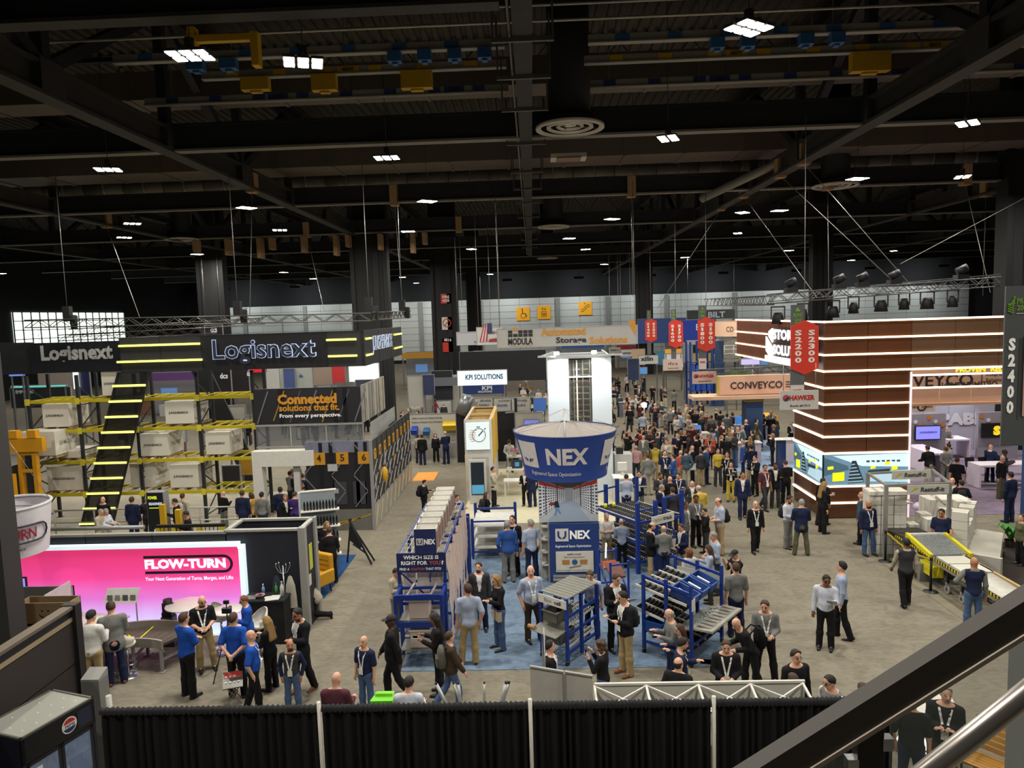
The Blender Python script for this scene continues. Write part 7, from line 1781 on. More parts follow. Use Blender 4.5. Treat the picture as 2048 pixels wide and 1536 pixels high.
for y in (17.2,17.9,18.6,19.3,20.0): 
    for x in (11.5,12.3):
        BX(x - .03, x + .03, y - .03, y + .03,.3,.7).b('leg', BLACK, t); TB([(x - .03, y, .12),(x + .03, y, .12)], .12,16).b('wheel', M('#8f8d88', .5), t); TB([(x - .035, y, .12),(x + .035, y, .12)], .05,10).b('hub', M('#3a3a38', .5), t); BX(x - .05, x + .05, y - .03, y + .03,.22,.32).b('caster_fork', GREYM, t)
    BR_((11.5, y, .42),(12.3, y, .42),.03).b('cross_bar', BLACK, t)
for k, (x, y) in enumerate(((11.05,22.67),(11.1,20.13))):
    t = thing('barrier_post', 'black belt-barrier post on a round base, ' + ('beside the jacketed man' if k == 0 else 'beside the conveyor casters'), 'stanchion', (x, y, 0),0, 'belt-barrier posts'); LTH((x, y, 0), [(.2,0),(.2,.015),(.05,.05)], 24).b('base', M('#2a2b2c', .4), t); CY((x, y),.035,.03,1.0,12).b('pole', BLACK, t); CY((x, y),.045,.93,1.02,12).b('head', BLACK, t)
m = MB(); [m.bar((11.06,22.6 - k * .305,.95 - .12 * math.sin(k * math.pi / 8)),(11.1,22.3 - k * .305,.95 - .12 * math.sin((k + 1) * math.pi / 8)),.006,.05) for k in range(8)]
put(m.b('barrier_belt', M('#b9a41c', .6)), 'yellow and black barrier belt strung between the two barrier posts', 'barrier belt')
t = thing('potted_fern', 'bright green fern beside the blue post', 'plant', (15.7,23.8,0)); LTH((15.7,23.8,0), [(.14,0),(.18,.25)], 14).b('pot', M('#3a2f28', .6), t)
for k in range(26):
    a = k * 2.4; L = .35 + .25 * (k % 4) / 3; c, s = math.cos(a), math.sin(a); h = .35 + .25 * ((k * 7) % 5) / 5
    p = [(15.7 + c * L * u, 23.8 + s * L * u, .22 + h * math.sin(u * 2.2)) for u in (0,.35,.7,1.0)]; m = MB()
    for q0, q1, w0, w1 in zip(p, p[1:], (.02,.06,.05),(.06,.05,.004)): m.quad((q0[0] - s * w0, q0[1] + c * w0, q0[2]),(q0[0] + s * w0, q0[1] - c * w0, q0[2]),(q1[0] + s * w1, q1[1] - c * w1, q1[2]),(q1[0] - s * w1, q1[1] + c * w1, q1[2]))
    m.b('frond', M('#3f7a30', .6,0,0,.25,6), t)
# ---------------------------------------------------------------- booths farther off
def FP(name, label, cat, y, x0, x1, z0, z1, col, texts, E=0, H=0):
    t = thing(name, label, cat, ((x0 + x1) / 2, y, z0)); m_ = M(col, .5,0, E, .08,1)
    BX(x0, x1, y, y + .08, z0, z1).b('board', m_, t); d = .04
    fr = MB()
    for b in ((x0 - d, x0, z0, z1),(x1, x1 + d, z0, z1),(x0 - d, x1 + d, z1, z1 + d)): fr.box(b[0], b[1], y - .02, y + .1, b[2], b[3])
    fr.b('frame', M('#77777a' if not H else '#9a9a9a', .5), t)
    for s, x, z, w, h, c in texts: text(t, s, (x, y - .03, z), w, h, M(c, .5), bold=.03)
    for x in (x0 + .1, x1 - .1):
        if H: TB([(x, y + .04, z1),(x, y + .04,14.4)], .012,4).b('wire', WIRE, t)
        elif z0 > .1: BX(x - .04, x + .04, y + .02, y + .09,0, z0).b('post', M('#5c5d60', .5), t)
FP('hanging_sign','long light grey hanging sign with orange and dark lettering and block logo','sign',35,-1.70,5.04,6.63,7.52,'#aeaba6',(('Automated', 1.48,7.34,2.15,0.39, '#c98a2c'),('Storage', 1.86,6.88,1.47,0.37, '#33302f'),('Solutions', 3.66,6.87,1.83,0.36, '#c98a2c'),('MODULA', -0.6,6.92,1.19,0.34, '#2e2b2a'),('YOUR SMART JOB WANTED', -0.6,6.7,1.12,0.05, '#b08a6a')),H=1)
FP('hanging_sign','pale grey hanging sign with blue swirl mark left of the flag sign','sign',50,-5.26,-2.79,6.21,7.11,'#a9aaac',(('SYS', -3.9,6.42,0.35,0.14, '#2a3f7a'),),H=1)
FP('flag_sign','white hanging sign with waving striped flag beside the long grey sign','sign',42,-3.24,-1.78,6.51,7.52,'#bdb9b6',(('MADE IN USA', -2.27,7.23,0.64,0.17, '#33343a'),),H=1)
FP('black_soffit','black overhead booth wall behind the glowing blue-white sign','booth wall',63,-6.45,1.10,2.46,5.10,'#16181c',())
FP('lit_sign','glowing blue-white sign with dark blue lettering over a booth','sign',45,-4.79,-1.68,3.88,4.80,'#d8eef6',(('KPI SOLUTIONS', -3.11,4.4,2.36,0.34, '#24466a'),),E=.8)
FP('booth_wall','navy booth wall with white lettering beneath the glowing sign','booth wall',47.5,-4.72,-2.00,3.04,3.64,'#26366c',(('KPI', -3.12,3.44,0.67,0.27, '#d4d6da'),('SOLUTIONS', -3.26,3.2,0.93,0.13, '#d4d6da')))
FP('poster_panel','white rounded poster panel over the black drape, first of three','poster',41,-3.42,-2.38,2.71,3.52,'#b5b3ac',(('LIFT-O-FLEX', -2.8,3.37,0.63,0.12, '#44433f'),('FLEXIBLE', -2.9,3.1,0.58,0.15, '#5a5e84')))
FP('poster_panel','white rounded poster panel over the black drape, middle of three','poster',41,-2.36,-1.35,2.68,3.49,'#b5b3ac',(('LIFT-O-FLEX', -1.74,3.34,0.63,0.12, '#44433f'),('ERGONOMIC', -1.84,3.07,0.58,0.14, '#5a5e84')))
FP('poster_panel','white rounded poster panel over the black drape, last of three','poster',41,-1.32,-0.26,2.65,3.46,'#b5b3ac',(('LIFT-O-FLEX', -0.72,3.31,0.63,0.12, '#44433f'),('ROLL MOVE', -0.8,3.04,0.57,0.14, '#5a5e84')))
FP('black_drape','black drape wall behind the wooden-topped stopwatch tower','curtain',40,-4.42,-1.15,-0.04,2.84,'#141417',())
FP('bin_wall','white booth wall with coloured storage bins and small heading','booth wall',42,-7.42,-4.63,0.23,2.53,'#b3afa4',(('Standard Containers & Cushioning That Help', -6.37,2.3,1.78,0.12, '#57544e'),('Inventory & Enhance Your Automation', -6.38,2.06,1.78,0.12, '#57544e')))
FP('navy_booth','white booth block with navy panels beside the black column','booth wall',47,-8.31,-7.32,2.32,4.41,'#a5a39c',(('RELIANT', -7.83,2.32,0.66,0.2, '#c9c7c2'),))
FP('navy_poster','navy panel with white marks on the white booth block','panel',46.5,-7.22,-6.50,3.18,4.49,'#2c3354',())
FP('dark_booth','dark booth front with shelf boards right of the broad black column','booth wall',60,-8.56,-6.84,1.27,3.72,'#20232b',())
FP('press_display','white display wall with round-topped openings and a violet screen','booth wall',37.5,-1.02,0.40,0.95,3.06,'#aaa69c',())
FP('violet_screen','violet-blue screen with red drawn lines in the white display wall','screen',37.3,-0.56,0.20,1.97,2.71,'#6f78c8',(),E=.6)
FP('blue_display','blue-topped display with yellow-green shape right of the poster panels','display',44,-0.03,0.70,2.27,3.05,'#3d63a8',(),E=.3)
FP('dcs_wall','black booth wall with outlined hexagons and glowing round logo','booth wall',46,-21.84,-19.64,3.56,5.42,'#17181b',(('dcs', -20.07,4.86,0.52,0.36, '#d8dade'),))
FP('dcs_wall','second black zigzag booth wall right of the hexagon one','booth wall',48,-20.42,-19.26,3.55,5.14,'#1e1a1c',(('dcs', -19.24,4.82,0.24,0.34, '#d8dade'),))
FP('dcs_sign','small hanging black sign with white letters above the letter fascia','sign',60,-27.53,-26.04,7.31,8.11,'#15171b',(('dcs', -26.78,7.77,0.56,0.5, '#d8dade'),),H=1)
FP('red_banner','bright red overhead banner under the letter fascia','banner',52,-21.92,-19.55,4.61,5.05,'#c0202a',(),E=.2)
FP('white_backdrop','white booth backdrop below the bright red banner','booth wall',56,-21.10,-19.91,2.70,4.83,'#b9b9b6',())
FP('green_booth','grey booth wall with cream panel and green foot beneath the letter fascia','booth wall',50,-17.85,-15.54,3.35,5.01,'#8f938e',(('da', -16.34,4.42,0.29,0.25, '#2c4a7a'),))
FP('cream_panel','cream and navy poster panel on the grey green-footed booth','poster',49.8,-17.50,-16.72,3.45,4.93,'#3c4a78',())
FP('product_wall','booth wall of red and brown product pictures','booth wall',54,-16.73,-15.28,3.36,4.77,'#8d7b70',())
FP('red_poster','tall red poster panel right of the product pictures','poster',52,-14.71,-13.75,3.69,4.97,'#a82a2c',())
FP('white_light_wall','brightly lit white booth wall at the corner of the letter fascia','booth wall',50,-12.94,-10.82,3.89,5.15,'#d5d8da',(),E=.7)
FP('navy_counter','white counter with navy front below the brightly lit wall','counter',48,-12.00,-10.51,3.14,4.15,'#3a3c52',())
FP('pink_wall','broad pale pinkish booth wall behind the first rack bay','booth wall',52,-36.56,-33.48,2.98,5.46,'#a0938c',(('Automation', -34.11,5.11,0.67,0.15, '#4a4a5a'),))
FP('navy_tower','navy tower panel with small orange mark behind the racks','booth wall',50,-32.20,-31.47,2.84,5.62,'#20264a',(('Raymond', -31.78,5.16,0.43,0.14, '#b0604a'),))
FP('lit_strip_panel','glowing white strip panel beside the navy tower panel','panel',49.8,-32.53,-32.09,3.95,5.58,'#dfe6ea',(),E=.9)
FP('blue_screen','blue glowing screen at the picture edge under the left letter panel','screen',45,-33.52,-32.60,5.30,5.94,'#5c7cc8',(),E=.9)
FP('empower_sign','dark sign with white EMPOWER lettering and teal edge','sign',46,-34.30,-30.30,3.12,4.41,'#22262a',(('EMPOWER', -33.3,4.19,1.27,0.23, '#c9cdd0'),))
FP('teal_edge','glowing teal edge line on top of the dark EMPOWER sign','light strip',45.9,-34.15,-30.49,4.48,4.58,'#5fc0b0',(),E=.8)
FP('white_board','white printed board under the second rack level','board',40,-22.25,-19.88,1.58,2.30,'#b5b8bc',(('Solutions', -21.72,2.17,0.43,0.17, '#55585e'),))
FP('machine_cabinet','black cabinet machine behind the last rack bay','machine',34,-15.23,-14.39,0.27,1.34,'#1c1d20',())
FP('orange_box','orange box machine behind the last rack bay','machine',35,-14.78,-13.98,0.66,1.47,'#a8802c',())
FP('white_machine','white angled machine cover on the third rack level bay','machine',38,-16.61,-15.58,3.09,3.80,'#a5a397',())
FP('forklift_cab','brown forklift cab seen between the racks','machine',42,-23.58,-22.76,2.94,3.99,'#6a4a34',())
FP('poster_wall','red and white sign stack between the racks far back','poster',45,-23.04,-22.45,0.40,1.28,'#b0564c',())
FP('blue_backdrop','huge blue gradient backdrop beyond the farthest red aisle sign','booth wall',92,13.32,19.43,4.09,7.19,'#33477c',(),E=.08)
FP('blue_banner','deep blue slanted banner with white letters behind the S1800 sign','banner',85,17.37,21.44,4.63,6.96,'#24378a',(('BOUND', 20.28,6.14,2.32,0.76, '#d8dce6'),),E=.15)
FP('grey_sign','dark grey hanging sign with outlined block letters BILT','sign',80,17.02,22.25,7.10,8.09,'#4a4e52',(('BILT', 20.24,7.57,1.85,0.65, '#c9d4e0'),),H=1)
FP('xilin_sign','white booth sign with slanted black lettering','sign',66,9.61,11.38,3.37,4.15,'#c2c2be',(('xilin', 10.36,3.86,1.14,0.41, '#1c1c1e'),))
FP('blue_silo','tall teal-blue drum-shaped booth wall behind the slanted-letter sign','booth wall',67,11.37,12.11,3.17,4.47,'#3f7a98',())
FP('grey_sign_small','small grey hanging sign with dark lettering under the long grey sign','sign',70,7.41,8.42,4.24,4.72,'#8f8a82',(('UNARCO', 7.89,4.53,0.86,0.2, '#33302e'),),H=1)
FP('white_sign_small','small white hanging sign next to the grey one','sign',70,8.46,9.57,3.87,4.50,'#aaa69e',(('DAIFUKU', 9.0,4.2,0.97,0.19, '#2c2c30'),),H=1)
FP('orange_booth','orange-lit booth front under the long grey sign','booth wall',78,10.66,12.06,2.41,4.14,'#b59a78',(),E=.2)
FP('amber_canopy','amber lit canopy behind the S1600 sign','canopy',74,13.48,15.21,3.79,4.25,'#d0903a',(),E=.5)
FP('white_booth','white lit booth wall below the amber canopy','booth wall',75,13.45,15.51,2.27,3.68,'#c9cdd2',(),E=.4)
FP('blue_wall','navy booth wall with screens left of the slanted-letter sign','booth wall',60,7.85,8.76,2.51,4.26,'#23304c',())
FP('blue_screen','small blue picture screen below the slanted-letter sign','screen',62,9.14,9.74,2.81,3.37,'#4a7ab0',(),E=.5)
FP('grey_block','grey silver panelled block behind the S1700 sign','booth wall',66,13.65,14.51,3.40,5.00,'#8c8f94',())
FP('turf_strip','strip of bright green turf on the upper booth floor','turf',55,14.61,16.42,3.14,3.45,'#4c7a2a',())
FP('video_strip','small violet-white screen strip under the light-strip fascia','screen',44,12.60,13.71,4.77,5.11,'#b5aede',(),E=.7)
FP('platform','white railed mezzanine platform right of the blue racking','platform',58,15.25,16.36,3.93,4.17,'#8a8f98',())
FP('platform_wall','pale wall behind the white railed mezzanine platform','booth wall',66,17.27,18.71,3.70,5.52,'#a8a7a2',())
hs = next(o for o in bpy.data.objects if o.get('label', '').startswith('long light grey hanging sign'))
for k in range(5):
    for j in range(2): BX(-1.18 + k * .245,-.98 + k * .245,34.96,34.98,7.15 + j * .17 + (.12 if k == 1 and j else 0),7.29 + j * .17 + (.12 if k == 1 and j else 0)).b('logo_block', M('#c98a2c' if k == 1 and j else '#2e2b2a', .5), hs)
poly([(4.6,7.74),(4.98,7.74),(4.98,7.0)], 34.97).b('orange_wedge', M('#c98a2c', .5), hs)
fl = next(o for o in bpy.data.objects if o.get('label', '').startswith('white hanging sign with waving'))
for k in range(5): poly([(-3.1 + k * .09,6.7),(-3.02 + k * .09,6.7),(-2.75 + k * .05,7.75),(-2.82 + k * .05,7.75)], 41.96).b('flag_stripe', M('#a8343a' if k % 2 == 0 else '#c9c4c2', .5), fl)
poly([(-2.62,7.2),(-2.35,7.2),(-2.35,7.78),(-2.62,7.78)], 41.955).b('flag_field', M('#333a5c', .5), fl); poly([(-2.6,6.7),(-1.75,6.7),(-1.75,6.95),(-2.5,6.85)], 41.95).b('flag_stripe', M('#8f3238', .5), fl)
# stopwatch tower with bare timber inside
t = thing('stopwatch_tower', 'white booth tower with stopwatch picture and open bare-wood top', 'booth tower', (-2.5,31.6,0)); TW = M('#c0bdb6', .5); PLY = M('#c2a268', .7,0,0,.15,3)
BX(-3.16,-1.95,31.6,31.7,0,3.62).b('front_panel', TW, t); BX(-3.16,-3.1,31.7,36.4,0,3.62).box(-2.01,-1.95,31.7,36.4,0,3.62).b('side_panel', TW, t)
BX(-1.95,-1.90,32.2,36.0,1.5,3.6).b('yellow_side_print', M('#c9a02c', .5), t); BX(-3.2,-3.16,31.8,35,.3,2.0).b('yellow_side_print', M('#c9a02c', .5), t)
for y in (31.75,33.9,36.3): BX(-3.1,-2.01, y, y + .05,2.2,3.55).b('plywood_bulkhead', PLY, t)
for x in (-3.09,-2.05):
    for k in range(6): BX(x, x + .04,31.8 + k * .85,31.88 + k * .85,1.5,3.6).b('stud', PLY, t)
    BX(x, x + .06,31.7,36.4,3.56,3.64).b('top_plate', PLY, t)
BX(-3.1,-2.02,33.85,33.95,3.5,3.6).box(-3.1,-2.02,36.3,36.4,3.5,3.6).b('joist', PLY, t); BX(-3.05,-2.05,31.9,36.2,1.9,1.95).b('plywood_ceiling', PLY, t)
BX(-3.08,-2.04,31.5,31.6,2.3,3.5).b('picture_panel', M('#d2dfe2', .5,0,.45,0), t); yk = 31.49
disc((-2.5, yk, 2.95),.31,28,0,.285).b('watch_ring', M('#40545c', .5), t); BR_((-2.52, yk, 2.92),(-2.32, yk, 3.14),.008,.05).b('watch_hand', M('#40545c', .5), t); BX(-2.6,-2.44, yk - .004, yk, 3.3,3.34).box(-2.25,-2.19, yk - .004, yk, 3.2,3.26).b('watch_button', M('#40545c', .5), t)
for k in range(6): BX(-2.98 + .04 * abs(k - 2.5),-2.7 + .02 * k, yk - .006, yk - .003,2.68 + k * .095,2.70 + k * .095).b('speed_line', M('#c98a5a', .5), t)
for k in range(12): a = k * math.pi / 6; BR_((-2.5 + .25 * math.cos(a), yk, 2.95 + .25 * math.sin(a)),(-2.5 + .285 * math.cos(a), yk, 2.95 + .285 * math.sin(a)),.004,.015).b('watch_tick', M('#40545c', .5), t)
BX(-2.85,-2.1,31.585,31.6,.05,1.95).b('door_outline', M('#a9a6a0', .5), t)
t = thing('tablet_stand', 'white kiosk stand with tall dark screen in front of the stopwatch tower', 'kiosk', (-2.6,30.9,0)); BX(-2.95,-2.2,30.9,31.05,0.02,1.95).b('case', TW, t); BX(-2.86,-2.29,30.885,30.9,.4,1.85).b('dark_screen', M('#1d2732', .3,0,.1,.2,3), t); BX(-2.84,-2.31,30.88,30.886,.45,.85).b('blue_picture', M('#4a90b4', .4,0,.5,0), t)
# lift tower with two white panels
t = thing('lift_tower', 'tall white storage-lift tower with dark glazed middle and lamps on top', 'machine', (2,32,0)); LT = M('#c3cbd0', .5,0,0,.03,1)
for a, b in ((.63,1.56),(2.58,3.45)):
    for z0, z1 in ((0,3.2),(3.22,6.2)): BX(a, b, 32,32.1, z0, z1).b('front_panel', LT, t)
BX(.63,.7,32.1,35,0,6.2).box(3.38,3.45,32.1,35,0,6.2).box(.63,3.45,34.9,35,0,6.2).b('side_panel', LT, t); BX(.63,3.45,32,35,6.2,6.3).b('roof', M('#9aa0a4', .5), t)
BX(1.56,2.58,32.04,32.06,0,6.15).b('glass_pane', glass('lift_glass', '#5a5850', .2), t)
for k in range(22): BX(1.58,2.56,32.5,33.4,.25 + k * .27,.29 + k * .27).b('tray', M(('#b0a890', '#8f8978', '#9a5a46', '#a59d88')[k % 4], .5), t)
for x in (1.62,1.8,2.2,2.52): BX(x - .025, x + .025,32.3,32.4,0,6.15).b('guide_rail', M('#a39e92', .4,.4), t)
BX(1.9,1.96,32.2,32.26,0,6.1).b('lit_chain', M('#e6ddc9', .4,0,.7,0), t)
for z in (3.2,5.35): BX(1.56,2.58,31.97,32.03, z, z + .05).b('white_bar', M('#d6dcdf', .4), t)
BX(.2,1.0,31.6,31.7,6.3,6.38).box(3.0,3.9,31.6,31.7,6.3,6.38).bar((.3,31.65,6.34),(.9,32.4,6.5),.06).bar((3.3,31.65,6.34),(3.1,32.4,6.5),.06).b('lamp_arm', M('#b9bdbf', .4,.3), t)
for x in (1.02,2.65): CY((x, 31.4),.12,6.42,6.55,12).b('flood_lamp', M('#fff6dc', .4,0,12,0), t); add_light('tower_flood', (x, 31.2,6.4),260,.15,(.9,.95,1), 'SPOT', (.35,0,0),110)
t = thing('info_counter', 'white counter with small white monitor case right of the lift tower', 'counter', (3.8,31,0)); BX(3.3,4.15,30.5,31.3,0,1.05).b('body', M('#b9b9b5', .5), t); BX(3.55,3.95,31.0,31.2,1.3,1.65).box(3.7,3.8,31.05,31.15,1.05,1.3).b('monitor', M('#c4c4c0', .4), t); BX(3.3,4.2,30.45,31.35,1.05,1.09).b('top', WHITE, t)
t = thing('info_counter', 'higher white counter with black device behind the monitor case', 'counter', (3.9,33,0)); BX(3.6,4.4,32.6,33.4,0,1.7).b('body', M('#b9b9b5', .5), t); BX(3.7,4.0,32.7,33,1.7,2.0).b('device', CHAR, t)
# furniture on the cream carpet
def cube_table(label, x, y, w_, d_, h):
    t = thing('white_table', label, 'table', (x, y, 0),0, 'white tables on the cream carpet'); BX(x, x + w_, y, y + d_, h - .05, h).b('top', M('#cfccc4', .4), t)
    for a in (x + .03, x + w_ - .08):
        for b in (y + .03, y + d_ - .08): BX(a, a + .05, b, b + .05,.012, h - .05).b('leg', M('#cfccc4', .4), t)
cube_table('white standing table behind the man in the grey blazer', -1.4,33.2,1.2,.6,1.0); cube_table('white bench table with dark cubby holes on the cream carpet', -1.5,31.9,1.2,.6,.75); cube_table('white side table with pink flowers behind the stopwatch tower', -1.5,36.2,1.0,.6,1.0)
t = thing('flower_pot', 'pink flowers on the white side table', 'flowers', (-1.1,36.4,1.0)); CY((-1.1,36.4),.1,1.002,1.2,12).b('pot', OFFW, t); m = MB(); [m.cbox((-1.1 + .15 * math.cos(k * 2.4),36.4 + .15 * math.sin(k * 2.4),1.25 + .03 * (k % 5)),(.07,.07,.06)) for k in range(20)]; m.b('blossoms', M('#b97a86', .6), t, kind='stuff')
t = thing('laptop_screen', 'dark tablet with blue picture on the white standing table', 'tablet', (-.9,33.3,1.0)); BX(-1.15,-.65,33.4,33.43,1.003,1.4).b('case', CHAR, t); BX(-1.0,-.8,33.39,33.4,1.1,1.3).b('blue_picture', M('#3a7aa8', .4,0,.5,0), t)
t = thing('drum_lifter', 'grey steel drum clamped on a lifting mast behind the stopwatch tower', 'machine', (-3.5,39,0)); TB([(-4.0,38.9,2.9),(-3.6,38.9,3.9)], .36,18).b('drum', M('#77797a', .3,.5), t); BX(-3.25,-3.1,38.8,39,0,3.6).b('mast', M('#8a8074', .5), t); BR_((-3.6,38.9,3.4),(-3.15,38.9,3.4),.14).b('arm', GREYM, t)
t = thing('press_tower', 'thin black mast machine with cross arms in front of the poster panels', 'machine', (-.9,39,0)); BX(-1.1,-.95,38.9,39.05,0,3.7).b('mast', BLACK, t); BR_((-2.0,39,3.6),(.1,39,3.75),.07).bar((-1.6,39,2.9),(-.2,39,3.0),.06).b('cross_arm', GREYM, t)
# bins on the white bin wall
for k, (x, z, c, w_, h, lb) in enumerate(((-4.95,1.6, '#c9a91c', .9,.5, 'large yellow'),(-6.4,1.35, '#2d5a8c', .35,.4, 'blue'),(-7.1,1.4, '#1c3c9a', .35,.45, 'royal blue'),(-3.7,1.2, '#a02a28', .6,.22, 'red'),(-3.7,1.45, '#1f2f7a', .6,.22, 'navy'),(-3.7,1.7, '#1c6a4a', .6,.22, 'green'),(-3.7,1.95, '#c9a91c', .6,.12, 'flat yellow'),(-3.9,2.12, '#2a2420', .2,.25, 'brown'),(-3.5,2.12, '#6a3a1c', .2,.25, 'chestnut'))):
    t = thing('storage_bin', lb + ' plastic storage bin on the white bin wall', 'bin', (x, 41.7, z),0, 'bins on the bin wall'); HX([(x - w_ / 2,41.5, z),(x + w_ / 2,41.5, z),(x + w_ / 2,41.98, z),(x - w_ / 2,41.98, z),(x - w_ / 2,41.42, z + h * .6),(x + w_ / 2,41.42, z + h * .6),(x + w_ / 2,41.98, z + h),(x - w_ / 2,41.98, z + h)]).b('bin_body', M(c, .5), t); BX(x - w_ / 2 - .02, x + w_ / 2 + .02,41.38,41.44, z + h * .55, z + h * .62).b('lip', M(c, .4), t)
put(BX(-7.3,-3.2,41.4,42.0,.0,.9).b('display_bench', M('#8d8a84', .6)), 'grey bench along the foot of the white bin wall', 'bench')
# blue racking on the right and railing
t = thing('blue_racking', 'tall blue storage racking under the S1900 sign', 'rack', (14.5,61,0)); RB = M('#1f3a7c', .5)
for x in (13.2,14.1,15.0): BX(x - .08, x + .08,60.8,60.95,0,5.5).box(x - .08, x + .08,62.4,62.55,0,5.5).b('upright', RB, t)
for z in (1.4,2.2,3.0,3.8): BX(13.2,15.0,60.8,62.5, z - .08, z).b('shelf', RB, t)
BX(15.2,16.0,60.8,61.6,0,5.5).b('blue_cabinet', M('#2c4264', .5), t)
for k in range(10): BX(13.25 + (k % 4) * .45,13.6 + (k % 4) * .45,60.9,61.6,1.4 + (k // 4) * .8,1.95 + (k // 4) * .8).b('blue_bin', M('#2450b0', .5), t)
t = thing('platform_railing', 'white railing along the mezzanine platform', 'railing', (15.8,57.8,4.2))
for z in (4.6,4.95,5.25): TB([(15.2,57.9, z),(17.5,57.9, z)], .035,6).b('rail', OFFW, t)
for x in (15.25,16.0,16.8,17.5): CY((x, 57.9),.035,0 if x > 17 else 4.2,5.25,6).b('post', OFFW, t)
# counters and screens scattered along the aisle
for k, (x, y, w_, h, c, lb) in enumerate(((9.0,41.3,1.0,1.1, '#b5b8bd', 'white counter with slanted blue panel at the aisle edge'),(10.6,38.2,1.4,1.05, '#b9a9b4', 'lilac-white counter strewn with papers by the suits'),(12.6,38.0,2.8,1.2, '#c0b9c0', 'long white bar counter beside the tower corner'),(9.8,44.8,.9,1.0, '#9aa3b0', 'grey counter beyond the slanted blue panel'),(8.2,50.5,.8,1.0, '#8a8f98', 'small grey counter in the middle of the far aisle'),(6.6,56,1.6,1.2, '#5c6470', 'dark grey counter where the far aisle narrows'),(-1.4,52,2.0,1.0, '#b0aca4', 'beige counter behind the glowing sign booth'),(12.4,44.6,2.2,1.0, '#a9adb5', 'pale tablet counter under the peach fascia sign'))):
    t = thing('booth_counter', lb, 'counter', (x, y, 0)); BX(x, x + w_, y, y + .6,.015, h - .05).b('body', M(c, .5), t); BX(x - .05, x + w_ + .05, y - .05, y + .65, h - .05, h).b('top', M('#c9c6c4', .4), t)
    if k in (0,7): HX([(x + .1, y + .1, h),(x + w_ * .6, y + .1, h),(x + w_ * .6, y + .2, h),(x + .1, y + .2, h),(x + .1, y + .3, h + .5),(x + w_ * .6, y + .3, h + .4),(x + w_ * .6, y + .36, h + .4),(x + .1, y + .36, h + .5)]).b('slanted_screen', M('#3f72b4', .4,0,.4,0), t)
    if k in (1,2): [BX(x + .2 + j * .4, x + .42 + j * .4, y + .1 + .1 * (j % 2), y + .35, h, h + .015 + .02 * (j % 3)).b('paper_pile', M('#cfcbd0', .6), t) for j in range(int(w_ / .45))]
t = thing('yellow_machine', 'rounded yellow floor machine at the back of the bar crowd', 'machine', (15,47,0)); LTH((15.2,47,.02), [(.65,0),(.7,.5),(.6,1.1),(.3,1.3),(0,1.32)], 16).b('body', M('#c9981c', .5), t); BX(14.9,15.5,46.3,46.5,.9,1.2).b('panel', CHAR, t)
t = thing('blue_stool', 'small blue step stool standing in the aisle crowd', 'stool', (7.3,41.5,0)); BX(7.1,7.5,41.3,41.7,.6,.68).b('seat', BL, t); [BX(a, a + .05, b, b + .05,0,.6).b('leg', BL, t) for a in (7.1,7.45) for b in (41.3,41.65)]
t = thing('lit_screen', 'dark blue vertical screen at the corner of the light-strip tower', 'screen', (10.7,31.4,0)); BX(10.5,10.9,31.3,31.4,.1,2.4).b('case', CHAR, t); BX(10.53,10.87,31.29,31.3,.2,2.3).b('dark_screen', M('#20305c', .3,0,.3,.2,2), t)
t = thing('spot_lamp', 'bare bright work lamp glaring low in the far aisle', 'lamp', (7.4,48.5,0)); CY((7.4,48.5),.03,0,1.7,8).b('stand', GREYM, t); LTH((7.4,48.5,1.7), [(0,0),(.16,.05),(.18,.3),(0,.38)], 12).b('lamp_head', M('#fff8e4', .4,0,9,0), t)
# plain far booths closing the view
for k, (x, y, w_, h, c, c2, lb) in enumerate(((4,104,6,4.0, '#9aa0a6', '#2f5a94', 'blue-headed'),(12,106,5,3.4, '#b5b0a6', '#8c2f2c', 'red-headed'),(19,100,6,4.2, '#55606e', '#c9ccd0', 'white-headed slate'),(-8,96,5,3.6, '#b9b6ae', '#3f7a4c', 'green-headed'),(-16,90,6,4.0, '#8f949a', '#c08a30', 'amber-headed'),(-26,80,7,4.2, '#a9a6a0', '#283a6c', 'navy-headed'),(-36,66,6,4.0, '#8c8a90', '#5a3a6c', 'violet-headed'),(25,86,6,4.0, '#a5a8ac', '#2c7a88', 'teal-headed'),(-9.5,62,4,3.2, '#b7b4ac', '#5c5e64', 'grey-headed'),(16,76,5,3.6, '#b2b5ba', '#c9a02c', 'yellow-headed'))):
    t = thing('far_booth', lb + ' exhibition booth far down the hall', 'booth', (x, y, 0))
    BX(x, x + w_, y, y + .2,.02, h).b('back_wall', M(c, .6), t); BX(x, x + w_, y - 2.5, y - 2.3, h - .7, h).b('header', M(c2,.5,0,.15,0), t)
    BX(x, x + .15, y - 2.5, y - 2.3,0, h - .7).box(x + w_ - .15, x + w_, y - 2.5, y - 2.3,0, h - .7).b('post', M('#85878a', .5), t); BX(x + w_ * .3, x + w_ * .6, y - 1.8, y - 1.2,0,1.05).b('counter', M('#b9b9b5', .5), t); BX(x + w_ * .2, x + w_ * .45, y - .1, y - .02,1.4,2.4).b('screen', M('#5f84b8', .4,0,.5,0), t)
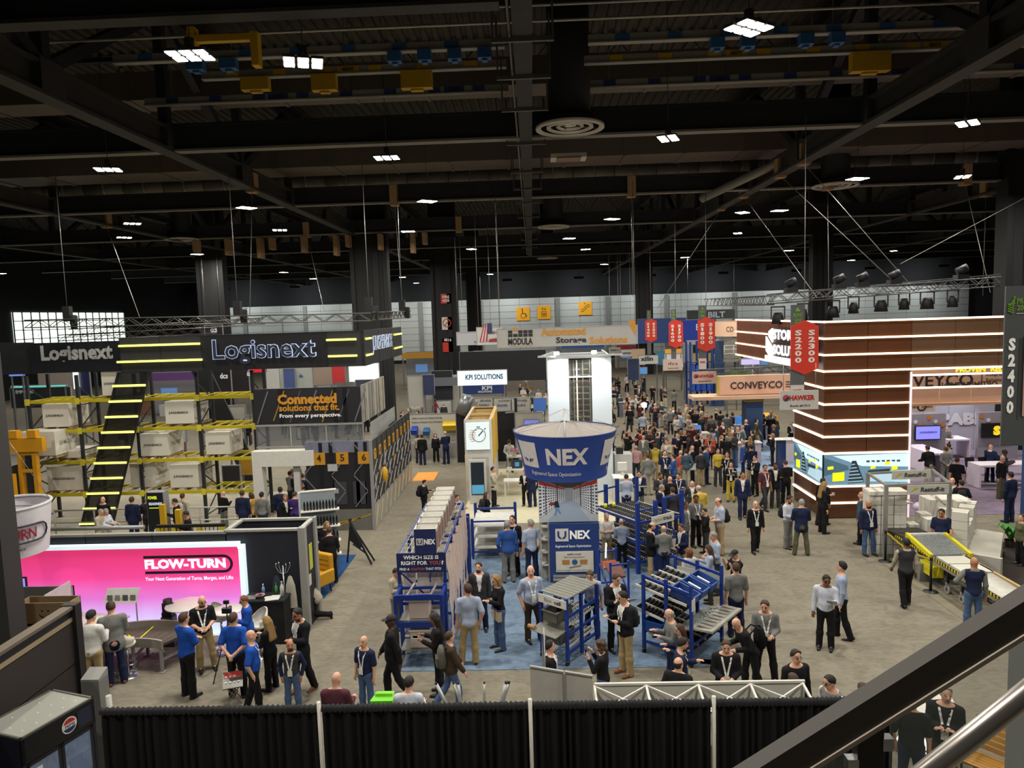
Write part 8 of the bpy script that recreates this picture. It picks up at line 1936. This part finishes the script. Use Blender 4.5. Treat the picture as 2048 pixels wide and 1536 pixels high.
# ---------------------------------------------------------------- visitors
PALT = dict(K='#17171a', N='#1c2440', B='#1c4aa4', L='#98a3b8', G='#6f706d', D='#333437', W='#c6c5c0', T='#9c8863', O='#56553f', J='#44597a', M='#512a33', Y='#b8a03a', P='#b98f92', U='#2b4c88', R='#3b3024', E='#a49d8b', S='#3b4f5c', C='#b05040', V='#37275f', A='#b08a48')
TOPS = dict(p='polo', s='shirt', w='sweater', j='jacket', b='blazer', v='vest', l='long'); ARMK = dict(d='down', p='pocket', x='cross', h='hands', o='hold', e='behind', f='phone', w='fwd', a='back', r='reach', i='hip', t='table')
LEGK = dict(s='stand', v='shift', w='walk', t='step', d='wide', k='kneel'); HAIRK = dict(s='short', b='bald', f='fringe', l='long', o='bob', c='curly', k='cap'); HCOL = dict(d='#1b1512', r='#3d2a1c', g='#85827c', y='#86683c', n='#6e3f22'); SKK = dict(l='light', t='tan', d='dark', n='brown')
ROWS = """-7.82 15.03 150 xx s pBB K sr l x 1.90|man in royal blue polo with folded arms seen from behind
-8.01 16.24 30 hh v pKK T br l xyhq 1.82|bald bearded man in black polo over pale sleeves and khaki trousers
-6.71 15.00 178 ee s pBB K sr l x 1.89|man in royal blue polo with hands clasped behind his back
-7.08 16.58 300 od s jBB K sn l h 1.67|sandy-haired man in blue and black jacket beside the tripod
-6.08 14.36 105 dp t pBB K bg l xy 1.78|bald man in royal blue polo walking past the folding sign
-6.07 15.30 250 oo s lKK K ly l F 1.66|woman in black with long blonde hair by the white bar stool
-5.31 15.17 325 op t bKW K sd t yhq 1.93|dark-haired bearded man in black blazer and open white shirt
-5.25 14.32 5 pp s vDN J bd t yq 1.57|shaven-headed man in dark vest, navy sleeves and pale jeans
-3.77 12.41 178 tt s sMM D br l x 1.80|bald man in maroon shirt seen from behind above the drape
-3.68 14.28 335 dd s pNN J br l y 1.64|bald man in navy polo and jeans looking down over his shoulder
-3.19 14.76 275 aw w jKK K kd d x 1.91|large man in black with black cap striding along the aisle
-2.41 12.26 182 tt s sWW D sd l x 1.78|dark-haired man in white shirt seen from behind above the drape
-2.24 14.98 270 oo s sKK K ld n F 1.81|woman in black with long dark braids holding a small bowl
-1.91 14.43 105 ww w jRR J sr l x 1.66|man in brown jacket and jeans walking beside the tote rack
-1.57 18.16 5 dd s bDW N sr l q 1.80|smiling man in charcoal blazer and floral white shirt
-1.02 17.07 300 od s lKK J oy l F 1.88|blonde woman in black top and jeans with a tote bag
-1.68 16.32 185 dp v pLL T sr l x 1.93|man in pale blue polo and khakis seen from behind
-0.94 21.50 190 pd s wUU G sg l x 1.93|grey-haired man in blue sweater and grey trousers
-0.80 22.13 340 dd s sKK K sd l y 1.90|dark-haired man in black behind the blue-sweater man
-0.22 21.67 200 dp s pLL N sg l - 1.90|grey-haired man in pale blue polo at the kiosk flank
-0.21 17.47 20 dp v pLL R bg l yx 1.93|bald man in pale blue polo and brown khakis near the slatted cart
1.31 17.68 345 dt s pLL N sr l - 1.78|laughing man in pale blue polo leaning behind the slatted cart
1.82 16.91 20 oo s jKW K sr l y 1.91|laughing man in black jacket holding a leaflet
1.91 15.73 300 oo s jKW T sd l y 1.93|man in black jacket, khakis and tan shoes wearing a backpack
1.22 13.86 250 ff s lKK J cr l F 1.66|curly-haired woman in black holding a phone to her face
0.17 13.69 80 dd s jKW K sd l y 1.75|man in black jacket hidden behind the grey flag
2.84 15.14 280 oo s sGG N fg l - 1.74|white-haired man in grey shirt looking at his phone
2.94 14.56 275 oo s lNN N lr l F 1.66|brunette woman in navy beside the white-haired man
2.72 13.66 80 op s jNN N sd l yq 1.78|dark-bearded man in navy jacket holding a tablet
2.53 12.88 150 pd s bKK K fd l x 1.76|balding man in black suit seen from behind above the white frame
3.60 13.60 350 hh s jKK K sr l y 1.77|man in black zip jacket with badge on his belly
4.46 14.85 280 oo t jKK K bg l - 1.77|man in black bending forward with a big black backpack
4.91 15.32 350 hh d sGG K sr l yx 1.85|man in grey shirt and black trousers with hands joined
4.74 13.02 15 dd s jKK K sd l h 1.80|man in black puffy jacket and glasses by the white frame corner
4.42 12.26 178 dd s jKK K sr l - 1.74|short-haired man seen from behind at the white frame corner
5.06 12.17 300 od s vGW K sd l h 1.76|man with quiff and glasses in grey vest by the stair rail
5.45 11.85 180 dd s jKK K sr l - 1.76|brown-haired man half hidden behind the stair rail
6.81 16.81 335 od s sWW K sd n h 1.82|man in white shirt and black trousers holding a sheet
7.41 17.35 250 dd t sLL K sd l - 1.93|dark-haired man in pale blue shirt behind the white-shirt man
9.93 19.23 175 wd t vDE K sd n - 1.86|man in dark grey vest walking away in the open aisle
10.76 17.61 165 id s vNG J bd t q 1.86|bald man in navy quilted vest and jeans by the rollers
12.55 22.23 335 td s pNN N sd t x 1.80|stocky man in dark navy shirt working behind the conveyor
10.79 23.31 10 dd v jNN J bd t yxq 1.81|bald bearded man in navy jacket and jeans at the frame
11.08 24.43 225 pd s bSS K bg l - 1.81|bald man in teal jacket behind the frame post
8.68 23.45 170 oo d bNN O sg l x 1.86|grey-haired man in navy blazer and olive trousers
8.51 24.18 40 hh s sWW G sd t q 1.81|man in white shirt and loose grey trousers
10.29 25.74 95 od s lKK K ly l F 1.87|blonde woman in black carrying a paper cup
10.68 26.71 120 dd t jKK K sd t - 1.77|person in black behind the blonde woman at the tower
7.29 23.79 0 dd t wKK K bg l y 1.75|bald man in black sweater walking toward us alone in the aisle
8.01 27.79 350 dd t bNW N sd t - 1.83|man in navy suit and white shirt walking in the aisle
9.24 28.92 20 dd w pMM D sd t y 1.86|man in maroon polo and grey trousers walking
9.76 29.25 350 op s bKW D sd n q 1.86|bearded man in black blazer beside the maroon polo man
10.37 29.75 182 oo s wKK K sr l - 1.82|man in black sweater seen from behind near the tower corner
8.42 33.12 0 dd s pYY D ld l F 1.74|woman in yellow top and dark wide trousers
8.26 30.34 345 oo s lKK Y lr l Fy 1.69|woman in black with mustard trousers holding a book
8.52 31.88 330 do s lKK K ld l Fy 1.81|dark-haired woman in black behind the mustard-trouser woman
10.01 33.35 182 oo s bNN T sd l - 1.84|man in navy blazer and khakis seen from behind at the counter
10.03 34.70 250 dp s bUU N sg l h 1.80|grey-haired man in blue suit turned to the counter
5.88 25.70 195 hh s pYY T fg l x 1.85|white-haired man in bright yellow polo
5.98 27.40 350 dp s bDW D fg l x 1.61|older man in charcoal suit behind the yellow polo man
6.08 23.71 280 hh s pLL T fd l xy 1.91|man in pale blue polo and tan trousers beside the photographer
5.62 23.74 275 ff s jKK D sd l - 1.56|photographer in black with backpack raising his camera
5.47 24.54 20 hd s sGG K sd n y 1.83|man in grey shirt with backpack strap by the flow rack
4.99 23.98 60 dp s bGW K sd n y 1.72|man in grey blazer at the flow rack end
3.41 21.47 75 hh s bKW T fd l xq 1.79|stout bearded man in black blazer and khakis
3.78 21.33 182 hh s wGG N fg l x 1.71|white-haired man in grey sweater seen from behind
4.45 21.84 300 hd s bNW T sr l y 1.62|man in navy blazer talking to the grey-sweater man
4.14 19.43 200 dd s lWW D on l F 1.64|red-blonde woman in white top behind the wheel-bed rack
4.77 19.65 255 oo s lLL D lr l F 1.64|brunette woman in pale blue top behind the wheel-bed rack
5.07 20.29 280 hh s wLL D sg l - 1.82|tall man in pale blue sweater by the wheel-bed rack
5.28 18.91 285 ff s pKK K kd l - 1.76|man in black tee and black cap with phone at his ear
4.90 17.56 185 dd s pGG N sr l - 1.86|man in grey tee and navy trousers seen from behind
2.25 23.11 15 xx s pWW T sg l y 1.63|grey-haired man in white polo with folded arms by the kiosk
2.68 22.61 170 oo s pLL K fg l - 1.57|bald man in pale blue polo seen from behind by the kiosk
3.53 28.07 180 hh s wLL N sd l - 1.78|man in light blue sweater seen from behind at the flow rack
4.14 28.73 350 oo s bNW G sd l y 1.78|man in navy suit holding a white box
4.98 31.76 182 dp s wGG E sr l - 1.86|man in grey sweater and cream trousers seen from behind
5.91 32.78 0 dd s pNN D sd l y 1.78|stocky man in navy polo with white badge facing us
6.18 32.10 240 hh s bUU N sd l - 1.72|man in blue blazer beside the navy polo man
6.68 33.00 200 dd s pCC T fg l - 1.72|man in coral polo behind the blue blazer
6.91 32.97 185 dp s jSS E sd l - 1.77|man in slate jacket with white bag in the crowd
7.65 33.19 185 pp s jDD T sr l - 1.70|man in charcoal jacket and khakis seen from behind
7.48 34.22 270 od s bKW K bg l - 1.70|bald man in black suit profile left in the crowd
7.97 33.56 100 dd s bUW N sd l - 1.81|man in blue suit turned away beside the charcoal jacket
4.92 28.36 15 hh s jDG D sd t q 1.76|dark-bearded man in grey jacket behind the flow rack
5.19 27.71 180 dd s bKK D bg l - 1.74|balding man in black jacket behind the flow rack
5.62 28.19 350 od s pNN T sd l y 1.78|man in navy polo with lanyard behind the flow rack
4.60 26.45 60 hh s bNW N sg l - 1.74|grey-haired man in navy suit at the flow rack
4.95 25.95 180 dd s bDD D sr l - 1.74|man in charcoal suit seen from behind at the flow rack
-15.76 25.29 75 tt s sWW E og l F 1.62|white-haired woman in white shirt at the guard rail
-15.84 25.08 80 tt s sEE E sg l - 1.66|grey-haired man in pale shirt behind the white-haired woman
-15.28 26.21 175 dd s bNN N sr l - 1.80|man in navy suit seen from behind by the ladder panel
-14.84 26.43 185 oo s wDD D sg l - 1.75|grey-haired man in dark sweater behind the glowing totem
-13.51 26.05 290 od s jKK K sd l - 1.74|man in black jacket with backpack right of the totem
-13.64 26.82 160 dd s sEE E sr l - 1.74|person with pale backpack right of the totem
-12.28 24.38 300 oo s wKK K sd t - 1.70|dark-haired man in black behind the black guard rail
-12.51 27.78 160 oo s wKK G bd l q 1.56|bald bearded man in black sweater and grey jeans
-11.32 26.83 175 dd s bNN N sr l - 1.80|man in navy blazer seen from behind beside the portal
-11.04 27.05 250 oo s jAA K or l F 1.66|woman in mustard jacket beside the portal
-10.47 26.59 180 dd s sGG D sd l - 1.78|man in grey shirt seen from behind by the portal post
-10.02 27.34 185 dd s bNN N sd l - 1.78|man in navy jacket under the white portal
-9.56 26.60 30 od s bKW K ly l F 1.66|blonde woman in black blazer above the black closet
-9.18 26.47 180 oo s wVV K sr l - 1.78|man in purple sweater above the black closet
-9.43 28.12 80 dd s bKK K sd t q 1.74|man in black behind the bottle shelves
-10.66 30.39 150 oo s sGG D sr l - 1.76|man in grey shirt inside the portal
-10.32 30.15 175 oo s jNN N sg l - 1.76|grey-haired man in navy inside the portal
-9.89 29.63 190 hh s wSS D sr l x 1.80|broad man in slate sweater inside the portal
-11.06 32.32 180 od s sGG D sd l - 1.74|man farther inside the portal by the glass hut
-10.41 32.31 180 dd s lGG K lr l F 1.68|woman in grey top with long hair by the printed hut
-16.72 26.73 0 dd s sKK K bg l - 1.70|bald man at the forklift foot by the drum sign
-6.23 19.12 280 oo k bEE K sr l - 1.40|kneeling man in beige blazer behind the black-skirted table
-11.91 17.04 300 oo s vKE K sd l h 1.76|dark-haired man with glasses behind the smiling carton
-12.49 16.77 20 ff s sKK K sd t - 1.70|person holding up a phone beside the dark column
-10.02 15.16 185 oo s lWW T sd l x 1.93|man in white top and khakis with a black backpack
-9.81 15.64 215 ro s bGG N sr l x 1.93|man in grey blazer and navy trousers pointing at a sheet
-6.91 22.80 25 od s lKK K oy l F 1.68|blonde woman in black behind the armchair
-6.52 21.75 200 dh s bKK K sr l x 1.77|man in black suit seen from behind beside the armchair
-3.81 18.35 60 oo s wED G sd l F 1.64|woman in striped cream sweater beside the pick cart
-4.65 28.94 75 oo s jKK K sd l - 1.56|man in black with backpack looking down behind the carton row
-2.97 25.82 60 oo s sEE D sd l - 1.70|dark-haired person beyond the far end of the tote rack
-6.65 40.14 170 dd s sEE D sd l - 1.61|man in pale shirt at the bin wall
-6.34 39.56 175 dd s bKK N sd l - 1.70|man in black jacket at the bin wall
-5.68 40.30 10 dd s lKK K ld l F 1.61|woman in black at the bin wall
-5.03 39.67 215 oo s bNN N fg l - 1.84|balding man in navy suit at the bin wall
-1.85 30.33 75 ff s bEE K sd l - 1.73|man in pale grey blazer with hand at his chin
-1.92 26.62 120 dd s lKK G lr l F 1.56|long-haired person in black with backpack at the tall screen
-1.38 37.08 170 ee s sWE G sr l - 1.72|man in white shirt with hands behind his back on cream carpet
-0.49 30.37 340 oo v bKW K sd l - 1.56|man in black suit half hidden under the flared crown
-0.19 30.18 200 dp s bNN N sd l - 1.56|man in navy suit half hidden under the flared crown
17.55 32.20 185 td s jKK E sr l - 1.80|man in black jacket leaning at the white bar table below the lilac screen
18.34 32.31 175 ee s sGG G sr l - 1.71|man in grey shirt with hands behind his back near the lilac screen
17.36 29.77 150 ad w pKK K sr l - 1.79|man in black tee walking past the white bar table
18.75 32.85 200 oo s sWW D sr l - 1.76|man in white shirt behind the grey shirt man
20.47 32.57 120 oo s bNW N bd l - 1.72|bald man in navy suit seated at the long bar table
19.20 29.84 30 hd s wKK O bd l - 1.79|bald man in black with olive cargo trousers
20.33 31.39 60 oo s bDW K sd d y 1.72|man in dark suit at the end of the long bar table
15.36 26.04 160 dp s pKK D sd l - 1.73|man in black tee with black backpack behind the carton stacks
15.19 26.30 340 dd s jDW D bg l - 1.76|bald man facing us behind the black backpack
12.90 25.68 75 tt s sWW D sr l - 1.76|young man in white shirt and braces at the cartons
14.91 22.12 270 dd s jOO K lr l F 1.59|woman in olive jacket at the right edge
17.41 26.52 200 dd s jNN N sd l - 1.88|man in navy behind the blue post
6.04 11.41 160 pd s pKK N sd l x 1.80|man in black polo with green mark behind the stair glass
6.69 11.60 330 xx s jKK D sg l y 1.82|grey-haired man in black jacket with folded arms behind the stair glass
9.54 31.23 300 oo s jKK K sd l y 1.76|man in black at the lilac-white counter
12.23 37.10 250 oo s lKK K oy l F 1.68|woman in black at the white bar counter by the tower
10.93 38.83 10 hh s pSS J fd l y 1.78|man in teal polo with lanyard in the bar crowd
8.96 36.82 340 oo s jCK K sd t y 1.76|man in red and black jacket in the crowd
10.31 46.28 0 dd s sKK T sd t y 1.76|man in black with white badge by the slanted blue panel
6.83 45.68 182 oo s sLL D sd l - 1.71|man in pale blue shirt seen from behind in the open far aisle
5.79 34.69 182 dp s vYO T sr l - 1.76|man in mustard jacket seen from behind in the crowd
4.81 34.30 182 oo s sPP D fg l - 1.76|white-haired man in pink checked shirt seen from behind
6.51 35.59 330 oo s bEW E sr l - 1.78|man in beige blazer in the crowd"""
BYL = {}
def one(i, row):
    q, label = row.split('|'); x, y, face, arms, legs, top, pants, hair, skin, fl, ht = q.split()
    x, y, fem = float(x), float(y), 'F' in fl
    kw = dict(la=ARMK[arms[0]], ra=ARMK[arms[1]], legs=LEGK[legs], top=TOPS[top[0]], c1=PALT[top[1]], c2=PALT[top[2]], pants=PALT[pants], hair=HAIRK[hair[0]], hc='#15151a' if hair[0] == 'k' else HCOL[hair[1]], skin=SKK[skin], fem=fem, ht=float(ht))
    if top == 'sWW': kw['c1'] = '#bcc0cc'
    if y < 41 and '(unused' not in label:
        look = any(a in 'ohtf' for a in arms)
        th, P = person(label, x, y, float(face), lean=.5 if 'bending' in label or legs == 'k' else (.22 if 'leaning' in label else 0), hp=.28 if look and y < 30 else 0, hy=(0,.3,-.3)[i % 3] if y < 30 else 0, fat=1.14 if 'x' in fl else 1.0, lany=1 if 'y' in fl else 0, beard='q' in fl, glasses='h' in fl and y < 30, fine=y < 31, shoes='#6e3f22' if 'tan shoes' in label or 'grey blazer and navy' in label or top == 'bKW' and y < 16 else '#15151a', z=1.4 * 0 , sleeve=PALT[top[2]], **kw)
        if label.startswith('kneel'): th.scale = (1.03,1.03,1.03)
        BYL[label] = (th, P, x, y, math.radians(float(face)))
    else: far_person(label, x, y, float(face), kw['la'], kw['ra'], kw['legs'], 0, 'blazer' if top[0] in 'bjv' else 'polo', kw['c1'], kw['c2'], kw['pants'], 'long' if hair[0] in 'loc' else ('bald' if hair[0] in 'bf' else 'short'), kw['hc'], kw['skin'], fem, kw['ht'])
for i, row in enumerate(ROWS.strip().split('\n')): one(i, row)
# things people carry
def who(s): return next(v for k, v in BYL.items() if s in k)
def held(s, fn, name, label, cat, off, part=None):
    th, P, x, y, f = who(s); sc = th.scale[0]
    p = P['J'][part].copy() if part else np.zeros(3); p = (p + np.array(off)) * sc
    loc = (x + p[0] * math.cos(f) - p[1] * math.sin(f), y + p[0] * math.sin(f) + p[1] * math.cos(f), p[2])
    t = thing(name, label, cat, loc, f); fn(t); return t
def backpack(col, lit=None):
    def fn(t):
        m = MB(); vs = []; n = 10
        for z, w_, d in ((0,.10,.06),(.02,.15,.09),(.2,.16,.10),(.36,.15,.08),(.44,.11,.05),(.46,.05,.02)):
            for k in range(n): a = 2 * math.pi * k / n; vs.append((w_ * math.copysign(abs(math.cos(a)) ** .6, math.cos(a)),.09 + d * math.copysign(abs(math.sin(a)) ** .6, math.sin(a)), z))
        m.add(vs, [(i * n + k, i * n + (k + 1) % n, (i + 1) * n + (k + 1) % n, (i + 1) * n + k) for i in range(5) for k in range(n)], True); m.f += [tuple(range(n))[::-1], tuple(range(50,60))]; m.sm += [False, False]; m.b('pack_body', M(col, .8,0,0,.2,8), t, True)
        BX(-.11,.11,.18,.215,.05,.24).b('front_pocket', M(col, .7,0,0,.25,9), t, True)
        for sx in (-.1,.1): TB([(sx, .04,.42),(sx, -.06,.47),(sx, -.17,.36),(sx, -.18,.22),(sx * 1.3,-.06,.06),(sx, .04,.05)], .016,6).b('shoulder_strap', M('#1c1d20', .8), t, True)
        if lit: BX(-.04,.04,.212,.22,.1,.17).b('badge_patch', M(lit, .6), t, True)
    return fn
BPO = (0,.10,.04)
for s, c, l, p in (('black backpack', '#17181b', 'black backpack with pale patch on the man in white top', '#8d8f92'),('khakis and tan shoes', '#15161a', 'black backpack on the man in tan shoes', None),('brown jacket and jeans', '#55544a', 'grey-green backpack on the man in brown jacket', None),('big black backpack', '#131418', 'big black backpack on the man bending forward', None),('with backpack looking down', '#141517', 'black backpack behind the carton row', None),('backpack at the tall screen', '#18191a', 'dark backpack at the tall screen', None),('pale backpack right', '#a5a39a', 'pale backpack by the glowing totem', None),('photographer', '#17181a', 'black backpack on the photographer', None),('black backpack behind the carton', '#16181a', 'black backpack with neon patch behind the carton stacks', '#9fc43a'),('loose grey trousers', '#1a1a1d', 'small black backpack on the man in loose grey trousers', None)): held(s, backpack(c, p), 'backpack', l, 'backpack', BPO, 'pel')
def sheet_(w_, h, col): return lambda t: HX([(-w_ / 2,-.01,0),(w_ / 2,-.01,0),(w_ / 2,.0,0),(-w_ / 2,.0,0),(-w_ / 2,-h * .7, h * .6),(w_ / 2,-h * .7, h * .6),(w_ / 2,-h * .7 + .01, h * .6),(-w_ / 2,-h * .7 + .01, h * .6)]).b('sheet', M(col, .6), t, True)
def block(w_, d, h, col, rim=None): return lambda t: (BX(-w_ / 2, w_ / 2,-d, 0,0, h).b('body', M(col, .5), t, True), BX(-w_ / 2 - .005, w_ / 2 + .005,-d - .005,.005, h * .85, h).b('edge', M(rim or col, .5), t, True))
for s, fn, nm, l, ct, pt in (('holding a sheet', sheet_(.22,.2, '#b5b3ae'), 'paper_sheet', 'grey sheet held by the man in white shirt', 'paper', ('hand', 1)),('holding a leaflet', sheet_(.24,.2, '#c9c6be'), 'leaflet', 'white leaflet held by the laughing man in black', 'leaflet', ('hand', 1)),('khakis and tan shoes', sheet_(.22,.25, '#c3c0b8'), 'leaflet', 'white papers held by the man in tan shoes', 'leaflet', ('hand', 1)),('pointing at a sheet', sheet_(.2,.2, '#c6c2b6'), 'leaflet', 'sheet held between the grey blazer and the white top', 'leaflet', ('hand', 1)),
    ('dark-haired bearded man in black blazer', block(.26,.12,.28, '#1f6fb4', '#2a84cc'), 'gift_bag', 'bright blue paper bag hanging from the man in black blazer', 'bag', ('hand', 0)),('holding a tablet', block(.2,.26,.012, '#1a1a1c'), 'tablet', 'dark tablet held by the man in navy jacket', 'tablet', ('hand', 1)),('carrying a paper cup', block(.07,.07,.11, '#b8aaa4', '#dcd8d0'), 'paper_cup', 'paper cup carried by the blonde woman at the tower', 'cup', ('hand', 1)),('holding a phone to her', block(.075,.012,.15, '#15151a'), 'phone', 'phone held up by the curly-haired woman', 'phone', ('hand', 1)),('phone at his ear', block(.07,.012,.14, '#1a1a1d'), 'phone', 'phone at the ear of the man in black cap', 'phone', ('hand', 1)),
    ('holding a white box', block(.3,.2,.06, '#bfb9ac'), 'carton', 'flat white box held by the man in navy suit', 'box', ('hand', 1)),('with a tote bag', block(.3,.1,.3, '#a8987c', '#3a2f5c'), 'tote_bag', 'cream tote bag with purple edge on the blonde woman', 'bag', ('elb', 1)),('holding a small bowl', block(.12,.12,.08, '#a5a39d', '#c6c4be'), 'bowl', 'small pale bowl in the hands of the woman with braids', 'bowl', ('hand', 1)),('holding a book', block(.16,.02,.2, '#2a2a2c', '#c9c6c0'), 'book', 'dark book held by the mustard-trouser woman', 'book', ('hand', 1)),('looking at his phone', block(.07,.1,.012, '#1c1c1e'), 'phone', 'phone in the hands of the white-haired man', 'phone', ('hand', 1)),('with white bag', block(.34,.08,.3, '#bdbbb6'), 'shoulder_bag', 'white shoulder bag on the man in slate jacket', 'bag', ('elb', 0)),('holding up a phone', block(.07,.012,.14, '#22242c'), 'phone', 'phone held up beside the dark column', 'phone', ('hand', 1)),('raising his camera', block(.13,.08,.09, '#121214'), 'camera', 'black camera raised by the photographer', 'camera', ('hand', 1))):
    held(s, fn, nm, l, ct, (0,-.03,-.02 if 'bag' not in nm else -.34), pt)
t = thing('gift_box', 'bright green paper gift bag at the maroon-shirted man', 'bag', (-3.0,12.5,1.0)); HX([(-3.05,12.35,.95),(-2.75,12.35,.95),(-2.78,12.6,.95),(-3.02,12.6,.95),(-3.12,12.3,1.35),(-2.7,12.3,1.35),(-2.74,12.65,1.35),(-3.06,12.65,1.35)]).b('bag_body', M('#62b81c', .5), t); BX(-3.06,-2.74,12.47,12.49,1.35,1.40).b('fold', M('#7ed02c', .5), t)
put(BX(-3.8,-2.2,12.3,12.75,0,.95).b('counter', M('#9a9a96', .5)), 'pale counter behind the drape carrying the green bag', 'counter')
# ---------------------------------------------------------------- the crowd farther down
rg = random.Random(11); spots = [(v.location.x, v.location.y) for v in PEOPLE]
LMK = (('the slanted blue panel counter', 9.3,41.3),('the blue step stool', 7.3,41.5),('the bright work lamp', 7.4,48.5),('the peach fascia sign', 13,43),('the white lift tower', 2,34),('the yellow floor machine', 15,47),('the S1800 sign', 12.2,53),('the blue racking', 14,60),('the S1600 sign', 12.3,63),('the slanted-letter sign', 9.8,67),('the S1400 sign', 12.5,77),('the glowing blue sign', -3,48),('the navy booth block', -7,48),('the hexagon wall', -18,45),('the red product wall', -14.5,53),('the EMPOWER sign', -28,45),('the black overhead wall', -2.5,66),('the far grey counter', 8.2,50.5),('the far dark counter', 6.6,56))
CN = (('black', '#17171a', 11),('navy', '#1d2642', 6),('charcoal', '#333437', 5),('grey', '#6f706d', 4),('white', '#b9b8b3', 3),('blue', '#8794aa', 2),('beige', '#a49d8b', 2),('maroon', '#4a262c', .7),('pink', '#a98a8c', .5),('olive', '#4a4936', 1),('teal', '#2f444c', .8),('red', '#7c2828', .4)); PN = (('black', '#161619', 5),('grey', '#2c2d31', 4),('navy', '#1c2236', 3),('khaki', '#9c8863', 4),('blue jeans', '#44597a', 2),('cream', '#b5ad97', 1))
SK_ = ('light', 'light', 'pale', 'tan', 'brown', 'light', 'dark'); HN = (('dark', 'short', '#1b1512'),('brown', 'short', '#3d2a1c'),('grey', 'short', '#85827c'),('bald', 'bald', '#000000'),('long dark', 'long', '#1b1512'),('long fair', 'long', '#8c6a3c')); TP = (('jacket', 'blazer'),('blazer', 'blazer'),('polo', 'polo'),('shirt', 'polo'))
def pick(c): return rg.choices(c, [k[2] for k in c])[0]
used = set()
AR = [('down', 'down'),('hold', 'down'),('hands', 'hands'),('pocket', 'down'),('hold', 'hold'),('cross', 'cross'),('fwd', 'back')]
for (x0, x1, y0, y1, n) in ((4.6,7.0,37.5,42,13),(7.0,11,36.5,41,24),(10,15.6,38.2,46,22),(3.8,5.0,40,54,9),(8,12,43,51,20),(4.2,8.6,47.5,58,26),(4.5,11.5,58,76,30),(4.5,12.5,76,100,18),(-1.4,2.2,56,80,20),(-9.6,-5.0,48.2,58,8),(-20,-12,45,56,20),(-27,-20.5,40,50,6),(15,22,35.5,39.5,4)):
    for k in range(n):
        for tr in range(30):
            x, y = rg.uniform(x0, x1), rg.uniform(y0, y1)
            if 5.4 < x < 8.0 and 43.2 < y < 47: continue
            if any((x - a) ** 2 + (y - b) ** 2 < .3 for a, b in spots): continue
            break
        else: continue
        spots.append((x, y)); near = sorted(LMK, key=lambda q: (q[1] - x) ** 2 + (q[2] - y) ** 2)[:3]
        for tr in range(60):
            c, p, hh, (tn, tt),(la, ra) = pick(CN), pick(PN), rg.choice(HN), rg.choice(TP), rg.choice(AR)
            if tr > 8: near[0] = rg.choice(near)
            fc = rg.choice((0,90,180,270)); fw = {0: 'facing us', 90: 'turned right', 180: 'from behind', 270: 'turned left'}[fc]
            lb = '%s person, %s %s, %s, %s, near %s' % (hh[0] if hh[0] == 'bald' else hh[0] + '-haired', c[0], tn, p[0] if 'jeans' in p[0] else p[0] + ' trousers', fw, near[0][0])
            if lb not in used: break
        used.add(lb); fem = hh[1] == 'long'
        far_person(lb, round(x, 2), round(y, 2), fc + rg.uniform(-35,35), la, ra, 'walk' if la == 'fwd' else rg.choice(('stand', 'shift', 'stand')),0, tt, c[1], '#c6c5c0' if tt == 'blazer' else c[1], p[1], hh[1], hh[2], rg.choice(SK_), fem, rg.uniform(1.58,1.7) if fem else rg.uniform(1.68,1.86), 'crowd down the hall')
